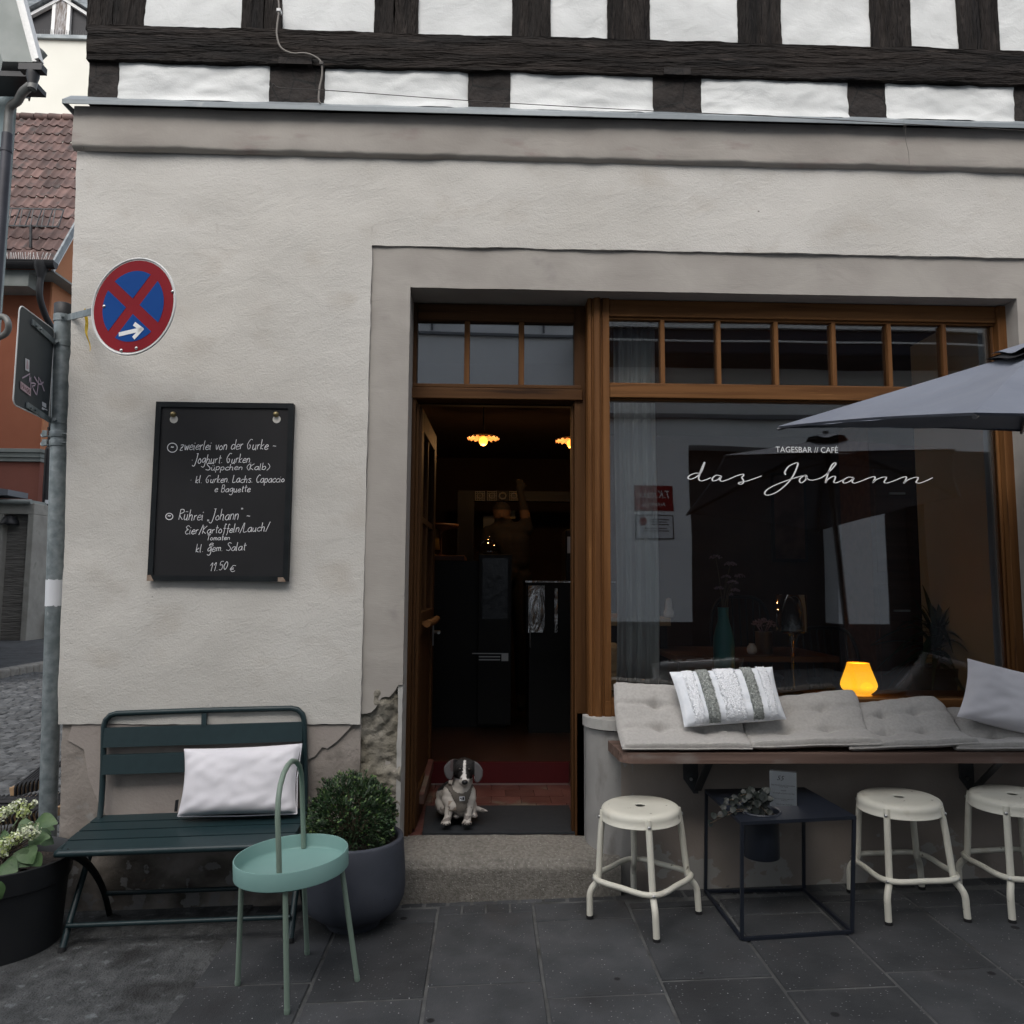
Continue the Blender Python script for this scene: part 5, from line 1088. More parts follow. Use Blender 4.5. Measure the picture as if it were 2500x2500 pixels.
for px, py, Y, r_, k in heads:
    c_ = at(px, py, Y+.24); r_ *= 1.1; stem(hb_+Vector((0, 0, .02)), c_, .0022)
    for i in range(int(26+3000*r_*.35)):
        d = Vector((rh_.gauss(0, 1), rh_.gauss(0, 1), rh_.gauss(0, 1)+.3)).normalized(); p = c_+Vector((d.x*r_, d.y*r_, d.z*r_*.8))*rh_.uniform(.6, 1.05); n_ = (d+Vector((rh_.uniform(-.5, .5), rh_.uniform(-.5, .5), rh_.uniform(-.5, .5)))).normalized(); s_ = n_.orthogonal().normalized(); t_ = n_.cross(s_); q_ = rh_.uniform(.0038, .0062)
        g_ = fl2 if (k == 1 and rh_.random() < .7) or (k == 0 and rh_.random() < .22) else fl
        for a_ in range(4):
            e1 = s_*math.cos(a_*1.571)+t_*math.sin(a_*1.571); e2 = s_*math.cos(a_*1.571+.785)+t_*math.sin(a_*1.571+.785); e3 = s_*math.cos(a_*1.571-.785)+t_*math.sin(a_*1.571-.785)
            g_.add([p, p+e2*q_*.75+n_*.0008, p+e1*q_*1.1+n_*.001, p+e3*q_*.75+n_*.0008], [(0, 3, 2), (0, 2, 1)], 0, False)
build(lf, 'leaves', M['hyd_leaf'], HY); build(st, 'stems', M['twig'], HY); build(fl, 'florets', M['floret'], HY); build(fl2, 'lime_florets', M['floret2'], HY)
# ---------------- woven chair behind the pole
WC = thing('woven_chair', 'low wooden chair with black cord weave standing behind the pole', 'chair', (-2.4, .5, gz(-2.4)))
fz = .34+gz(-2.3)
fa, fb, ba, bb_ = Vector((-2.66, .24, fz-.04)), Vector((-2.12, .32, fz)), Vector((-2.72, .72, fz-.06)), Vector((-2.12, .75, fz-.03))
for a, b in ((fa, fb), (ba, bb_), (fa, ba), (fb, bb_)):
    mb = MB(); mb.beam(a, b, .04, .045); build(mb, 'seat_rail', M['chairwood'], WC, bevel=.005)
mb = MB(); mb.beam(at(28, 1932, .42), at(112, 1912, .42), .035, .045); build(mb, 'arm_rail', M['chairwood'], WC, bevel=.005)
for p in (fa, fb, ba, bb_):
    mb = MB(); mb.beam(Vector((p.x, p.y, gh(p.x)-.01)), Vector((p.x, p.y, p.z+.0)), .04, .04, up=(0, 1, 0)); build(mb, 'leg', M['chairwood'], WC, bevel=.005)
mb = MB(); rk = random.Random(2)
for i in range(26):
    t = (i+.5)/26; a, b = fa+(fb-fa)*t, ba+(bb_-ba)*t
    mb.tube(crom([a+Vector((0, -.026, -.02)), a+Vector((0, -.02, .027)), (a+b)/2+Vector((.02, 0, .005+rk.uniform(-.008, .008))), b+Vector((0, .02, .027))], 4), .0062, 6)
for i in range(16):
    t = (i+.5)/16; a, b = fa+(ba-fa)*t, fb+(bb_-fb)*t
    mb.tube(crom([a+Vector((0, 0, .026)), a*.66+b*.34+Vector((0, .01, .016+rk.uniform(-.006, .008))), a*.33+b*.67+Vector((0, -.01, .016)), b+Vector((0, 0, .026))], 4), .0062, 6)
a_, b_ = at(28, 1932, .42), at(112, 1912, .42)
for i in range(7): t = .2+.12*i; p = a_+(b_-a_)*t; mb.tube(crom([p+Vector((0, -.02, -.024)), p+Vector((0, -.022, .024)), p+Vector((.0, .03, .03)), p+Vector((0, .2, .07))], 3), .0075, 6)
mb.tube(crom([at(44, 1926, .5), at(70, 1914, .52), at(90, 1902, .54), at(120, 1880, .56)], 5), .010, 6); mb.tube(crom([at(52, 1926, .5), at(76, 1918, .52), at(120, 1898, .56)], 5), .010, 6); mb.tube(crom([at(60, 1926, .5), at(90, 1912, .53), at(120, 1905, .56)], 5), .012, 6)
build(mb, 'cord_weave', M['cord'], WC)

# ---------------- wall ledge with its brackets
LZ, LF = .682, -.262
LG = thing('wall_ledge', 'weathered brown wooden ledge on iron brackets below the shop window', 'ledge', (1.6, -.13, LZ))
mb = MB(); lx = at(1484, 1808, .0).x
out = [(lx, .0)]+[(lx+.012, -.16)]+[(lx+.075-.062*math.cos(R(a_)), LF+.06-.06*math.sin(R(a_))) for a_ in (0, 20, 40, 60, 80, 90)]+[(3.6, LF), (3.6, -.0)]
mb.prism([Vector((x, y, LZ-.044)) for x, y in out if True], (0, 0, .044)); build(mb, 'plank', M['ledge'], LG, bevel=.004)
for px in (1686, 2360):
    p = at(px, 1920, -.004); mb = MB()
    mb.prism([Vector((p.x-.034, -.004, LZ-.045)), Vector((p.x+.034, -.004, LZ-.045)), Vector((p.x+.034, -.004, LZ-.235)), Vector((p.x+.012, -.004, LZ-.235)), Vector((p.x-.034, -.004, LZ-.17))], (0, -.006, 0))
    bk = build(mb, 'wall_bracket', M['iron'], LG, bevel=.001)
    mb = MB(); mb.beam((p.x+.03, -.008, LZ-.22), (p.x+.03, -.2, LZ-.055), .008, .035, up=(1, 0, 0)); mb.box(p.x-.034, p.x+.04, -.23, -.012, LZ-.052, LZ-.0455); build(mb, 'bracket_arm', M['iron'], bk)
    for dz in (-.09, -.17): mb = MB(); mb.tube([(p.x, -.009, LZ+dz), (p.x, -.018, LZ+dz)], .008, 6); build(mb, 'bolt', M['steel'], bk)
# ---------------- seat pads
def pad(name, lab, corners, seed, nu=3, nv=3, th=.042):
    FL, FR, BR, BL = map(Vector, corners)
    c_ = (FL+FR)/2; t = thing(name, lab, 'seat pad', c_, 'seat pads along the window ledge')
    mb = MB(); ex_ = (FR-FL).normalized(); nn = ex_.cross((BL-FL)).normalized(); nn = nn if nn.z > 0 else -nn
    def surf(u, v, s_):
        uu = u+.012*math.sin(6.28*v+seed)*(1 if 0 < u < 1 else .6); vv = v
        p = (FL*(1-uu)+FR*uu)*(1-vv)+(BL*(1-uu)+BR*uu)*vv
        p = p+nn*(-.030*math.sin(math.pi*v)**1.0*(1 if v < 1 else 0)+.014*math.sin(math.pi*v*2.0)*(-1))
        a, b = abs(2*u-1), abs(2*v-1)
        ed = max(0, 1-a**10)**.5*max(0, 1-b**10)**.5
        d_ = 1e9; seam = 0
        fu, fv = u*nu, v*nv
        for i in range(1, nu):
            for j in range(1, nv): d_ = min(d_, math.hypot((fu-i)*1.0, (fv-j)*1.0))
        dim = math.exp(-(d_/.2)**2)
        sv = min([abs(fv-j) for j in range(1, nv)]); su = min([abs(fu-i) for i in range(1, nu)])
        cr = math.exp(-(sv/.10)**2)*(.55+.5*N((u*6, seed, v), 1))+.35*math.exp(-(su/.06)**2)*(.4+.6*N((v*6, seed+4, u), 1))
        h = th*(.5+.5*ed) if s_ > 0 else -th*.3*ed
        if s_ > 0: h -= .024*dim+.015*max(0, cr); h += .006*N((u*4, v*4, seed), 1)+.003*N((u*13, v*11, seed), 1)
        if ed == 0: h = .006
        return p+nn*h+Vector((0, 0, .004*N((u*3, v*3, seed+7), 1)))
    mb.grid(lambda u, v: surf(u, v, 1), 66, 54, 0, True); mb.grid(lambda u, v: surf(u, v, -1), 66, 54, 0, True, flip=True)
    build(mb, 'pad_cover', M['linen'], t)
    mb = MB(); mb.tube([surf(i/30, 0, -1)+Vector((0, -.002, -.0)) for i in range(31)], .0042, 6); build(mb, 'edge_piping', M['linen'], t)
fy, by = -.250, .055
zf_ = LZ+.012
def fp(px, lift=0.): p = atd(px, 1418, fy); p.z = zf_+lift; return p
pad('seat_pad', 'leftmost grey linen seat pad on the ledge, under the striped pillow', (fp(1172), fp(1418), atd(1392, 1312, by), atd(1156, 1292, by)), 1)
pad('seat_pad', 'grey linen seat pad on the ledge left of the glowing lamp', (fp(1414, .006), fp(1664, .020), atd(1607, 1309, by-.006), atd(1395, 1330, by-.02)), 2.3)
pad('seat_pad', 'grey linen seat pad on the ledge right below the glowing lamp', (fp(1603), fp(1850, .02), atd(1760, 1319, by-.03), atd(1600, 1338, by-.03)), 3.7)
pad('seat_pad', 'rightmost grey linen seat pad on the ledge, under the plain white pillow', (fp(1806), fp(2060), atd(2020, 1345, by-.05), atd(1768, 1346, by-.06)), 5.1)
# ---------------- pillows on the ledge
SP = thing('striped_pillow', 'white tufted pillow with two grey wool stripes on the window ledge', 'pillow', atd(1385, 1370, -.17))
pc = [atd(1291, 1372, -.185), atd(1484, 1357, -.185), atd(1457, 1258, -.06), atd(1263, 1268, -.06)]
mb = MB(); pillow(mb, *pc, .125, 60, 36, seed=5, wr=.005, pinch=.035); build(mb, 'pillow_cover', M['tuft_white'], SP)
nn_ = (Vector(pc[1])-Vector(pc[0])).cross(Vector(pc[3])-Vector(pc[0])).normalized(); nn_ = -nn_ if nn_.y > 0 else nn_
def on_pillow(u, v, o_):
    a, b = 2*u-1, 2*v-1
    p = (pc[0]*(1-u)+pc[1]*u)*(1-v)+(pc[3]*(1-u)+pc[2]*u)*v
    pro = max(0, (1-a**4))**.55*max(0, (1-b**4))**.55
    return p+nn_*(.0625*pro*(1-.18*v)+o_)-Vector((0, 0, .006*pro))
for u0, u1, nm, mt_ in ((.10, .20, 'loop_stripe', 'tuft_loop'), (.235, .345, 'grey_stripe', 'tuft_grey'), (.40, .60, 'loop_stripe', 'tuft_loop'), (.665, .765, 'grey_stripe', 'tuft_grey'), (.82, .91, 'loop_stripe', 'tuft_loop')):
    mb = MB(); rs = random.Random(int(u0*100))
    mb.grid(lambda u, v: on_pillow(u0+(u1-u0)*u, .015+.97*v, .003+.004*(math.sin(math.pi*u)**.4)), 8, 40, 0, True)
    for i in range(int((1500 if nm == 'grey_stripe' else 450)*(u1-u0)/.1)):
        u, v = rs.uniform(u0, u1), rs.uniform(.0, 1.0); p = on_pillow(u, min(.985, max(.015, v)), .004); d = (nn_+Vector((rs.uniform(-.8, .8), rs.uniform(-.3, .3), rs.uniform(-.9, .5)))).normalized()*rs.uniform(.005, .011); s_ = d.orthogonal().normalized()*.0022; t_ = d.cross(s_).normalized()*.0022
        mb.add([p+s_, p-s_*.5+t_, p-s_*.5-t_, p+d], [(0, 1, 3), (1, 2, 3), (2, 0, 3)], 0, True)
    build(mb, nm, M[mt_], SP)
WP = thing('white_pillow', 'plain white pillow at the right end of window ledge', 'pillow', atd(1890, 1365, -.15))
mb = MB(); pc2 = [atd(1805, 1352, -.17), atd(2050, 1415, -.19), atd(2070, 1300, -.06), atd(1825, 1242, -.05)]
pillow(mb, *pc2, .12, seed=9, wr=.009); build(mb, 'pillow_cover', M['white_cloth'], WP)
# ---------------- stools
def make_stool(lab):
    S = thing('metal_stool', lab, 'stool', (0, 0, 0), 'cream metal stools along the window')
    mb = MB(); mb.lathe([(.0205, .4455), (.021, .4475), (.026, .4485), (.08, .4490), (.130, .4495), (.150, .4475), (.160, .442), (.1645, .434), (.1655, .424), (.1655, .400), (.1675, .3985), (.1675, .396), (.163, .396), (.162, .43), (.145, .440), (.021, .442), (.0205, .4455)], (0, 0, 0), 56); build(mb, 'seat', M['cream'], S)
    for k in range(4):
        a_ = math.pi/2*k; c_, s_ = math.cos(a_), math.sin(a_)
        def q(r_, z): return Vector((r_*c_, r_*s_, z))
        mb = MB(); mb.tube(crom([q(.158, .432), q(.164, .395), q(.172, .33), q(.180, .24), q(.187, .168), q(.196, .142), q(.216, .118), q(.2255, .094), q(.227, .06), q(.229, .004)], 5), [.0135]*46, 12)
        lg = build(mb, 'leg', M['cream'], S)
        mb = MB(); mb.tube([q(.229, .012), q(.229, 0)], .0152, 12); build(mb, 'rubber_foot', M['rubber'], lg)
        mb = MB(); mb.lathe([(0, .006), (.0045, .005), (.0075, .0015), (.0075, 0)], q(.175, .408), 10, M=Matrix.Rotation(a_, 3, 'Z')@Matrix.Rotation(R(90), 3, 'Y')); build(mb, 'rivet', M['steel'], S); mb = MB(); mb.lathe([(0, .006), (.0045, .005), (.0075, .0015), (.0075, 0)], q(.2085, .158), 10, M=Matrix.Rotation(a_, 3, 'Z')@Matrix.Rotation(R(90), 3, 'Y')); build(mb, 'rivet', M['steel'], lg)
    mb = MB(); pts = []
    for k in range(4):
        a_ = math.pi/2*k
        for da, r_ in ((-38, .163), (-24, .176), (-12, .192), (-5, .199), (0, .200), (5, .199), (12, .192), (24, .176), (38, .163)): pts.append(Vector((r_*math.cos(a_+R(da)), r_*math.sin(a_+R(da)), .160)))
    mb.tube(pts, .0115, 12, True); build(mb, 'foot_ring', M['cream'], S)
    return S
st1 = make_stool('cream metal stool left of the black cube table')
st2 = dup(st1, (0, 0, 0)); st2['label'] = 'cream metal stool just right of the black cube table'
st3 = dup(st1, (0, 0, 0)); st3['label'] = 'cream metal stool at the right edge, cut by the picture'
tilt = -math.atan(SL)
for s_, (x, y), a_ in ((st1, (.668, -.262), 0), (st2, (1.778, -.267), 45), (st3, (2.262, -.285), 47)):
    s_.location = (x, y, gz(x)); s_.rotation_euler = (Matrix.Rotation(tilt, 3, 'Y')@Matrix.Rotation(R(a_), 3, 'Z')).to_euler()
# ---------------- black cube table, its plant, its card
tb = [Vector((x, y, gz(x))) for x, y in ((.994, -.514), (1.437, -.491), (1.421, -.075), (.985, -.055))]
tt = [p+Vector((dx, 0, .446)) for p, dx in zip(tb, (.009, .024, .012, .012))]
CT = thing('cube_table', 'black steel cube frame table with round plant insert', 'side table', sum(tb, Vector())/4)
for i in range(4):
    mb = MB(); mb.beam(tb[i]+Vector((0, 0, .005)), tt[i]-Vector((0, 0, .008)), .013, .013, up=(0, 1, 0)); build(mb, 'upright', M['black_steel'], CT, bevel=.001)
    mb = MB(); a, b = tb[i]+Vector((0, 0, .0065)), tb[(i+1) % 4]+Vector((0, 0, .0065)); d = (b-a).normalized()*.0066; mb.beam(a+d, b-d, .0128, .0128); build(mb, 'base_rail', M['black_steel'], CT, bevel=.001)
def tz(x, y):
    u = (x-tt[0].x)/(tt[1].x-tt[0].x); return tt[0].z+(tt[1].z-tt[0].z)*u
po = at(1856, 1990, -.395); pr_ = .074
po.z = tz(po.x, po.y)
mb = MB(); hole = [Vector((po.x+pr_*math.cos(6.2832*i/32), po.y+pr_*math.sin(6.2832*i/32), 0)) for i in range(32)]
for p in hole: p.z = tz(p.x, p.y)
outr = [tt[0]+Vector((-.0065, -.0065, 0)), tt[1]+Vector((.0065, -.0065, 0)), tt[2]+Vector((.0065, .0065, 0)), tt[3]+Vector((-.0065, .0065, 0))]
tri = geometry.tessellate_polygon([outr, hole[::-1]]); vs = outr+hole[::-1]
mb.add(vs, [tuple(t) for t in tri]); mb.add([v-Vector((0, 0, .005)) for v in vs], [tuple(t[::-1]) for t in tri])
for i in range(4): a, b = outr[i], outr[(i+1) % 4]; mb.add([a, b, b-Vector((0, 0, .013)), a-Vector((0, 0, .013))], [(3, 2, 1, 0)])
build(mb, 'table_top', M['black_steel'], CT)
pb_ = at(1848, 2090, po.y).z
mb = MB(); mb.lathe([(pr_+.009, .0), (pr_+.009, .006), (pr_+.002, .007), (pr_-.002, .0), (pr_-.006, -.03), (0, -.03)], po, 40); mb.lathe([(0, pb_-po.z), (.070, pb_-po.z), (.0725, pb_-po.z+.003), (pr_-.001, -.006)], po, 40); build(mb, 'plant_insert', M['black_steel'], CT)
IV = thing('trailing_plant', 'dark trailing plant with round leaves in black table insert', 'plant', po)
iv = MB(); ivs = MB(); ri = random.Random(14)
mb = MB(); mb.grid(lambda u, v: po+Vector(((pr_-.006)*v*math.cos(6.2832*u), (pr_-.006)*v*math.sin(6.2832*u), -.015)), 20, 3); build(mb, 'soil', M['soil'], IV)
def sprig(pts, n, sz):
    pts = crom(pts, 8); ivs.tube(pts, .0016, 5)
    for i in range(n):
        p = pts[int((i+.6)/n*(len(pts)-1))]; d = Vector((ri.uniform(-1, 1), ri.uniform(-1, .5), ri.uniform(-.3, 1))).normalized(); nr = (Vector((ri.uniform(-.6, .6), -.8, ri.uniform(.1, .9)))).normalized(); c_ = p+d*sz*.9; s_ = nr.orthogonal().normalized(); t_ = nr.cross(s_)
        s1 = sz*ri.uniform(.7, 1.15)
        iv.add([c_]+[c_+(s_*math.cos(a_)+t_*math.sin(a_))*s1*(1+.1*math.sin(a_*3))+nr*.003 for a_ in [6.2832*k/9 for k in range(9)]], [(0, k+1, (k+1) % 9+1) for k in range(9)], 0, True); ivs.tube([p, c_], .0008, 4)
for i in range(15):
    a_ = ri.uniform(0, 6.28); r_ = ri.uniform(.02, .085); e_ = po+Vector((r_*math.cos(a_)-.01, r_*math.sin(a_)*.8, ri.uniform(.03, .085)))
    sprig([po+Vector((ri.uniform(-.03, .03), ri.uniform(-.03, .03), -.01)), (po+e_)/2+Vector((0, 0, .03)), e_], 5, .0135)
for px, py, Y in ((1772, 1954, -.40), (1790, 1948, -.38), (1800, 1960, -.42), (1755, 1970, -.43), (1742, 1998, -.45), (1735, 2010, -.46)):
    e_ = at(px, py, Y); sprig([po+Vector((-.02, 0, .0)), (po+e_)/2+Vector((0, 0, .02)), e_], 7, .0125)
build(iv, 'leaves', M['ivy'], IV); build(ivs, 'stems', M['twig'], IV)
CD = thing('table_card', 'clear upright holder with white order card numbered 55 on black table', 'card', at(1912, 1978, -.335))
cBL, cBR, cTL, cTR = at(1880, 1975, -.332), at(1945.5, 1980, -.342), at(1879, 1878, -.305), at(1944, 1883.5, -.315)
dz_ = tz(cBL.x, cBL.y)-cBL.z+.001
for c_ in (cBL, cBR, cTL, cTR): c_.z += 0
cn = (cBR-cBL).cross(cTL-cBL).normalized(); cn = -cn if cn.y > 0 else cn
def cp_(u, v, o_=0.): return (cBL*(1-u)+cBR*u)*(1-v)+(cTL*(1-u)+cTR*u)*v+cn*o_
mb = MB(); mb.prism([cp_(0, .07), cp_(1, .07), cp_(1, .965), cp_(0, .965)], -cn*.0015); build(mb, 'paper_card', M['paper'], CD)
mb = MB(); mb.prism([cp_(-.01, 0, .001), cp_(1.01, 0, .001), cp_(1.01, 1, .001), cp_(-.01, 1, .001)], cn*.0012); mb.prism([cp_(-.01, 0, .001), cp_(1.01, 0, .001), cp_(1.01, 0, .001)-cn*.05+Vector((0, 0, -.004)), cp_(-.01, 0, .001)-cn*.05+Vector((0, 0, -.004))], (0, 0, .002)); build(mb, 'acrylic_holder', M['clear_glass'], CD)
mb = MB(); W_ = (cBR-cBL).length; H_ = (cTL-cBL).length
def ct(s, u0, u1, v, sz, it=0.): put_text(mb, s, lambda x, z: cp_(u0+x/W_, v+z/H_, .0006), sz, it, (u1-u0)*W_)
ct('55', .27, .55, .74, .027, .35)
ct('Bitte bestellt mit der Tischnummer', .06, .95, .60, .0085); ct('an der Theke', .36, .68, .565, .0085); ct('bezahlt', .42, .62, .47, .0085); ct('wir bringen es Euch an den Tisch', .11, .93, .40, .0085)
ct('bitte bringt euer Geschirr wieder zur\u00fcck', .15, .90, .265, .006); ct('an die Theke', .42, .66, .225, .006); ct('Danke f\u00fcr euer Verst\u00e4ndnis', .22, .84, .125, .0075)
build(mb, 'card_print', M['ink'], CD)
# ---------------- parasol (its pole stands just outside the picture)
PA = thing('parasol', 'grey blue square cloth parasol tilted toward the street at right edge', 'parasol', (1.99, -.95, gz(1.99)))
V0 = at(1898, 1041, -.25); V1 = at(2378, 1007, -1.45); AP = at(2545, 846, -.8); V2 = Vector((2.45, -1.72, 1.80)); V3 = Vector((3.02, -.9, 1.97)); V4 = Vector((2.5, -.12, 2.13))
mb = MB(); ring = [V0, V1, V2, V3, V4]; nr_ = 5
for i in range(5):
    a, b = ring[i], ring[(i+1) % 5]; nf = (b-a).cross(AP-a).normalized(); nf = nf if nf.z > 0 else -nf
    def fn(u, v):
        e_ = a+(b-a)*u; e_ = e_+(AP-e_)*(.035*math.sin(math.pi*u))
        p = e_+(AP-e_)*v
        sag = -.030*math.sin(math.pi*u)*math.sin(math.pi*(v*.85+.12))+.008*math.sin(math.pi*u)*N((u*5, v*6, i), 1)
        return p+nf*sag
    mb.grid(fn, 24, 20, 0, True)
    def hem(u, v):
        e_ = a+(b-a)*u; e_ = e_+(AP-e_)*(.035*math.sin(math.pi*u)); return e_+Vector((0, 0, -.012*v))+(AP-e_)*.012*v
    mb.grid(hem, 24, 1, 0, True)
canopy = build(mb, 'canopy', M['parasol'], PA)
mb = MB()
for i in range(5):
    a, b = [AP+(r_-AP)*.17+Vector((0, 0, .03)) for r_ in (ring[i], ring[(i+1) % 5])]
    def fv(u, v): e_ = a+(b-a)*u; return e_+(AP+Vector((0, 0, .035))-e_)*v+Vector((0, 0, .008*math.sin(9*u)*(1-v)))
    mb.grid(fv, 10, 4, 0, True)
build(mb, 'vent_cap', M['parasol'], PA)
mb = MB()
for i in range(5):
    a, b = [AP+(r_-AP)*.19+Vector((0, 0, .012)) for r_ in (ring[i], ring[(i+1) % 5])]
    mb.grid(lambda u, v: (a+(b-a)*u)+(AP-(a+(b-a)*u))*.5*v+Vector((0, 0, .012*v+.006*math.sin(8*u))), 10, 2, 0, True)
build(mb, 'vent_lining', M['parasol_dark'], PA)
for r_ in ring:
    mb = MB(); mb.tube([AP-Vector((0, 0, .03)), r_-Vector((0, 0, .014))], .007, 8); build(mb, 'rib', M['pole_metal'], PA)
    mb = MB(); mb.tube([AP-Vector((0, .0, .15)), AP+(r_-AP)*.45-Vector((0, 0, .03))], .005, 6); build(mb, 'strut', M['pole_metal'], PA)
mb = MB(); mb.tube([(2.3, -.78, gz(2.3)+.04), (2.2, -.79, 1.1), AP+Vector((0, 0, .05))], .018, 12); build(mb, 'pole', M['pole_metal'], PA)
mb = MB(); mb.lathe([(0, 0), (.22, 0), (.23, .02), (.2, .06), (.04, .08), (.03, .3), (0, .3)], (2.3, -.78, gz(2.3)), 32); build(mb, 'foot', M['planter'], PA)
# ---------------- door mat
DM = MB(); DM.prism([Vector((-.300, .203, .2015)), Vector((.436, .203, .2015)), Vector((.449, .648, .2015)), Vector((-.318, .648, .2015))], (0, 0, .009))
tag(build(DM, 'door_mat', M['matrubber'], bevel=.003, loc=Vector((.06, .42, .2))), 'black rubber door mat on the red tiles inside the doorstep', 'door mat')
# ---------------- glowing lamp on the inner sill
mb = MB(); mb.box(.594, 2.54, YW+.085, .43, .815, .852); build(mb, 'inner_sill', M['oak_h'], win, bevel=.004)
LP_ = atd(1621, 1312, .215); LP_.z = .853
LM = thing('table_lamp', 'small glowing amber lamp standing on the window sill', 'lamp', LP_)
sm = bpy.data.materials.new('amber_glowing_shade'); sm.use_nodes = True; nd = sm.node_tree.nodes; lk = sm.node_tree.links
pb2 = nd['Principled BSDF']; pb2.inputs['Base Color'].default_value = (.8, .38, .03, 1); pb2.inputs['Roughness'].default_value = .35
tcx = nd.new('ShaderNodeTexCoord'); sx = nd.new('ShaderNodeSeparateXYZ'); lk.new(tcx.outputs['Object'], sx.inputs[0])
rp_ = nd.new('ShaderNodeValToRGB'); lk.new(sx.outputs[2], rp_.inputs[0]); rp_.color_ramp.elements[0].position = .0; rp_.color_ramp.elements[0].color = (.50, .17, .004, 1); rp_.color_ramp.elements[1].position = .16; rp_.color_ramp.elements[1].color = (.82, .33, .012, 1)
e_ = rp_.color_ramp.elements.new(.05); e_.color = (1.0, .50, .02, 1)
lk.new(rp_.outputs[0], pb2.inputs['Emission Color']); pb2.inputs['Emission Strength'].default_value = 1.0
mb = MB(); k_ = .079/.0875
mb.lathe([(.052, .012), (.066, .022), (.080, .036), (.0855, .052), (.084, .066), (.070, .105), (.058, .138), (.052, .158), (.0515, .162), (.049, .162), (.050, .156), (.055, .138), (.067, .105), (.08, .064), (.08, .05), (.06, .02)], LP_, 40); build(mb, 'lamp_shade', sm, LM)
mb = MB(); mb.lathe([(0, 0), (.060, 0), (.061, .004), (.055, .011), (0, .012)], LP_, 32); build(mb, 'lamp_base', mat('amber_glass_base', (.55, .24, .03), rough=.3, emit=((.9, .4, .03), .5)), LM)
bl_ = bpy.data.lights.new('bulb', 'POINT'); bl_.energy = .5; bl_.color = (1, .62, .2); bl_.shadow_soft_size = .03; bo = bpy.data.objects.new('bulb', bl_); COL.objects.link(bo); bo.parent = LM; bo.location = (0, 0, .10)
# ---------------- things seen through the window
def simple(name, mb, m_, lab, cat, loc, bevel=0, group=None, split=False):
    o = tag(build(mb, name, M[m_] if isinstance(m_, str) else m_, bevel=bevel, loc=Vector(loc)), lab, cat, group)
    if split: s_ = o.modifiers.new('split', 'EDGE_SPLIT'); s_.split_angle = R(40)
    return o
xa_, xb_ = at(1545, 1300, .36).x, at(1606, 1300, .36).x
CU_ = thing('curtain', 'sheer white curtain hanging behind the left end of window', 'curtain', ((xa_+xb_)/2, .36, 2.7))
mb = MB()
def cur(u, v): 
    x = xa_-.09+(xb_-xa_+.09)*u; return Vector((x+.012*math.sin(5*v)*(1-v), .36+.016*math.sin(u*26+1.2*v)+.008*math.sin(u*57), .86+1.9*v))
mb.grid(cur, 80, 12, 0, True); cm = build(mb, 'curtain_cloth', M['curtain'], CU_); so = cm.modifiers.new('thick', 'SOLIDIFY'); so.thickness = .002
mb = MB(); mb.tube([(xa_-.1, .36, 2.77), (1.2, .36, 2.77)], .008, 8); build(mb, 'curtain_rail', M['iron'], CU_)
# teal vase with dried flowers
VP = atd(1367, 1290, .285); VP.z = .853
VS = thing('teal_vase', 'tall teal bottle vase holding dried mauve flowers behind the glass', 'vase', VP)
zt2 = atd(1367, 1146, .285).z-.853
mb = MB(); mb.lathe([(0, 0), (.046, 0), (.050, .006), (.052, .08), (.052, zt2*.56), (.049, zt2*.66), (.040, zt2*.75), (.029, zt2*.83), (.026, zt2*.88), (.026, zt2*.985), (.0285, zt2), (.024, zt2), (.022, zt2*.9), (.0, zt2*.85)], VP, 40); build(mb, 'vase_body', M['vase'], VS)
FD = thing('dried_flowers', 'dried mauve umbel flowers standing in the teal vase', 'flowers', VP+Vector((0, 0, zt2)))
fm, fs_ = MB(), MB(); rf = random.Random(6)
for zx, zy, w_ in ((955, 228, 62), (1095, 292, 62), (1055, 412, 46), (1178, 405, 55), (1115, 465, 56), (985, 520, 44), (1135, 540, 48), (1095, 580, 22)):
    c_ = at(1500+zx/3.864, 1300+zy/3.864, .285+rf.uniform(-.03, .03)); fs_.tube(crom([VP+Vector((rf.uniform(-.012, .012), rf.uniform(-.012, .012), zt2-.06)), VP*.5+c_*.5+Vector((0, 0, zt2*.35)) if 0 else (VP+Vector((0, 0, zt2+.03)))*.6+c_*.4, c_], 5), .0022, 6)
    r_ = w_*.00054
    for i in range(70):
        a_ = rf.uniform(0, 6.28); q_ = math.sqrt(rf.random())*r_; p = c_+Vector((q_*math.cos(a_), q_*math.sin(a_)*.8, .4*r_*(1-(q_/r_)**2)+rf.uniform(-.004, .003)-.2*r_))
        fm.lathe([(0, .003), (.0028, .001), (.0026, -.002), (0, -.003)], p, 5)
build(fm, 'flower_heads', M['dry_flower'], FD); build(fs_, 'stems', M['dry_stem'], FD)
# cake stand
CP = atd(1497, 1310, .30); CP.z = .853; zc = atd(1497, 1192, .30).z-.853
CS = thing('cake_stand', 'tall clear glass cake stand under a glass cylinder cover', 'cake stand', CP)
mb = MB(); mb.lathe([(0, .0), (.055, 0), (.05, .006), (.012, .012), (.006, .03), (.0055, zc*.7), (.010, zc*.85), (.016, zc*.90), (.012, zc*.94), (.02, zc*.965), (.07, zc-.003), (.078, zc), (.078, zc+.004), (0, zc)], CP, 40); build(mb, 'stand', glass('thick_clear_glass', .10, (.88, .9, .9)), CS)
mb = MB(); h_ = atd(1497, 1122, .30).z-.853; mb.lathe([(.074, zc+.004), (.074, h_), (.076, h_), (.076, zc+.004)], CP, 40); build(mb, 'cover', M['clear_glass'], CS)
mer = thing('meringues', 'pale round meringues piled under the glass cover', 'meringue', CP+Vector((0, 0, zc)))
mb = MB()
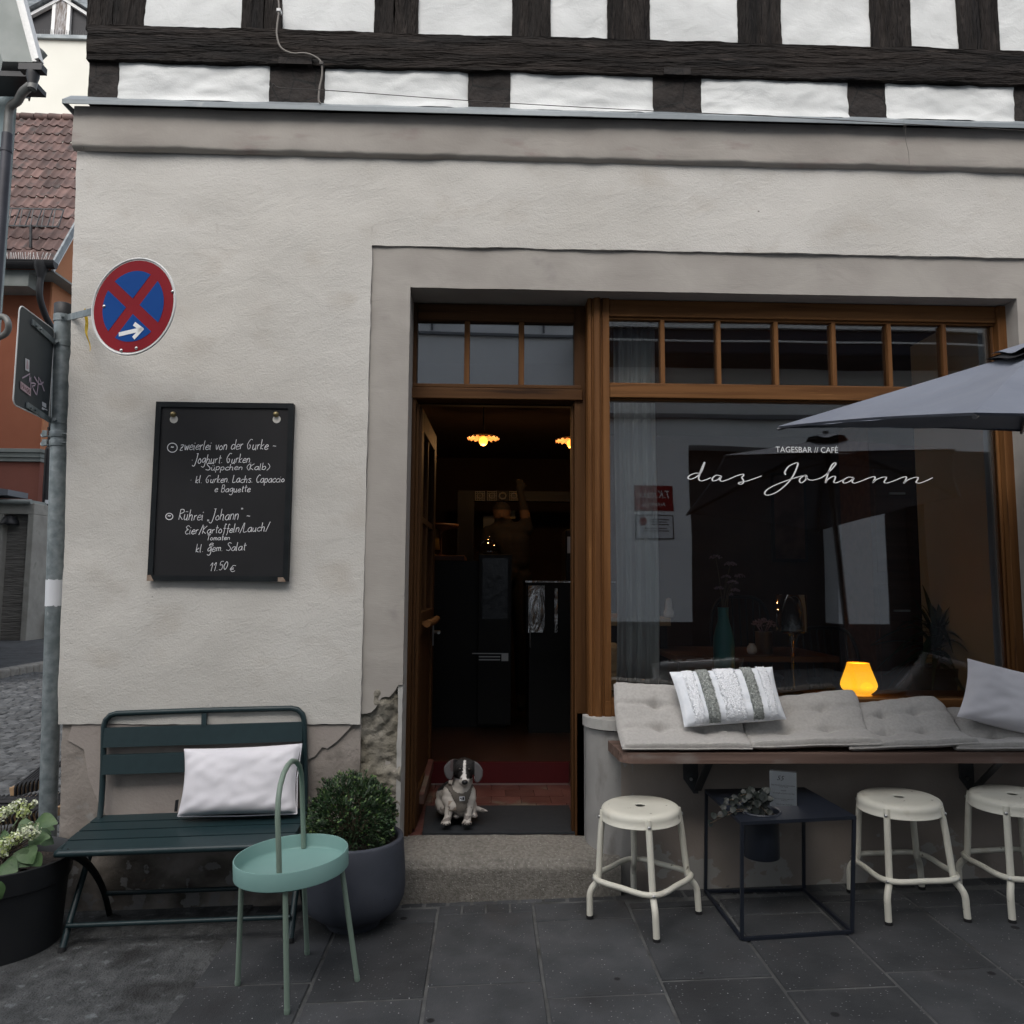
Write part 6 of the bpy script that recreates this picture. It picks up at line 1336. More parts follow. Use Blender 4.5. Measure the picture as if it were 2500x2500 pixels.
for i, (dx, dy) in enumerate(((-.035, .0), (.0, -.03), (.036, .005), (.0, .03), (-.005, 0))):
    mb.lathe([(0, .03), (.008, .026), (.018, .016), (.023, .006), (.02, 0), (0, 0)], CP+Vector((dx, dy, zc+.005+(.018 if i == 4 else 0))), 14)
build(mb, 'meringue_pile', M['sill'], mer)
# table, pot, tin, plant, chair
tz_ = atd(1488, 1238, .80).z; tx0, tx1 = atd(1390, 1240, .80).x, atd(1584, 1240, .80).x
DT = thing('dining_table', 'brown wooden cafe table inside behind the shop window', 'table', ((tx0+tx1)/2, 1.1, .327))
mb = MB(); mb.box(tx0-.35, tx1, .80, 1.45, tz_-.035, tz_); build(mb, 'table_top', M['dark_wood'], DT, bevel=.004)
for x, y in ((tx0-.3, .85), (tx1-.06, .85), (tx0-.3, 1.38), (tx1-.06, 1.38)):
    mb = MB(); mb.box(x-.025, x+.025, y-.025, y+.025, .327, tz_-.035); build(mb, 'leg', M['black_int'], DT)
def on_t(xd, Y): p = atd(xd, 1200, Y); p.z = tz_; return p
p = on_t(1441, .98); TN = thing('steel_tin', 'steel tin flower pot on the cafe table', 'tin', p)
mb = MB(); mb.lathe([(0, 0), (.048, 0), (.05, .003), (.05, .125), (.052, .128), (.048, .128), (.046, .1), (0, .1)], p, 32); build(mb, 'tin_body', M['steel'], TN)
mb = MB(); rf = random.Random(3)
for i in range(160):
    a_ = rf.uniform(0, 6.28); q_ = math.sqrt(rf.random())*.07; mb.lathe([(0, .004), (.0045, 0), (0, -.004)], p+Vector((q_*math.cos(a_), q_*math.sin(a_), .20-.03*(q_/.07)**2+rf.uniform(-.012, .008))), 5)
for i in range(14): a_ = rf.uniform(0, 6.28); mb.tube([p+Vector((0, 0, .1)), p+Vector((.06*math.cos(a_), .06*math.sin(a_), .19))], .0015, 4)
simple('mauve_plant', mb, 'dry_flower', 'small dark mauve flower cushion growing in the steel tin', 'plant', p+Vector((0, 0, .12)))
p = on_t(1418, .92); mb = MB(); mb.lathe([(0, 0), (.018, 0), (.027, .012), (.029, .028), (.024, .045), (.016, .054), (.015, .062), (0, .063)], p, 24); simple('sugar_pot', mb, 'white_paint', 'small round white sugar pot beside the steel tin', 'pot', p)
def windsor(lab, x, y, h, m_='black_int'):
    c = thing('spindle_chair', lab, 'chair', (x, y, .327), 'black chairs in the cafe')
    mb = MB(); mb.lathe([(0, .44), (.2, .44), (.21, .45), (.2, .465), (0, .46)], (x, y, .327), 24); build(mb, 'seat', M[m_], c)
    mb = MB(); mb.tube(crom([(x-.2, y+.16, .8), (x-.21, y+.2, .327+h*.8), (x-.15, y+.22, .327+h*.97), (x, y+.23, .327+h), (x+.15, y+.22, .327+h*.97), (x+.21, y+.2, .327+h*.8), (x+.2, y+.16, .8)], 5), .012, 8); build(mb, 'back_hoop', M[m_], c)
    for i in range(7): mb = MB(); u = -.15+.05*i; mb.tube([(x+u*.9, y+.17, .79), (x+u, y+.225, .327+h*(.985-.6*u*u))], .006, 6); build(mb, 'spindle', M[m_], c)
    for sx_, sy_ in ((-1, -1), (1, -1), (-1, 1), (1, 1)): mb = MB(); mb.tube([(x+.13*sx_, y+.13*sy_, .77), (x+.19*sx_, y+.19*sy_, .327)], .013, 8); build(mb, 'leg', M[m_], c)
    return c
pc_ = atd(1415, 1170, 1.62); windsor('black spindle back chair behind the teal vase', pc_.x, 1.62, atd(1415, 1126, 1.84).z-.327)
pc_ = atd(1590, 1190, 1.25); windsor('black spindle back chair beside the glass cake stand', pc_.x, 1.3, atd(1590, 1185, 1.5).z-.327)
# strap leaved plant
PP = atd(1768, 1290, .62); PP.z = .327
PT = thing('plant_pot', 'dark round plant pot on a stool behind right window pane', 'flower pot', PP)
mb = MB(); mb.lathe([(0, .42), (.10, .42), (.13, .62), (.135, .63), (.12, .63), (.11, .58), (0, .58)], PP, 32); mb.lathe([(0, 0), (.12, 0), (.10, .42), (0, .42)], PP, 20); build(mb, 'pot', M['black_plastic'], PT)
DP = thing('strap_leaf_plant', 'big dark green strap leaved plant behind right window pane', 'plant', PP+Vector((0, 0, .6)))
mb = MB(); rp2 = random.Random(17); cc = atd(1768, 1205, .62)
for i in range(74):
    a_ = rp2.uniform(0, 6.283); el = rp2.uniform(-.25, 1.35); L_ = rp2.uniform(.26, .42); d = Vector((math.cos(a_)*math.cos(el), math.sin(a_)*math.cos(el)*.75, math.sin(el)))
    b0 = cc+Vector((0, 0, rp2.uniform(-.14, .06))); pts = []
    dr2 = rp2.uniform(.35, .75)
    for k in range(9): t = k/8; pts.append(b0+d*L_*t+Vector((0, 0, -dr2*L_*t*t*(1.1-.5*math.sin(el)))))
    W_ = rp2.uniform(.024, .036); s_ = d.cross(Vector((0, 0, 1))); s_ = s_.normalized() if s_.length > .01 else Vector((1, 0, 0)); vs = []
    for k, p in enumerate(pts): wv = W_*math.sin(math.pi*min(1, (k/8)**.6*.96+.03))/2+.001; vs += [p-s_*wv+Vector((0, 0, .004)), p, p+s_*wv+Vector((0, 0, .004))]
    mb.add(vs, [(3*k+j, 3*k+j+1, 3*k+j+4, 3*k+j+3) for k in range(8) for j in (0, 1)], 0, True)
build(mb, 'leaves', M['dark_leaf'], DP); mb = MB(); mb.tube([PP+Vector((0, 0, .58)), cc+Vector((0, 0, -.05))], .014, 8); build(mb, 'stem', M['twig'], DP)
# counter end with shaker, small cabinet, tall cabinet, painting
cz_ = atd(1250, 1166, 1.25).z; x0, x1 = atd(1196, 1170, 1.25).x, atd(1266, 1170, 1.25).x
ce = thing('counter_end', 'end of a dark counter with a pale wooden top by the curtain', 'counter', ((x0+x1)/2, 1.5, .327))
mb = MB(); mb.box(x0-.3, x1, 1.25, 2.0, cz_-.05, cz_); build(mb, 'counter_top', M['pale_wood'], ce, bevel=.003); mb = MB(); mb.box(x0-.28, x1-.02, 1.27, 1.98, .327, cz_-.05); build(mb, 'counter_body', M['black_int'], ce)
p = atd(1262, 1160, 1.35); p.z = cz_; mb = MB(); mb.lathe([(0, 0), (.03, 0), (.034, .03), (.022, .06), (.02, .10), (.016, .12), (0, .125)], p, 20); simple('salt_shaker', mb, 'white_paint', 'small white shaker on the pale counter top', 'shaker', p)
x0, x1 = atd(1150, 1250, .50).x, atd(1181, 1250, .50).x; z0, z1 = .62, atd(1165, 1222, .5).z
cb2 = thing('drawer_cabinet', 'small pale wooden drawer cabinet low at the window corner', 'cabinet', ((x0+x1)/2, .6, .327))
mb = MB(); mb.box(x0-.01, x1, .50, .85, .327, z1); build(mb, 'carcass', M['pale_wood'], cb2, bevel=.003)
for i in range(3): mb = MB(); zz = z1-.12-.11*i; mb.box(x0, x1-.045, .492, .50, zz, zz+.1); dw = build(mb, 'drawer', M['pale_wood'], cb2, bevel=.002); mb = MB(); mb.lathe([(0, .012), (.007, .009), (.005, 0)], (x1-.085, .492, zz+.05), 10, M=Matrix.Rotation(R(90), 3, 'X')); build(mb, 'knob', M['brass'], dw)
x0, x1 = atd(1640, 900, 2.2).x, atd(1726, 900, 2.2).x
tcb = thing('tall_cabinet', 'tall red brown wooden cabinet at the back of the cafe', 'cabinet', ((x0+x1)/2, 2.3, .327))
mb = MB(); mb.box(x0, x1, 2.2, 2.7, .327, 2.7); build(mb, 'carcass', M['dark_wood'], tcb, bevel=.004)
for zz, hh in ((.5, .9), (1.5, .8)): mb = MB(); mb.box(x0+.03, x1-.03, 2.185, 2.2, zz, zz+hh); dd_ = build(mb, 'cabinet_door', M['dark_wood'], tcb, bevel=.004); mb = MB(); mb.box(x1-.22, x1-.10, 2.165, 2.185, zz+hh-.2, zz+hh-.185); build(mb, 'handle', M['steel'], dd_)
x0, x1 = atd(1455, 950, 3.6).x, atd(1522, 950, 3.6).x; z0, z1 = atd(1490, 1060, 3.6).z, atd(1490, 892, 3.6).z
pn = thing('dark_painting', 'tall dark abstract painting on the back wall', 'painting', ((x0+x1)/2, 3.6, z0))
mb = MB(); mb.box(x0, x1, 3.6, 3.63, z0, z1); build(mb, 'frame', M['black_int'], pn, bevel=.004); mb = MB(); mb.box(x0+.03, x1-.03, 3.595, 3.6, z0+.03, z1-.03); build(mb, 'canvas', mat('dark_warm_canvas', (.05, .025, .02), (.22, .13, .10), 3.5, .8, lo=.4, hi=.75), pn)
mb = MB(); mb.box(x0-1.6, x1+1.2, 3.64, 3.7, .327, 2.83); build(mb, 'partition', M['int_dark'], H)
# ---------------- things seen through the door
def iz(zx, zy, Y): return at(1000+zx/3.864, 1150+zy/3.864, Y)
mb = MB(); a, b = iz(455, 183, 3.9), iz(1700, 290, 3.9); mb.box(a.x, b.x+.3, 3.9, 4.0, b.z, a.z); mb.box(a.x, iz(610, 300, 3.9).x, 3.9, 4.0, .327, b.z); build(mb, 'back_beam', M['black_int'], H)
for i, (u0, u1, lab) in enumerate(((618, 708, 'square ornament tile with pale lattice, leftmost above the bar'), (732, 822, 'square ornament tile with pale grid beside the leftmost one'), (840, 915, 'round pale ring ornament above the bar'), (940, 1028, 'square ornament tile with star lattice above the bar, rightmost'))):
    a, b = iz(u0, 192, 3.88), iz(u1, 278, 3.88); c_ = (a+b)/2; t_ = thing('wall_ornament', lab, 'ornament', (c_.x, 3.88, c_.z), 'ornaments over the bar')
    mb = MB(); w2 = (b.x-a.x)/2
    if i == 2: mb.tube([(c_.x+w2*.8*math.cos(k*.3142), 3.87, c_.z+w2*.8*math.sin(k*.3142)) for k in range(20)], .008, 6, True)
    else:
        for k in range(-2, 3): mb.box(c_.x+w2*k*.45-.003, c_.x+w2*k*.45+.003, 3.868, 3.874, c_.z-w2, c_.z+w2); mb.box(c_.x-w2, c_.x+w2, 3.8745, 3.88, c_.z+w2*k*.45-.003, c_.z+w2*k*.45+.003)
        mb.tube([(c_.x+w2*.55*math.cos(k*.3142), 3.865, c_.z+w2*.55*math.sin(k*.3142)) for k in range(20)], .006, 6, True)
    build(mb, 'lattice', M['sill'], t_)
    mb = MB(); mb.box(c_.x-w2*1.05, c_.x+w2*1.05, 3.885, 3.898, c_.z-w2*1.05, c_.z+w2*1.05); build(mb, 'backing', M['black_int'], t_)
a, b = iz(695, 420, 4.6), iz(812, 640, 4.6); mb = MB(); mb.box(a.x, b.x, 4.6, 4.62, b.z, a.z); simple('wall_poster', mb, 'sill', 'pale poster on the far wall left of the person', 'poster', ((a.x+b.x)/2, 4.6, b.z))
a, b = iz(925, 372, 4.6), iz(997, 447, 4.6); mb = MB(); mb.box(a.x, b.x, 4.6, 4.62, b.z, a.z); simple('gilt_picture', mb, 'brass', 'small bright gilt picture on the far wall above the raised arm', 'picture', ((a.x+b.x)/2, 4.6, b.z))
CT2y = 2.25; ctz = iz(300, 795, CT2y).z
BC = thing('bar_counter', 'dark bar counter with a glossy front inside the door', 'counter', (-.2, CT2y, .327))
mb = MB(); xb0, xb1 = -1.3, iz(930, 800, CT2y).x; mb.box(xb0, xb1, CT2y, CT2y+.6, .327, ctz-.04); build(mb, 'counter_body', M['black_int'], BC); mb = MB(); mb.box(xb0, iz(520, 800, CT2y).x, CT2y-.03, CT2y+.62, ctz-.04, ctz); build(mb, 'counter_top', M['dark_wood'], BC, bevel=.004)
gp = mat('black_glass_front', (.02, .024, .028), rough=.22, spec=.45, bumps=[('n', 3, .3, .05)])
a, b = iz(690, 825, CT2y-.02), iz(922, 1392, CT2y-.02)
DF = thing('display_fridge', 'dark glass fronted display fridge under the bar counter', 'fridge', ((a.x+b.x)/2, CT2y-.1, .327))
mb = MB(); mb.box(a.x-.03, b.x+.03, CT2y-.1, CT2y-.005, .36, a.z+.03); build(mb, 'body', M['black_int'], DF, bevel=.005); mb = MB(); mb.box(a.x, b.x, CT2y-.108, CT2y-.1, b.z, a.z); build(mb, 'glass_door', gp, DF)
mb = MB(); g0_, g1_ = iz(590, 1715, CT2y-.1), iz(930, 1790, CT2y-.1); mb.box(g0_.x, g1_.x, CT2y-.125, CT2y-.11, g0_.z-.006, g0_.z); 
for k in range(2): z_ = g0_.z-.03-.022*k; mb.box(g0_.x+.05, g1_.x-.06, CT2y-.125, CT2y-.112, z_, z_+.008)
mb.box(g1_.x-.05, g1_.x, CT2y-.122, CT2y-.112, g1_.z, g0_.z-.007); build(mb, 'steel_grille', M['steel'], DF)
a, b = iz(1105, 1040, 2.0), iz(1560, 1530, 2.0)
SC_ = thing('steel_cabinet', 'bright steel under counter cabinet at the right of bar', 'cabinet', ((a.x+b.x)/2, 2.0, .327))
mb = MB(); mb.box(a.x, b.x+.3, 2.0, 2.5, b.z, a.z-.01); build(mb, 'body', M['black_int'], SC_); wk = mat('wrinkled_steel', (.55, .55, .54), rough=.16, metal=1., bumps=[('n', 3.5, .5, .1, (1.5, 1, .5), 1.5)])
mb = MB(); mb.box(a.x+.012, iz(1275, 1100, 2.0).x, 1.988, 2.0, b.z+.005, a.z-.03); mb.box(iz(1366, 1100, 2).x, iz(1395, 1100, 2).x, 1.988, 2.0, b.z+.005, a.z-.05); mb.box(a.x-.01, b.x+.3, 1.985, 2.5, a.z-.008, a.z+.004); build(mb, 'steel_door', wk, SC_)
mb = MB(); q_ = iz(1137, 1480, 1.99); r2_ = iz(1137, 1665, 1.99); mb.tube([q_, r2_], .005, 6); build(mb, 'drain_pipe', M['steel'], SC_); mb = MB(); mb.box(a.x+.02, b.x+.3, 2.02, 2.48, .327, b.z-.0); build(mb, 'plinth', M['black_int'], SC_)
p = iz(745, 800, 2.35); p.z = ctz+.0
mb = MB(); dmz = iz(745, 625, 2.35).z; mb.lathe([(.0, ctz-p.z), (.07, 0), (.06, .01), (.012, .03), (.01, dmz-p.z-.13), (.10, dmz-p.z-.125), (.10, dmz-p.z-.115), (.085, dmz-p.z-.07), (.05, dmz-p.z-.03), (.012, dmz-p.z-.015), (.012, dmz-p.z), (0, dmz-p.z+.004)], p, 28); simple('glass_dome', mb, glass('dome_glass', .2, (.5, .5, .5)), 'glass cake dome on a foot standing on the bar', 'cake dome', p)
p = iz(195, 790, 2.4); p.z = ctz; mb = MB(); mb.lathe([(0, 0), (.05, 0), (.05, .01), (.01, .02), (.01, .05), (.075, .05), (.06, .21), (.055, .21), (.07, .055), (0, .06)], p, 24); simple('shade_lamp', mb, mat('ochre_shade_cloth', (.30, .20, .07), rough=.9), 'small ochre shaded lamp standing on left bar end', 'lamp', p)
p = iz(295, 790, 2.42); p.z = ctz; mb = MB(); mb.lathe([(0, 0), (.07, 0), (.008, .015), (.006, .17), (.02, .2), (.13, .225), (.14, .25), (.12, .235), (0, .21)], p, 24); simple('fruit_stand', mb, 'dark_wood', 'brown footed fruit bowl on the bar behind the shaded lamp', 'bowl', p)
p = iz(1520, 1030, 2.1); p.z = iz(1300, 1040, 2.0).z+.005; zc2 = iz(1520, 555, 2.1).z; mb = MB(); mb.box(p.x-.04, p.x+.3, 2.08, 2.4, p.z, zc2)
CM = thing('coffee_machine', 'black coffee machine with bright steel front on steel cabinet', 'coffee machine', p); build(mb, 'body', M['black_int'], CM, bevel=.01)
mb = MB(); u0, u1 = iz(1488, 620, 2.07), iz(1545, 775, 2.07); mb.box(u0.x, u1.x+.2, 2.065, 2.08, u1.z, u0.z); build(mb, 'front_panel', M['steel'], CM)
# pendant lamps
for px, py, lab in ((1180, 1077, 'pendant lamp with fluted shade and amber bulb over the middle of doorway'), (1395, 1083, 'pendant lamp with fluted shade and amber bulb beside right door jamb')):
    p = at(px, py, 2.3); PD = thing('pendant_lamp', lab, 'pendant lamp', p+Vector((0, 0, .05)), 'pendant lamps in the cafe')
    mb = MB(); n_ = 36; vs = []; fs2 = []
    prf = [(.02, .05), (.05, .046), (.09, .036), (.125, .020)]
    for r_, z_ in prf:
        for k in range(n_): f_ = (1 if k % 2 else -1)*.006*(r_/.12); vs.append(p+Vector((r_*math.cos(6.2832*k/n_), r_*math.sin(6.2832*k/n_), z_+f_)))
    for j in range(3):
        for k in range(n_): fs2.append((j*n_+k, j*n_+(k+1) % n_, (j+1)*n_+(k+1) % n_, (j+1)*n_+k))
    mb.add(vs, fs2, 0, False); build(mb, 'fluted_shade', mat('warm_glass_shade', (.55, .28, .13), rough=.5, emit=((.9, .30, .06), .06)), PD)
    mb = MB(); mb.lathe([(0, -.036), (.02, -.031), (.032, -.016), (.035, .0), (.031, .016), (.016, .036), (0, .04)], p, 20); build(mb, 'bulb', mat('amber_bulb', (.8, .4, .1), emit=((1.0, .36, .045), 1.6)), PD)
    mb = MB(); mb.tube([p+Vector((0, 0, .02)), p+Vector((0, 0, -.016))], .006, 6); build(mb, 'filament', mat('filament', (1, .8, .4), emit=((1, .75, .35), 9)), PD)
    mb = MB(); mb.tube([p+Vector((0, 0, .05)), (p.x, p.y, 2.83)], .006, 6); build(mb, 'cord', M['cord'], PD)
    pl2 = bpy.data.lights.new('pendant_glow', 'POINT'); pl2.energy = 3.0; pl2.color = (1, .55, .22); pl2.shadow_soft_size = .04; po2 = bpy.data.objects.new('pendant_glow', pl2); COL.objects.link(po2); po2.parent = PD; po2.location = (0, 0, -.10)

# ---------------- living things: voxel-joined bodies
def capsule(mb, a, ra_, b, rb_):
    a, b = Vector(a), Vector(b); n_ = max(1, int((b-a).length/(min(ra_, rb_)*.45)))
    for i in range(n_+1):
        t = i/n_; p = a+(b-a)*t; r_ = ra_+(rb_-ra_)*t; m_ = 10
        mb.lathe([(0, -r_)]+[(r_*math.sin(math.pi*k/m_), -r_*math.cos(math.pi*k/m_)) for k in range(1, m_)]+[(0, r_)], p, 14)
def join_body(mb, vox, it, name, m_):
    me = mb.mesh('tmp', []); o = bpy.data.objects.new('tmp', me); COL.objects.link(o)
    md = o.modifiers.new('r', 'REMESH'); md.mode = 'VOXEL'; md.voxel_size = vox
    sm_ = o.modifiers.new('s', 'SMOOTH'); sm_.factor = .5; sm_.iterations = it
    dg = bpy.context.evaluated_depsgraph_get(); ev = bpy.data.meshes.new_from_object(o.evaluated_get(dg)); bpy.data.objects.remove(o)
    ev.name = name; ev.materials.clear(); ev.materials.append(m_)
    ev.polygons.foreach_set('use_smooth', [True]*len(ev.polygons)); return ev
def proj(p):
    v = Vector(p)-CAM_P; z = v.dot(_f); return 1250+FPX*v.dot(CR)/z, 1250-FPX*v.dot(CU)/z
def paint(me, fn, off=Vector((0, 0, 0))):
    ca = me.color_attributes.new('coat', 'FLOAT_COLOR', 'POINT')
    for i, v in enumerate(me.vertices): ca.data[i].color = (*fn(v.co+off, v.normal), 1)
def dg_(zx, zy, Y): return at(1000+zx/6.9, 1820+zy/6.9, Y)
mb = MB()
def cap(*a):
    pts = a
    for q0, q1 in zip(pts, pts[1:]): capsule(mb, dg_(*q0[:3]), q0[3], dg_(*q1[:3]), q1[3])
cap((880, 488, .285, .043), (955, 488, .285, .043)); cap((885, 530, .275, .041), (945, 530, .275, .041)); cap((916, 500, .30, .050), (905, 600, .33, .046))
cap((914, 570, .262, .034), (922, 650, .225, .027), (926, 728, .188, .0235)); cap((918, 690, .225, .024), (922, 778, .200, .0165)); cap((926, 742, .172, .0125), (926, 746, .170, .012))
for sx_ in (-1, 1): cap((917+sx_*92, 528, .238, .013), (917+sx_*60, 500, .236, .015)); cap((917+sx_*38, 742, .196, .0165), (917+sx_*30, 700, .212, .018))
cap((905, 620, .32, .047), (885, 840, .325, .054), (875, 960, .318, .060), (855, 1110, .315, .056), (845, 1195, .312, .038))
cap((800, 900, .38, .062), (700, 1020, .44, .070), (610, 1095, .46, .058)); cap((700, 880, .37, .05), (640, 960, .42, .06))
cap((545, 1090, .40, .036), (560, 1180, .37, .030), (640, 1245, .33, .018)); cap((800, 1150, .42, .06), (900, 1150, .42, .055))
cap((690, 930, .315, .040), (672, 1040, .308, .040), (720, 1150, .285, .029)); cap((690, 1100, .30, .033), (655, 1230, .285, .0215), (645, 1330, .278, .0185), (620, 1405, .262, .020))
cap((1012, 900, .315, .030), (1020, 1010, .305, .030), (1005, 1130, .30, .026), (988, 1250, .285, .0195), (975, 1340, .278, .0185), (970, 1405, .262, .0195))
for bx_ in (612, 968):
    for k, (dx, dy, dY) in enumerate(((-62, 32, -.010), (-24, 46, -.026), (20, 44, -.026), (55, 28, -.012))): cap((bx_+dx*.5, 1405+dy*.3, .252, .0125), (bx_+dx, 1418+dy*.55, .25+dY, .0092))
cap((985, 1140, .40, .045), (1050, 1225, .345, .022), (1085, 1290, .305, .0155)); cap((760, 1240, .345, .024), (790, 1310, .305, .0155))
for bx_ in (1090, 792):
    for dx, dy in ((-34, 16), (-8, 28), (20, 24), (38, 8)): cap((bx_+dx*.4, 1296, .30, .009), (bx_+dx, 1300+dy, .288, .0068))
cap((1030, 1185, .40, .015), (1150, 1195, .37, .0135), (1250, 1222, .355, .010), (1318, 1228, .345, .0035))
for ol, s_ in (([(800, 352), (735, 352), (672, 385), (612, 440), (572, 495), (572, 560), (592, 630), (632, 692), (682, 720), (722, 690), (742, 610), (752, 510), (782, 420)], 1), ([(1045, 372), (1085, 385), (1140, 415), (1198, 475), (1238, 550), (1234, 635), (1204, 705), (1160, 750), (1118, 762), (1085, 715), (1082, 610), (1078, 500), (1052, 430)], -1)):
    mid = sum(p[0] for p in ol)/len(ol)
    mb.prism([dg_(x, y, .268-.00010*abs(x-917)*.3+.00003*(y-500)) for x, y in ol], (0, .013, 0))
body = join_body(mb, .0042, 5, 'dog', vcol('dog_coat', .75, [('n', 260, .25, .002), ('n', 40, .2, .003)]))
rdg = random.Random(1)
def coat(p, n):
    x, y = proj(p); zx, zy = (x-1000)*6.9, (y-1820)*6.9
    W = (.50, .47, .43); G_ = (.30, .285, .265); K = (.013, .012, .012)
    nz = N(p*55, 1, 2); nz2 = N(p*22, 1, 5)
    c = W
    if zy > 1150 and nz > .12: c = (.20, .18, .165)
    if zy < 790 and (zx < 735-max(0, (zy-560))*.02 or zx > 1092) and zy < 780 and p.y < .31:
        c = (.125, .12, .125)
        if nz2 > .25 and zy < 560 and zx < 735: c = (.10, .075, .075)
        return c
    if zy < 705 and p.y < .40 and 700 < zx < 1105:
        lim = 700-((zx-917)/190)**2*60
        hw = 26+6*N((zy*.02, 0, 1))+max(0, zy-600)*.42+(-10 if zy < 410 else 0)
        cxm = 926-(zy-400)*.035+(0 if zy < 640 else -12)
        if zy < lim and (abs(zx-cxm) > hw or zy < 372+12*N((zx*.05, 1, 0))): return K
        if zy > 640 and nz > .22: return (.16, .15, .145)
        return (.62, .60, .58)
    if p.y > .345 and zx < 660 and zy < 880+30*nz2: return K
    if 650 < zx < 800 and 1060 < zy < 1220 and nz2 > -.15: c = (.33, .27, .225)
    return c
d0 = dg_(860, 1440, .32); d0.z = .2105
paint(body, coat)
zmin = min(v.co.z for v in body.vertices)
for v in body.vertices: v.co -= d0
DOG = bpy.data.objects.new('dog', body); COL.objects.link(DOG); DOG.location = d0+Vector((0, 0, .2112-zmin))
tag(DOG, 'small black and white piebald dog in taupe harness sitting on the door mat', 'dog')
shift = DOG.location-d0
from mathutils.bvhtree import BVHTree
bv = BVHTree.FromPolygons([v.co+d0 for v in body.vertices], [tuple(p.vertices) for p in body.polygons])
def hit(zx, zy):
    d = _ray(1000+zx/6.9, 1820+zy/6.9).normalized(); r_ = bv.ray_cast(CAM_P, d); return r_[0], r_[1]
def inpoly(x, y, poly):
    c = False; j = len(poly)-1
    for i in range(len(poly)):
        if ((poly[i][1] > y) != (poly[j][1] > y)) and x < (poly[j][0]-poly[i][0])*(y-poly[i][1])/(poly[j][1]-poly[i][1]+1e-9)+poly[i][0]: c = not c
        j = i
    return c
hpoly = [(645, 775), (690, 770), (725, 868), (800, 922), (880, 938), (960, 908), (1010, 850), (1040, 775), (1062, 790), (1020, 940), (966, 1090), (962, 1175), (905, 1240), (800, 1245), (770, 1225), (796, 1160), (790, 1130), (740, 1030), (690, 930), (640, 850), (600, 815)]
hv = {}; hm = MB()
for p in body.polygons:
    c = Vector((0, 0, 0))
    for i in p.vertices: c += body.vertices[i].co
    c = c/len(p.vertices)+d0; x, y = proj(c); zx, zy = (x-1000)*6.9, (y-1820)*6.9
    if inpoly(zx, zy, hpoly) and p.normal.dot(CAM_P-c) > 0 and c.y < .345:
        for i in p.vertices:
            if i not in hv: hv[i] = len(hm.v); hm.v.append(body.vertices[i].co+body.vertices[i].normal*.0035)
        hm.f.append(tuple(hv[i] for i in p.vertices)); hm.m.append(0); hm.sm.append(True)
hs_o = build(hm, 'harness', mat('taupe_harness', (.125, .112, .098), (.15, .135, .118), 300, .85, [('n', 500, .3, .0006)]), DOG, world=False)
so = hs_o.modifiers.new('thick', 'SOLIDIFY'); so.thickness = .003; so.offset = 0
hp_, hn_ = hit(883, 1015)
if hp_:
    e1 = Vector((1, 0, .08)).normalized(); e1 = (e1-hn_*e1.dot(hn_)).normalized(); e2 = hn_.cross(e1); e2 = e2 if e2.z > 0 else -e2; c_ = hp_-d0+hn_*.0075
    mb = MB(); mb.prism([c_+e1*x+e2*y for x, y in ((-.013, -.010), (.012, -.010), (.0135, -.008), (.0135, .010), (-.011, .011), (-.013, .009))], hn_*.001); build(mb, 'harness_label', M['paper'], hs_o, world=False)
    mb = MB()
    for x0, x1, y0, y1 in ((.002, .011, -.006, .008), (-.010, -.004, .0, .005), (-.003, .0, -.006, .003)): mb.prism([c_+e1*x+e2*y+hn_*.0012 for x, y in ((x0, y0), (x1, y0), (x1*.9, y1), (x0, y1*.8))], hn_*.0005)
    build(mb, 'label_print', M['ink'], hs_o, world=False)
for zx, zy, r_, nm, m_ in ((846, 522, .0062, 'eye', mat('dog_eye', (.02, .012, .008), rough=.08, spec=.8)), (1004, 528, .0062, 'eye', None), (926, 752, .0118, 'nose', mat('dog_nose', (.010, .010, .011), rough=.35))):
    h_, n_ = hit(zx, zy)
    if h_:
        if m_ is None: m_ = bpy.data.materials['dog_eye']
        mb = MB(); q_ = h_-d0-n_*(r_*.45); mb.lathe([(0, -r_)]+[(r_*math.sin(math.pi*k/8)*(1.3 if nm == 'nose' else 1.15), -r_*math.cos(math.pi*k/8)*(1 if nm == 'nose' else .9)) for k in range(1, 8)]+[(0, r_)], q_, 14); build(mb, nm, m_, DOG, world=False)
for bx_ in (612, 968):
    for dx, dy in ((-62, 44), (-24, 58), (20, 56), (55, 40)):
        h_, n_ = hit(bx_+dx, 1398+dy)
        if h_: mb = MB(); q_ = h_-d0; mb.tube([q_, q_+Vector((dx*.00004, -.006, -.003)), q_+Vector((dx*.00006, -.010, -.007))], [.0028, .0022, .0006], 6); build(mb, 'claw', M['rubber'], DOG, world=False)
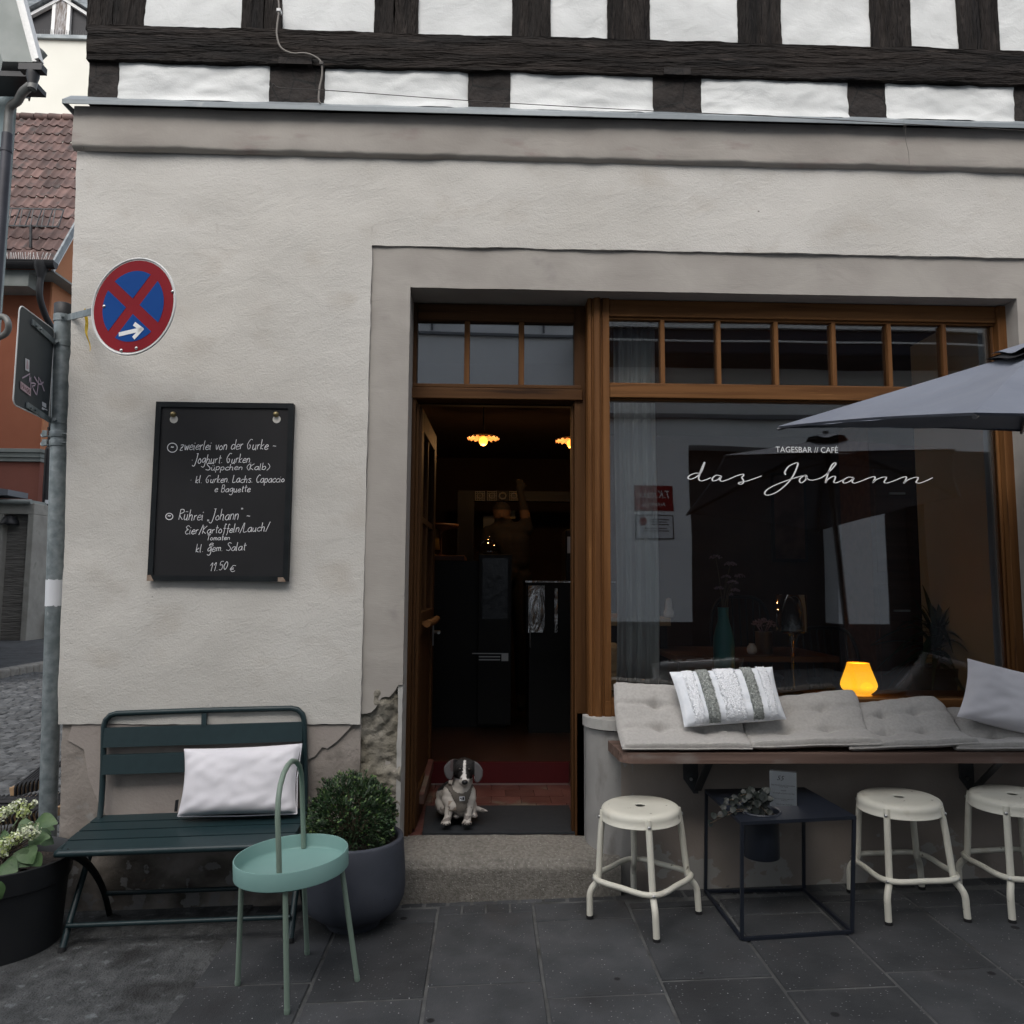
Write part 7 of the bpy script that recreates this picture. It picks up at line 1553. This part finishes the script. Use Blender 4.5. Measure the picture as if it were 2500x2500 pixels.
# person in the dark behind the bar
mb = MB(); PYy = 3.0
def pz(zx, zy, Y=PYy): return iz(zx, zy, Y)
def capw(*a):
    for q0, q1 in zip(a, a[1:]): capsule(mb, q0[0], q0[1], q1[0], q1[1])
hd = pz(868, 395); sh = pz(930, 545); wa = pz(962, 850)
capw((hd+Vector((0, .01, .02)), .082), (hd+Vector((0, -.01, -.05)), .066)); capw((hd+Vector((-.0, -.075, -.025)), .016), (hd+Vector((0, -.085, -.04)), .016)); capw((hd+Vector((.01, .01, -.08)), .05), (sh+Vector((-.02, 0, .06)), .055))
capw((sh+Vector((-.10, 0, -.03)), .085), (sh+Vector((.09, 0, -.02)), .085)); capw((sh+Vector((-.04, 0, -.12)), .13), (wa+Vector((-.03, 0, .05)), .115), (wa+Vector((-.02, 0, -.10)), .125)); capw((sh+Vector((.07, 0, -.12)), .12), (wa+Vector((.05, 0, 0)), .115))
fl_ = .335
for s_ in (-1, 1): hx = wa+Vector((s_*.085, 0, -.14)); capw((hx, .095), (Vector((hx.x, PYy, .80)), .06), (Vector((hx.x, PYy+.02, fl_+.09)), .042), (Vector((hx.x, PYy-.12, fl_+.04)), .04))
a0, a1, a2 = sh+Vector((.16, 0, -.0)), pz(1085, 400), pz(1048, 215)
capw((a0, .06), (a1, .045), (a2, .032), (a2+Vector((-.01, 0, .05)), .036))
for k in range(4): capw((a2+Vector((-.03+.02*k, 0, .07)), .011), (a2+Vector((-.05+.022*k, -.02, .125+.01*(k in (1, 2)))), .008))
capw((a2+Vector((.03, 0, .05)), .012), (a2+Vector((.055, -.01, .085)), .009))
l0, l1, l2 = sh+Vector((-.17, 0, -.03)), sh+Vector((-.21, -.06, -.30)), sh+Vector((-.10, -.22, -.42))
capw((l0, .06), (l1, .045), (l2, .032), (l2+Vector((.03, -.06, -.02)), .034))
for k in range(4): capw((l2+Vector((.02+.018*k, -.09, -.03)), .011), (l2+Vector((.03+.02*k, -.14, -.05)), .008))
pbm = join_body(mb, .012, 4, 'person', vcol('person_skin_and_cloth', .85))
def pcol(p, n):
    x, y = proj(p); zx, zy = (x-1000)*3.864, (y-1150)*3.864
    if p.z > hd.z+.025: return (.012, .011, .011)
    if p.z > sh.z+.085 and zx < 1000: return (.09, .055, .04)
    if zx > 1010 and zy < 440: return (.09, .055, .04)
    if p.y < PYy-.15 and p.z > 1.1: return (.09, .055, .04)
    return (.010, .010, .011)
paint(pbm, pcol)
pl0 = Vector((wa.x, PYy, .327))
for v in pbm.vertices: v.co -= pl0
po3 = bpy.data.objects.new('person', pbm); COL.objects.link(po3); po3.location = pl0
tag(po3, 'person in black clothes and cap behind the bar with one arm raised', 'person')
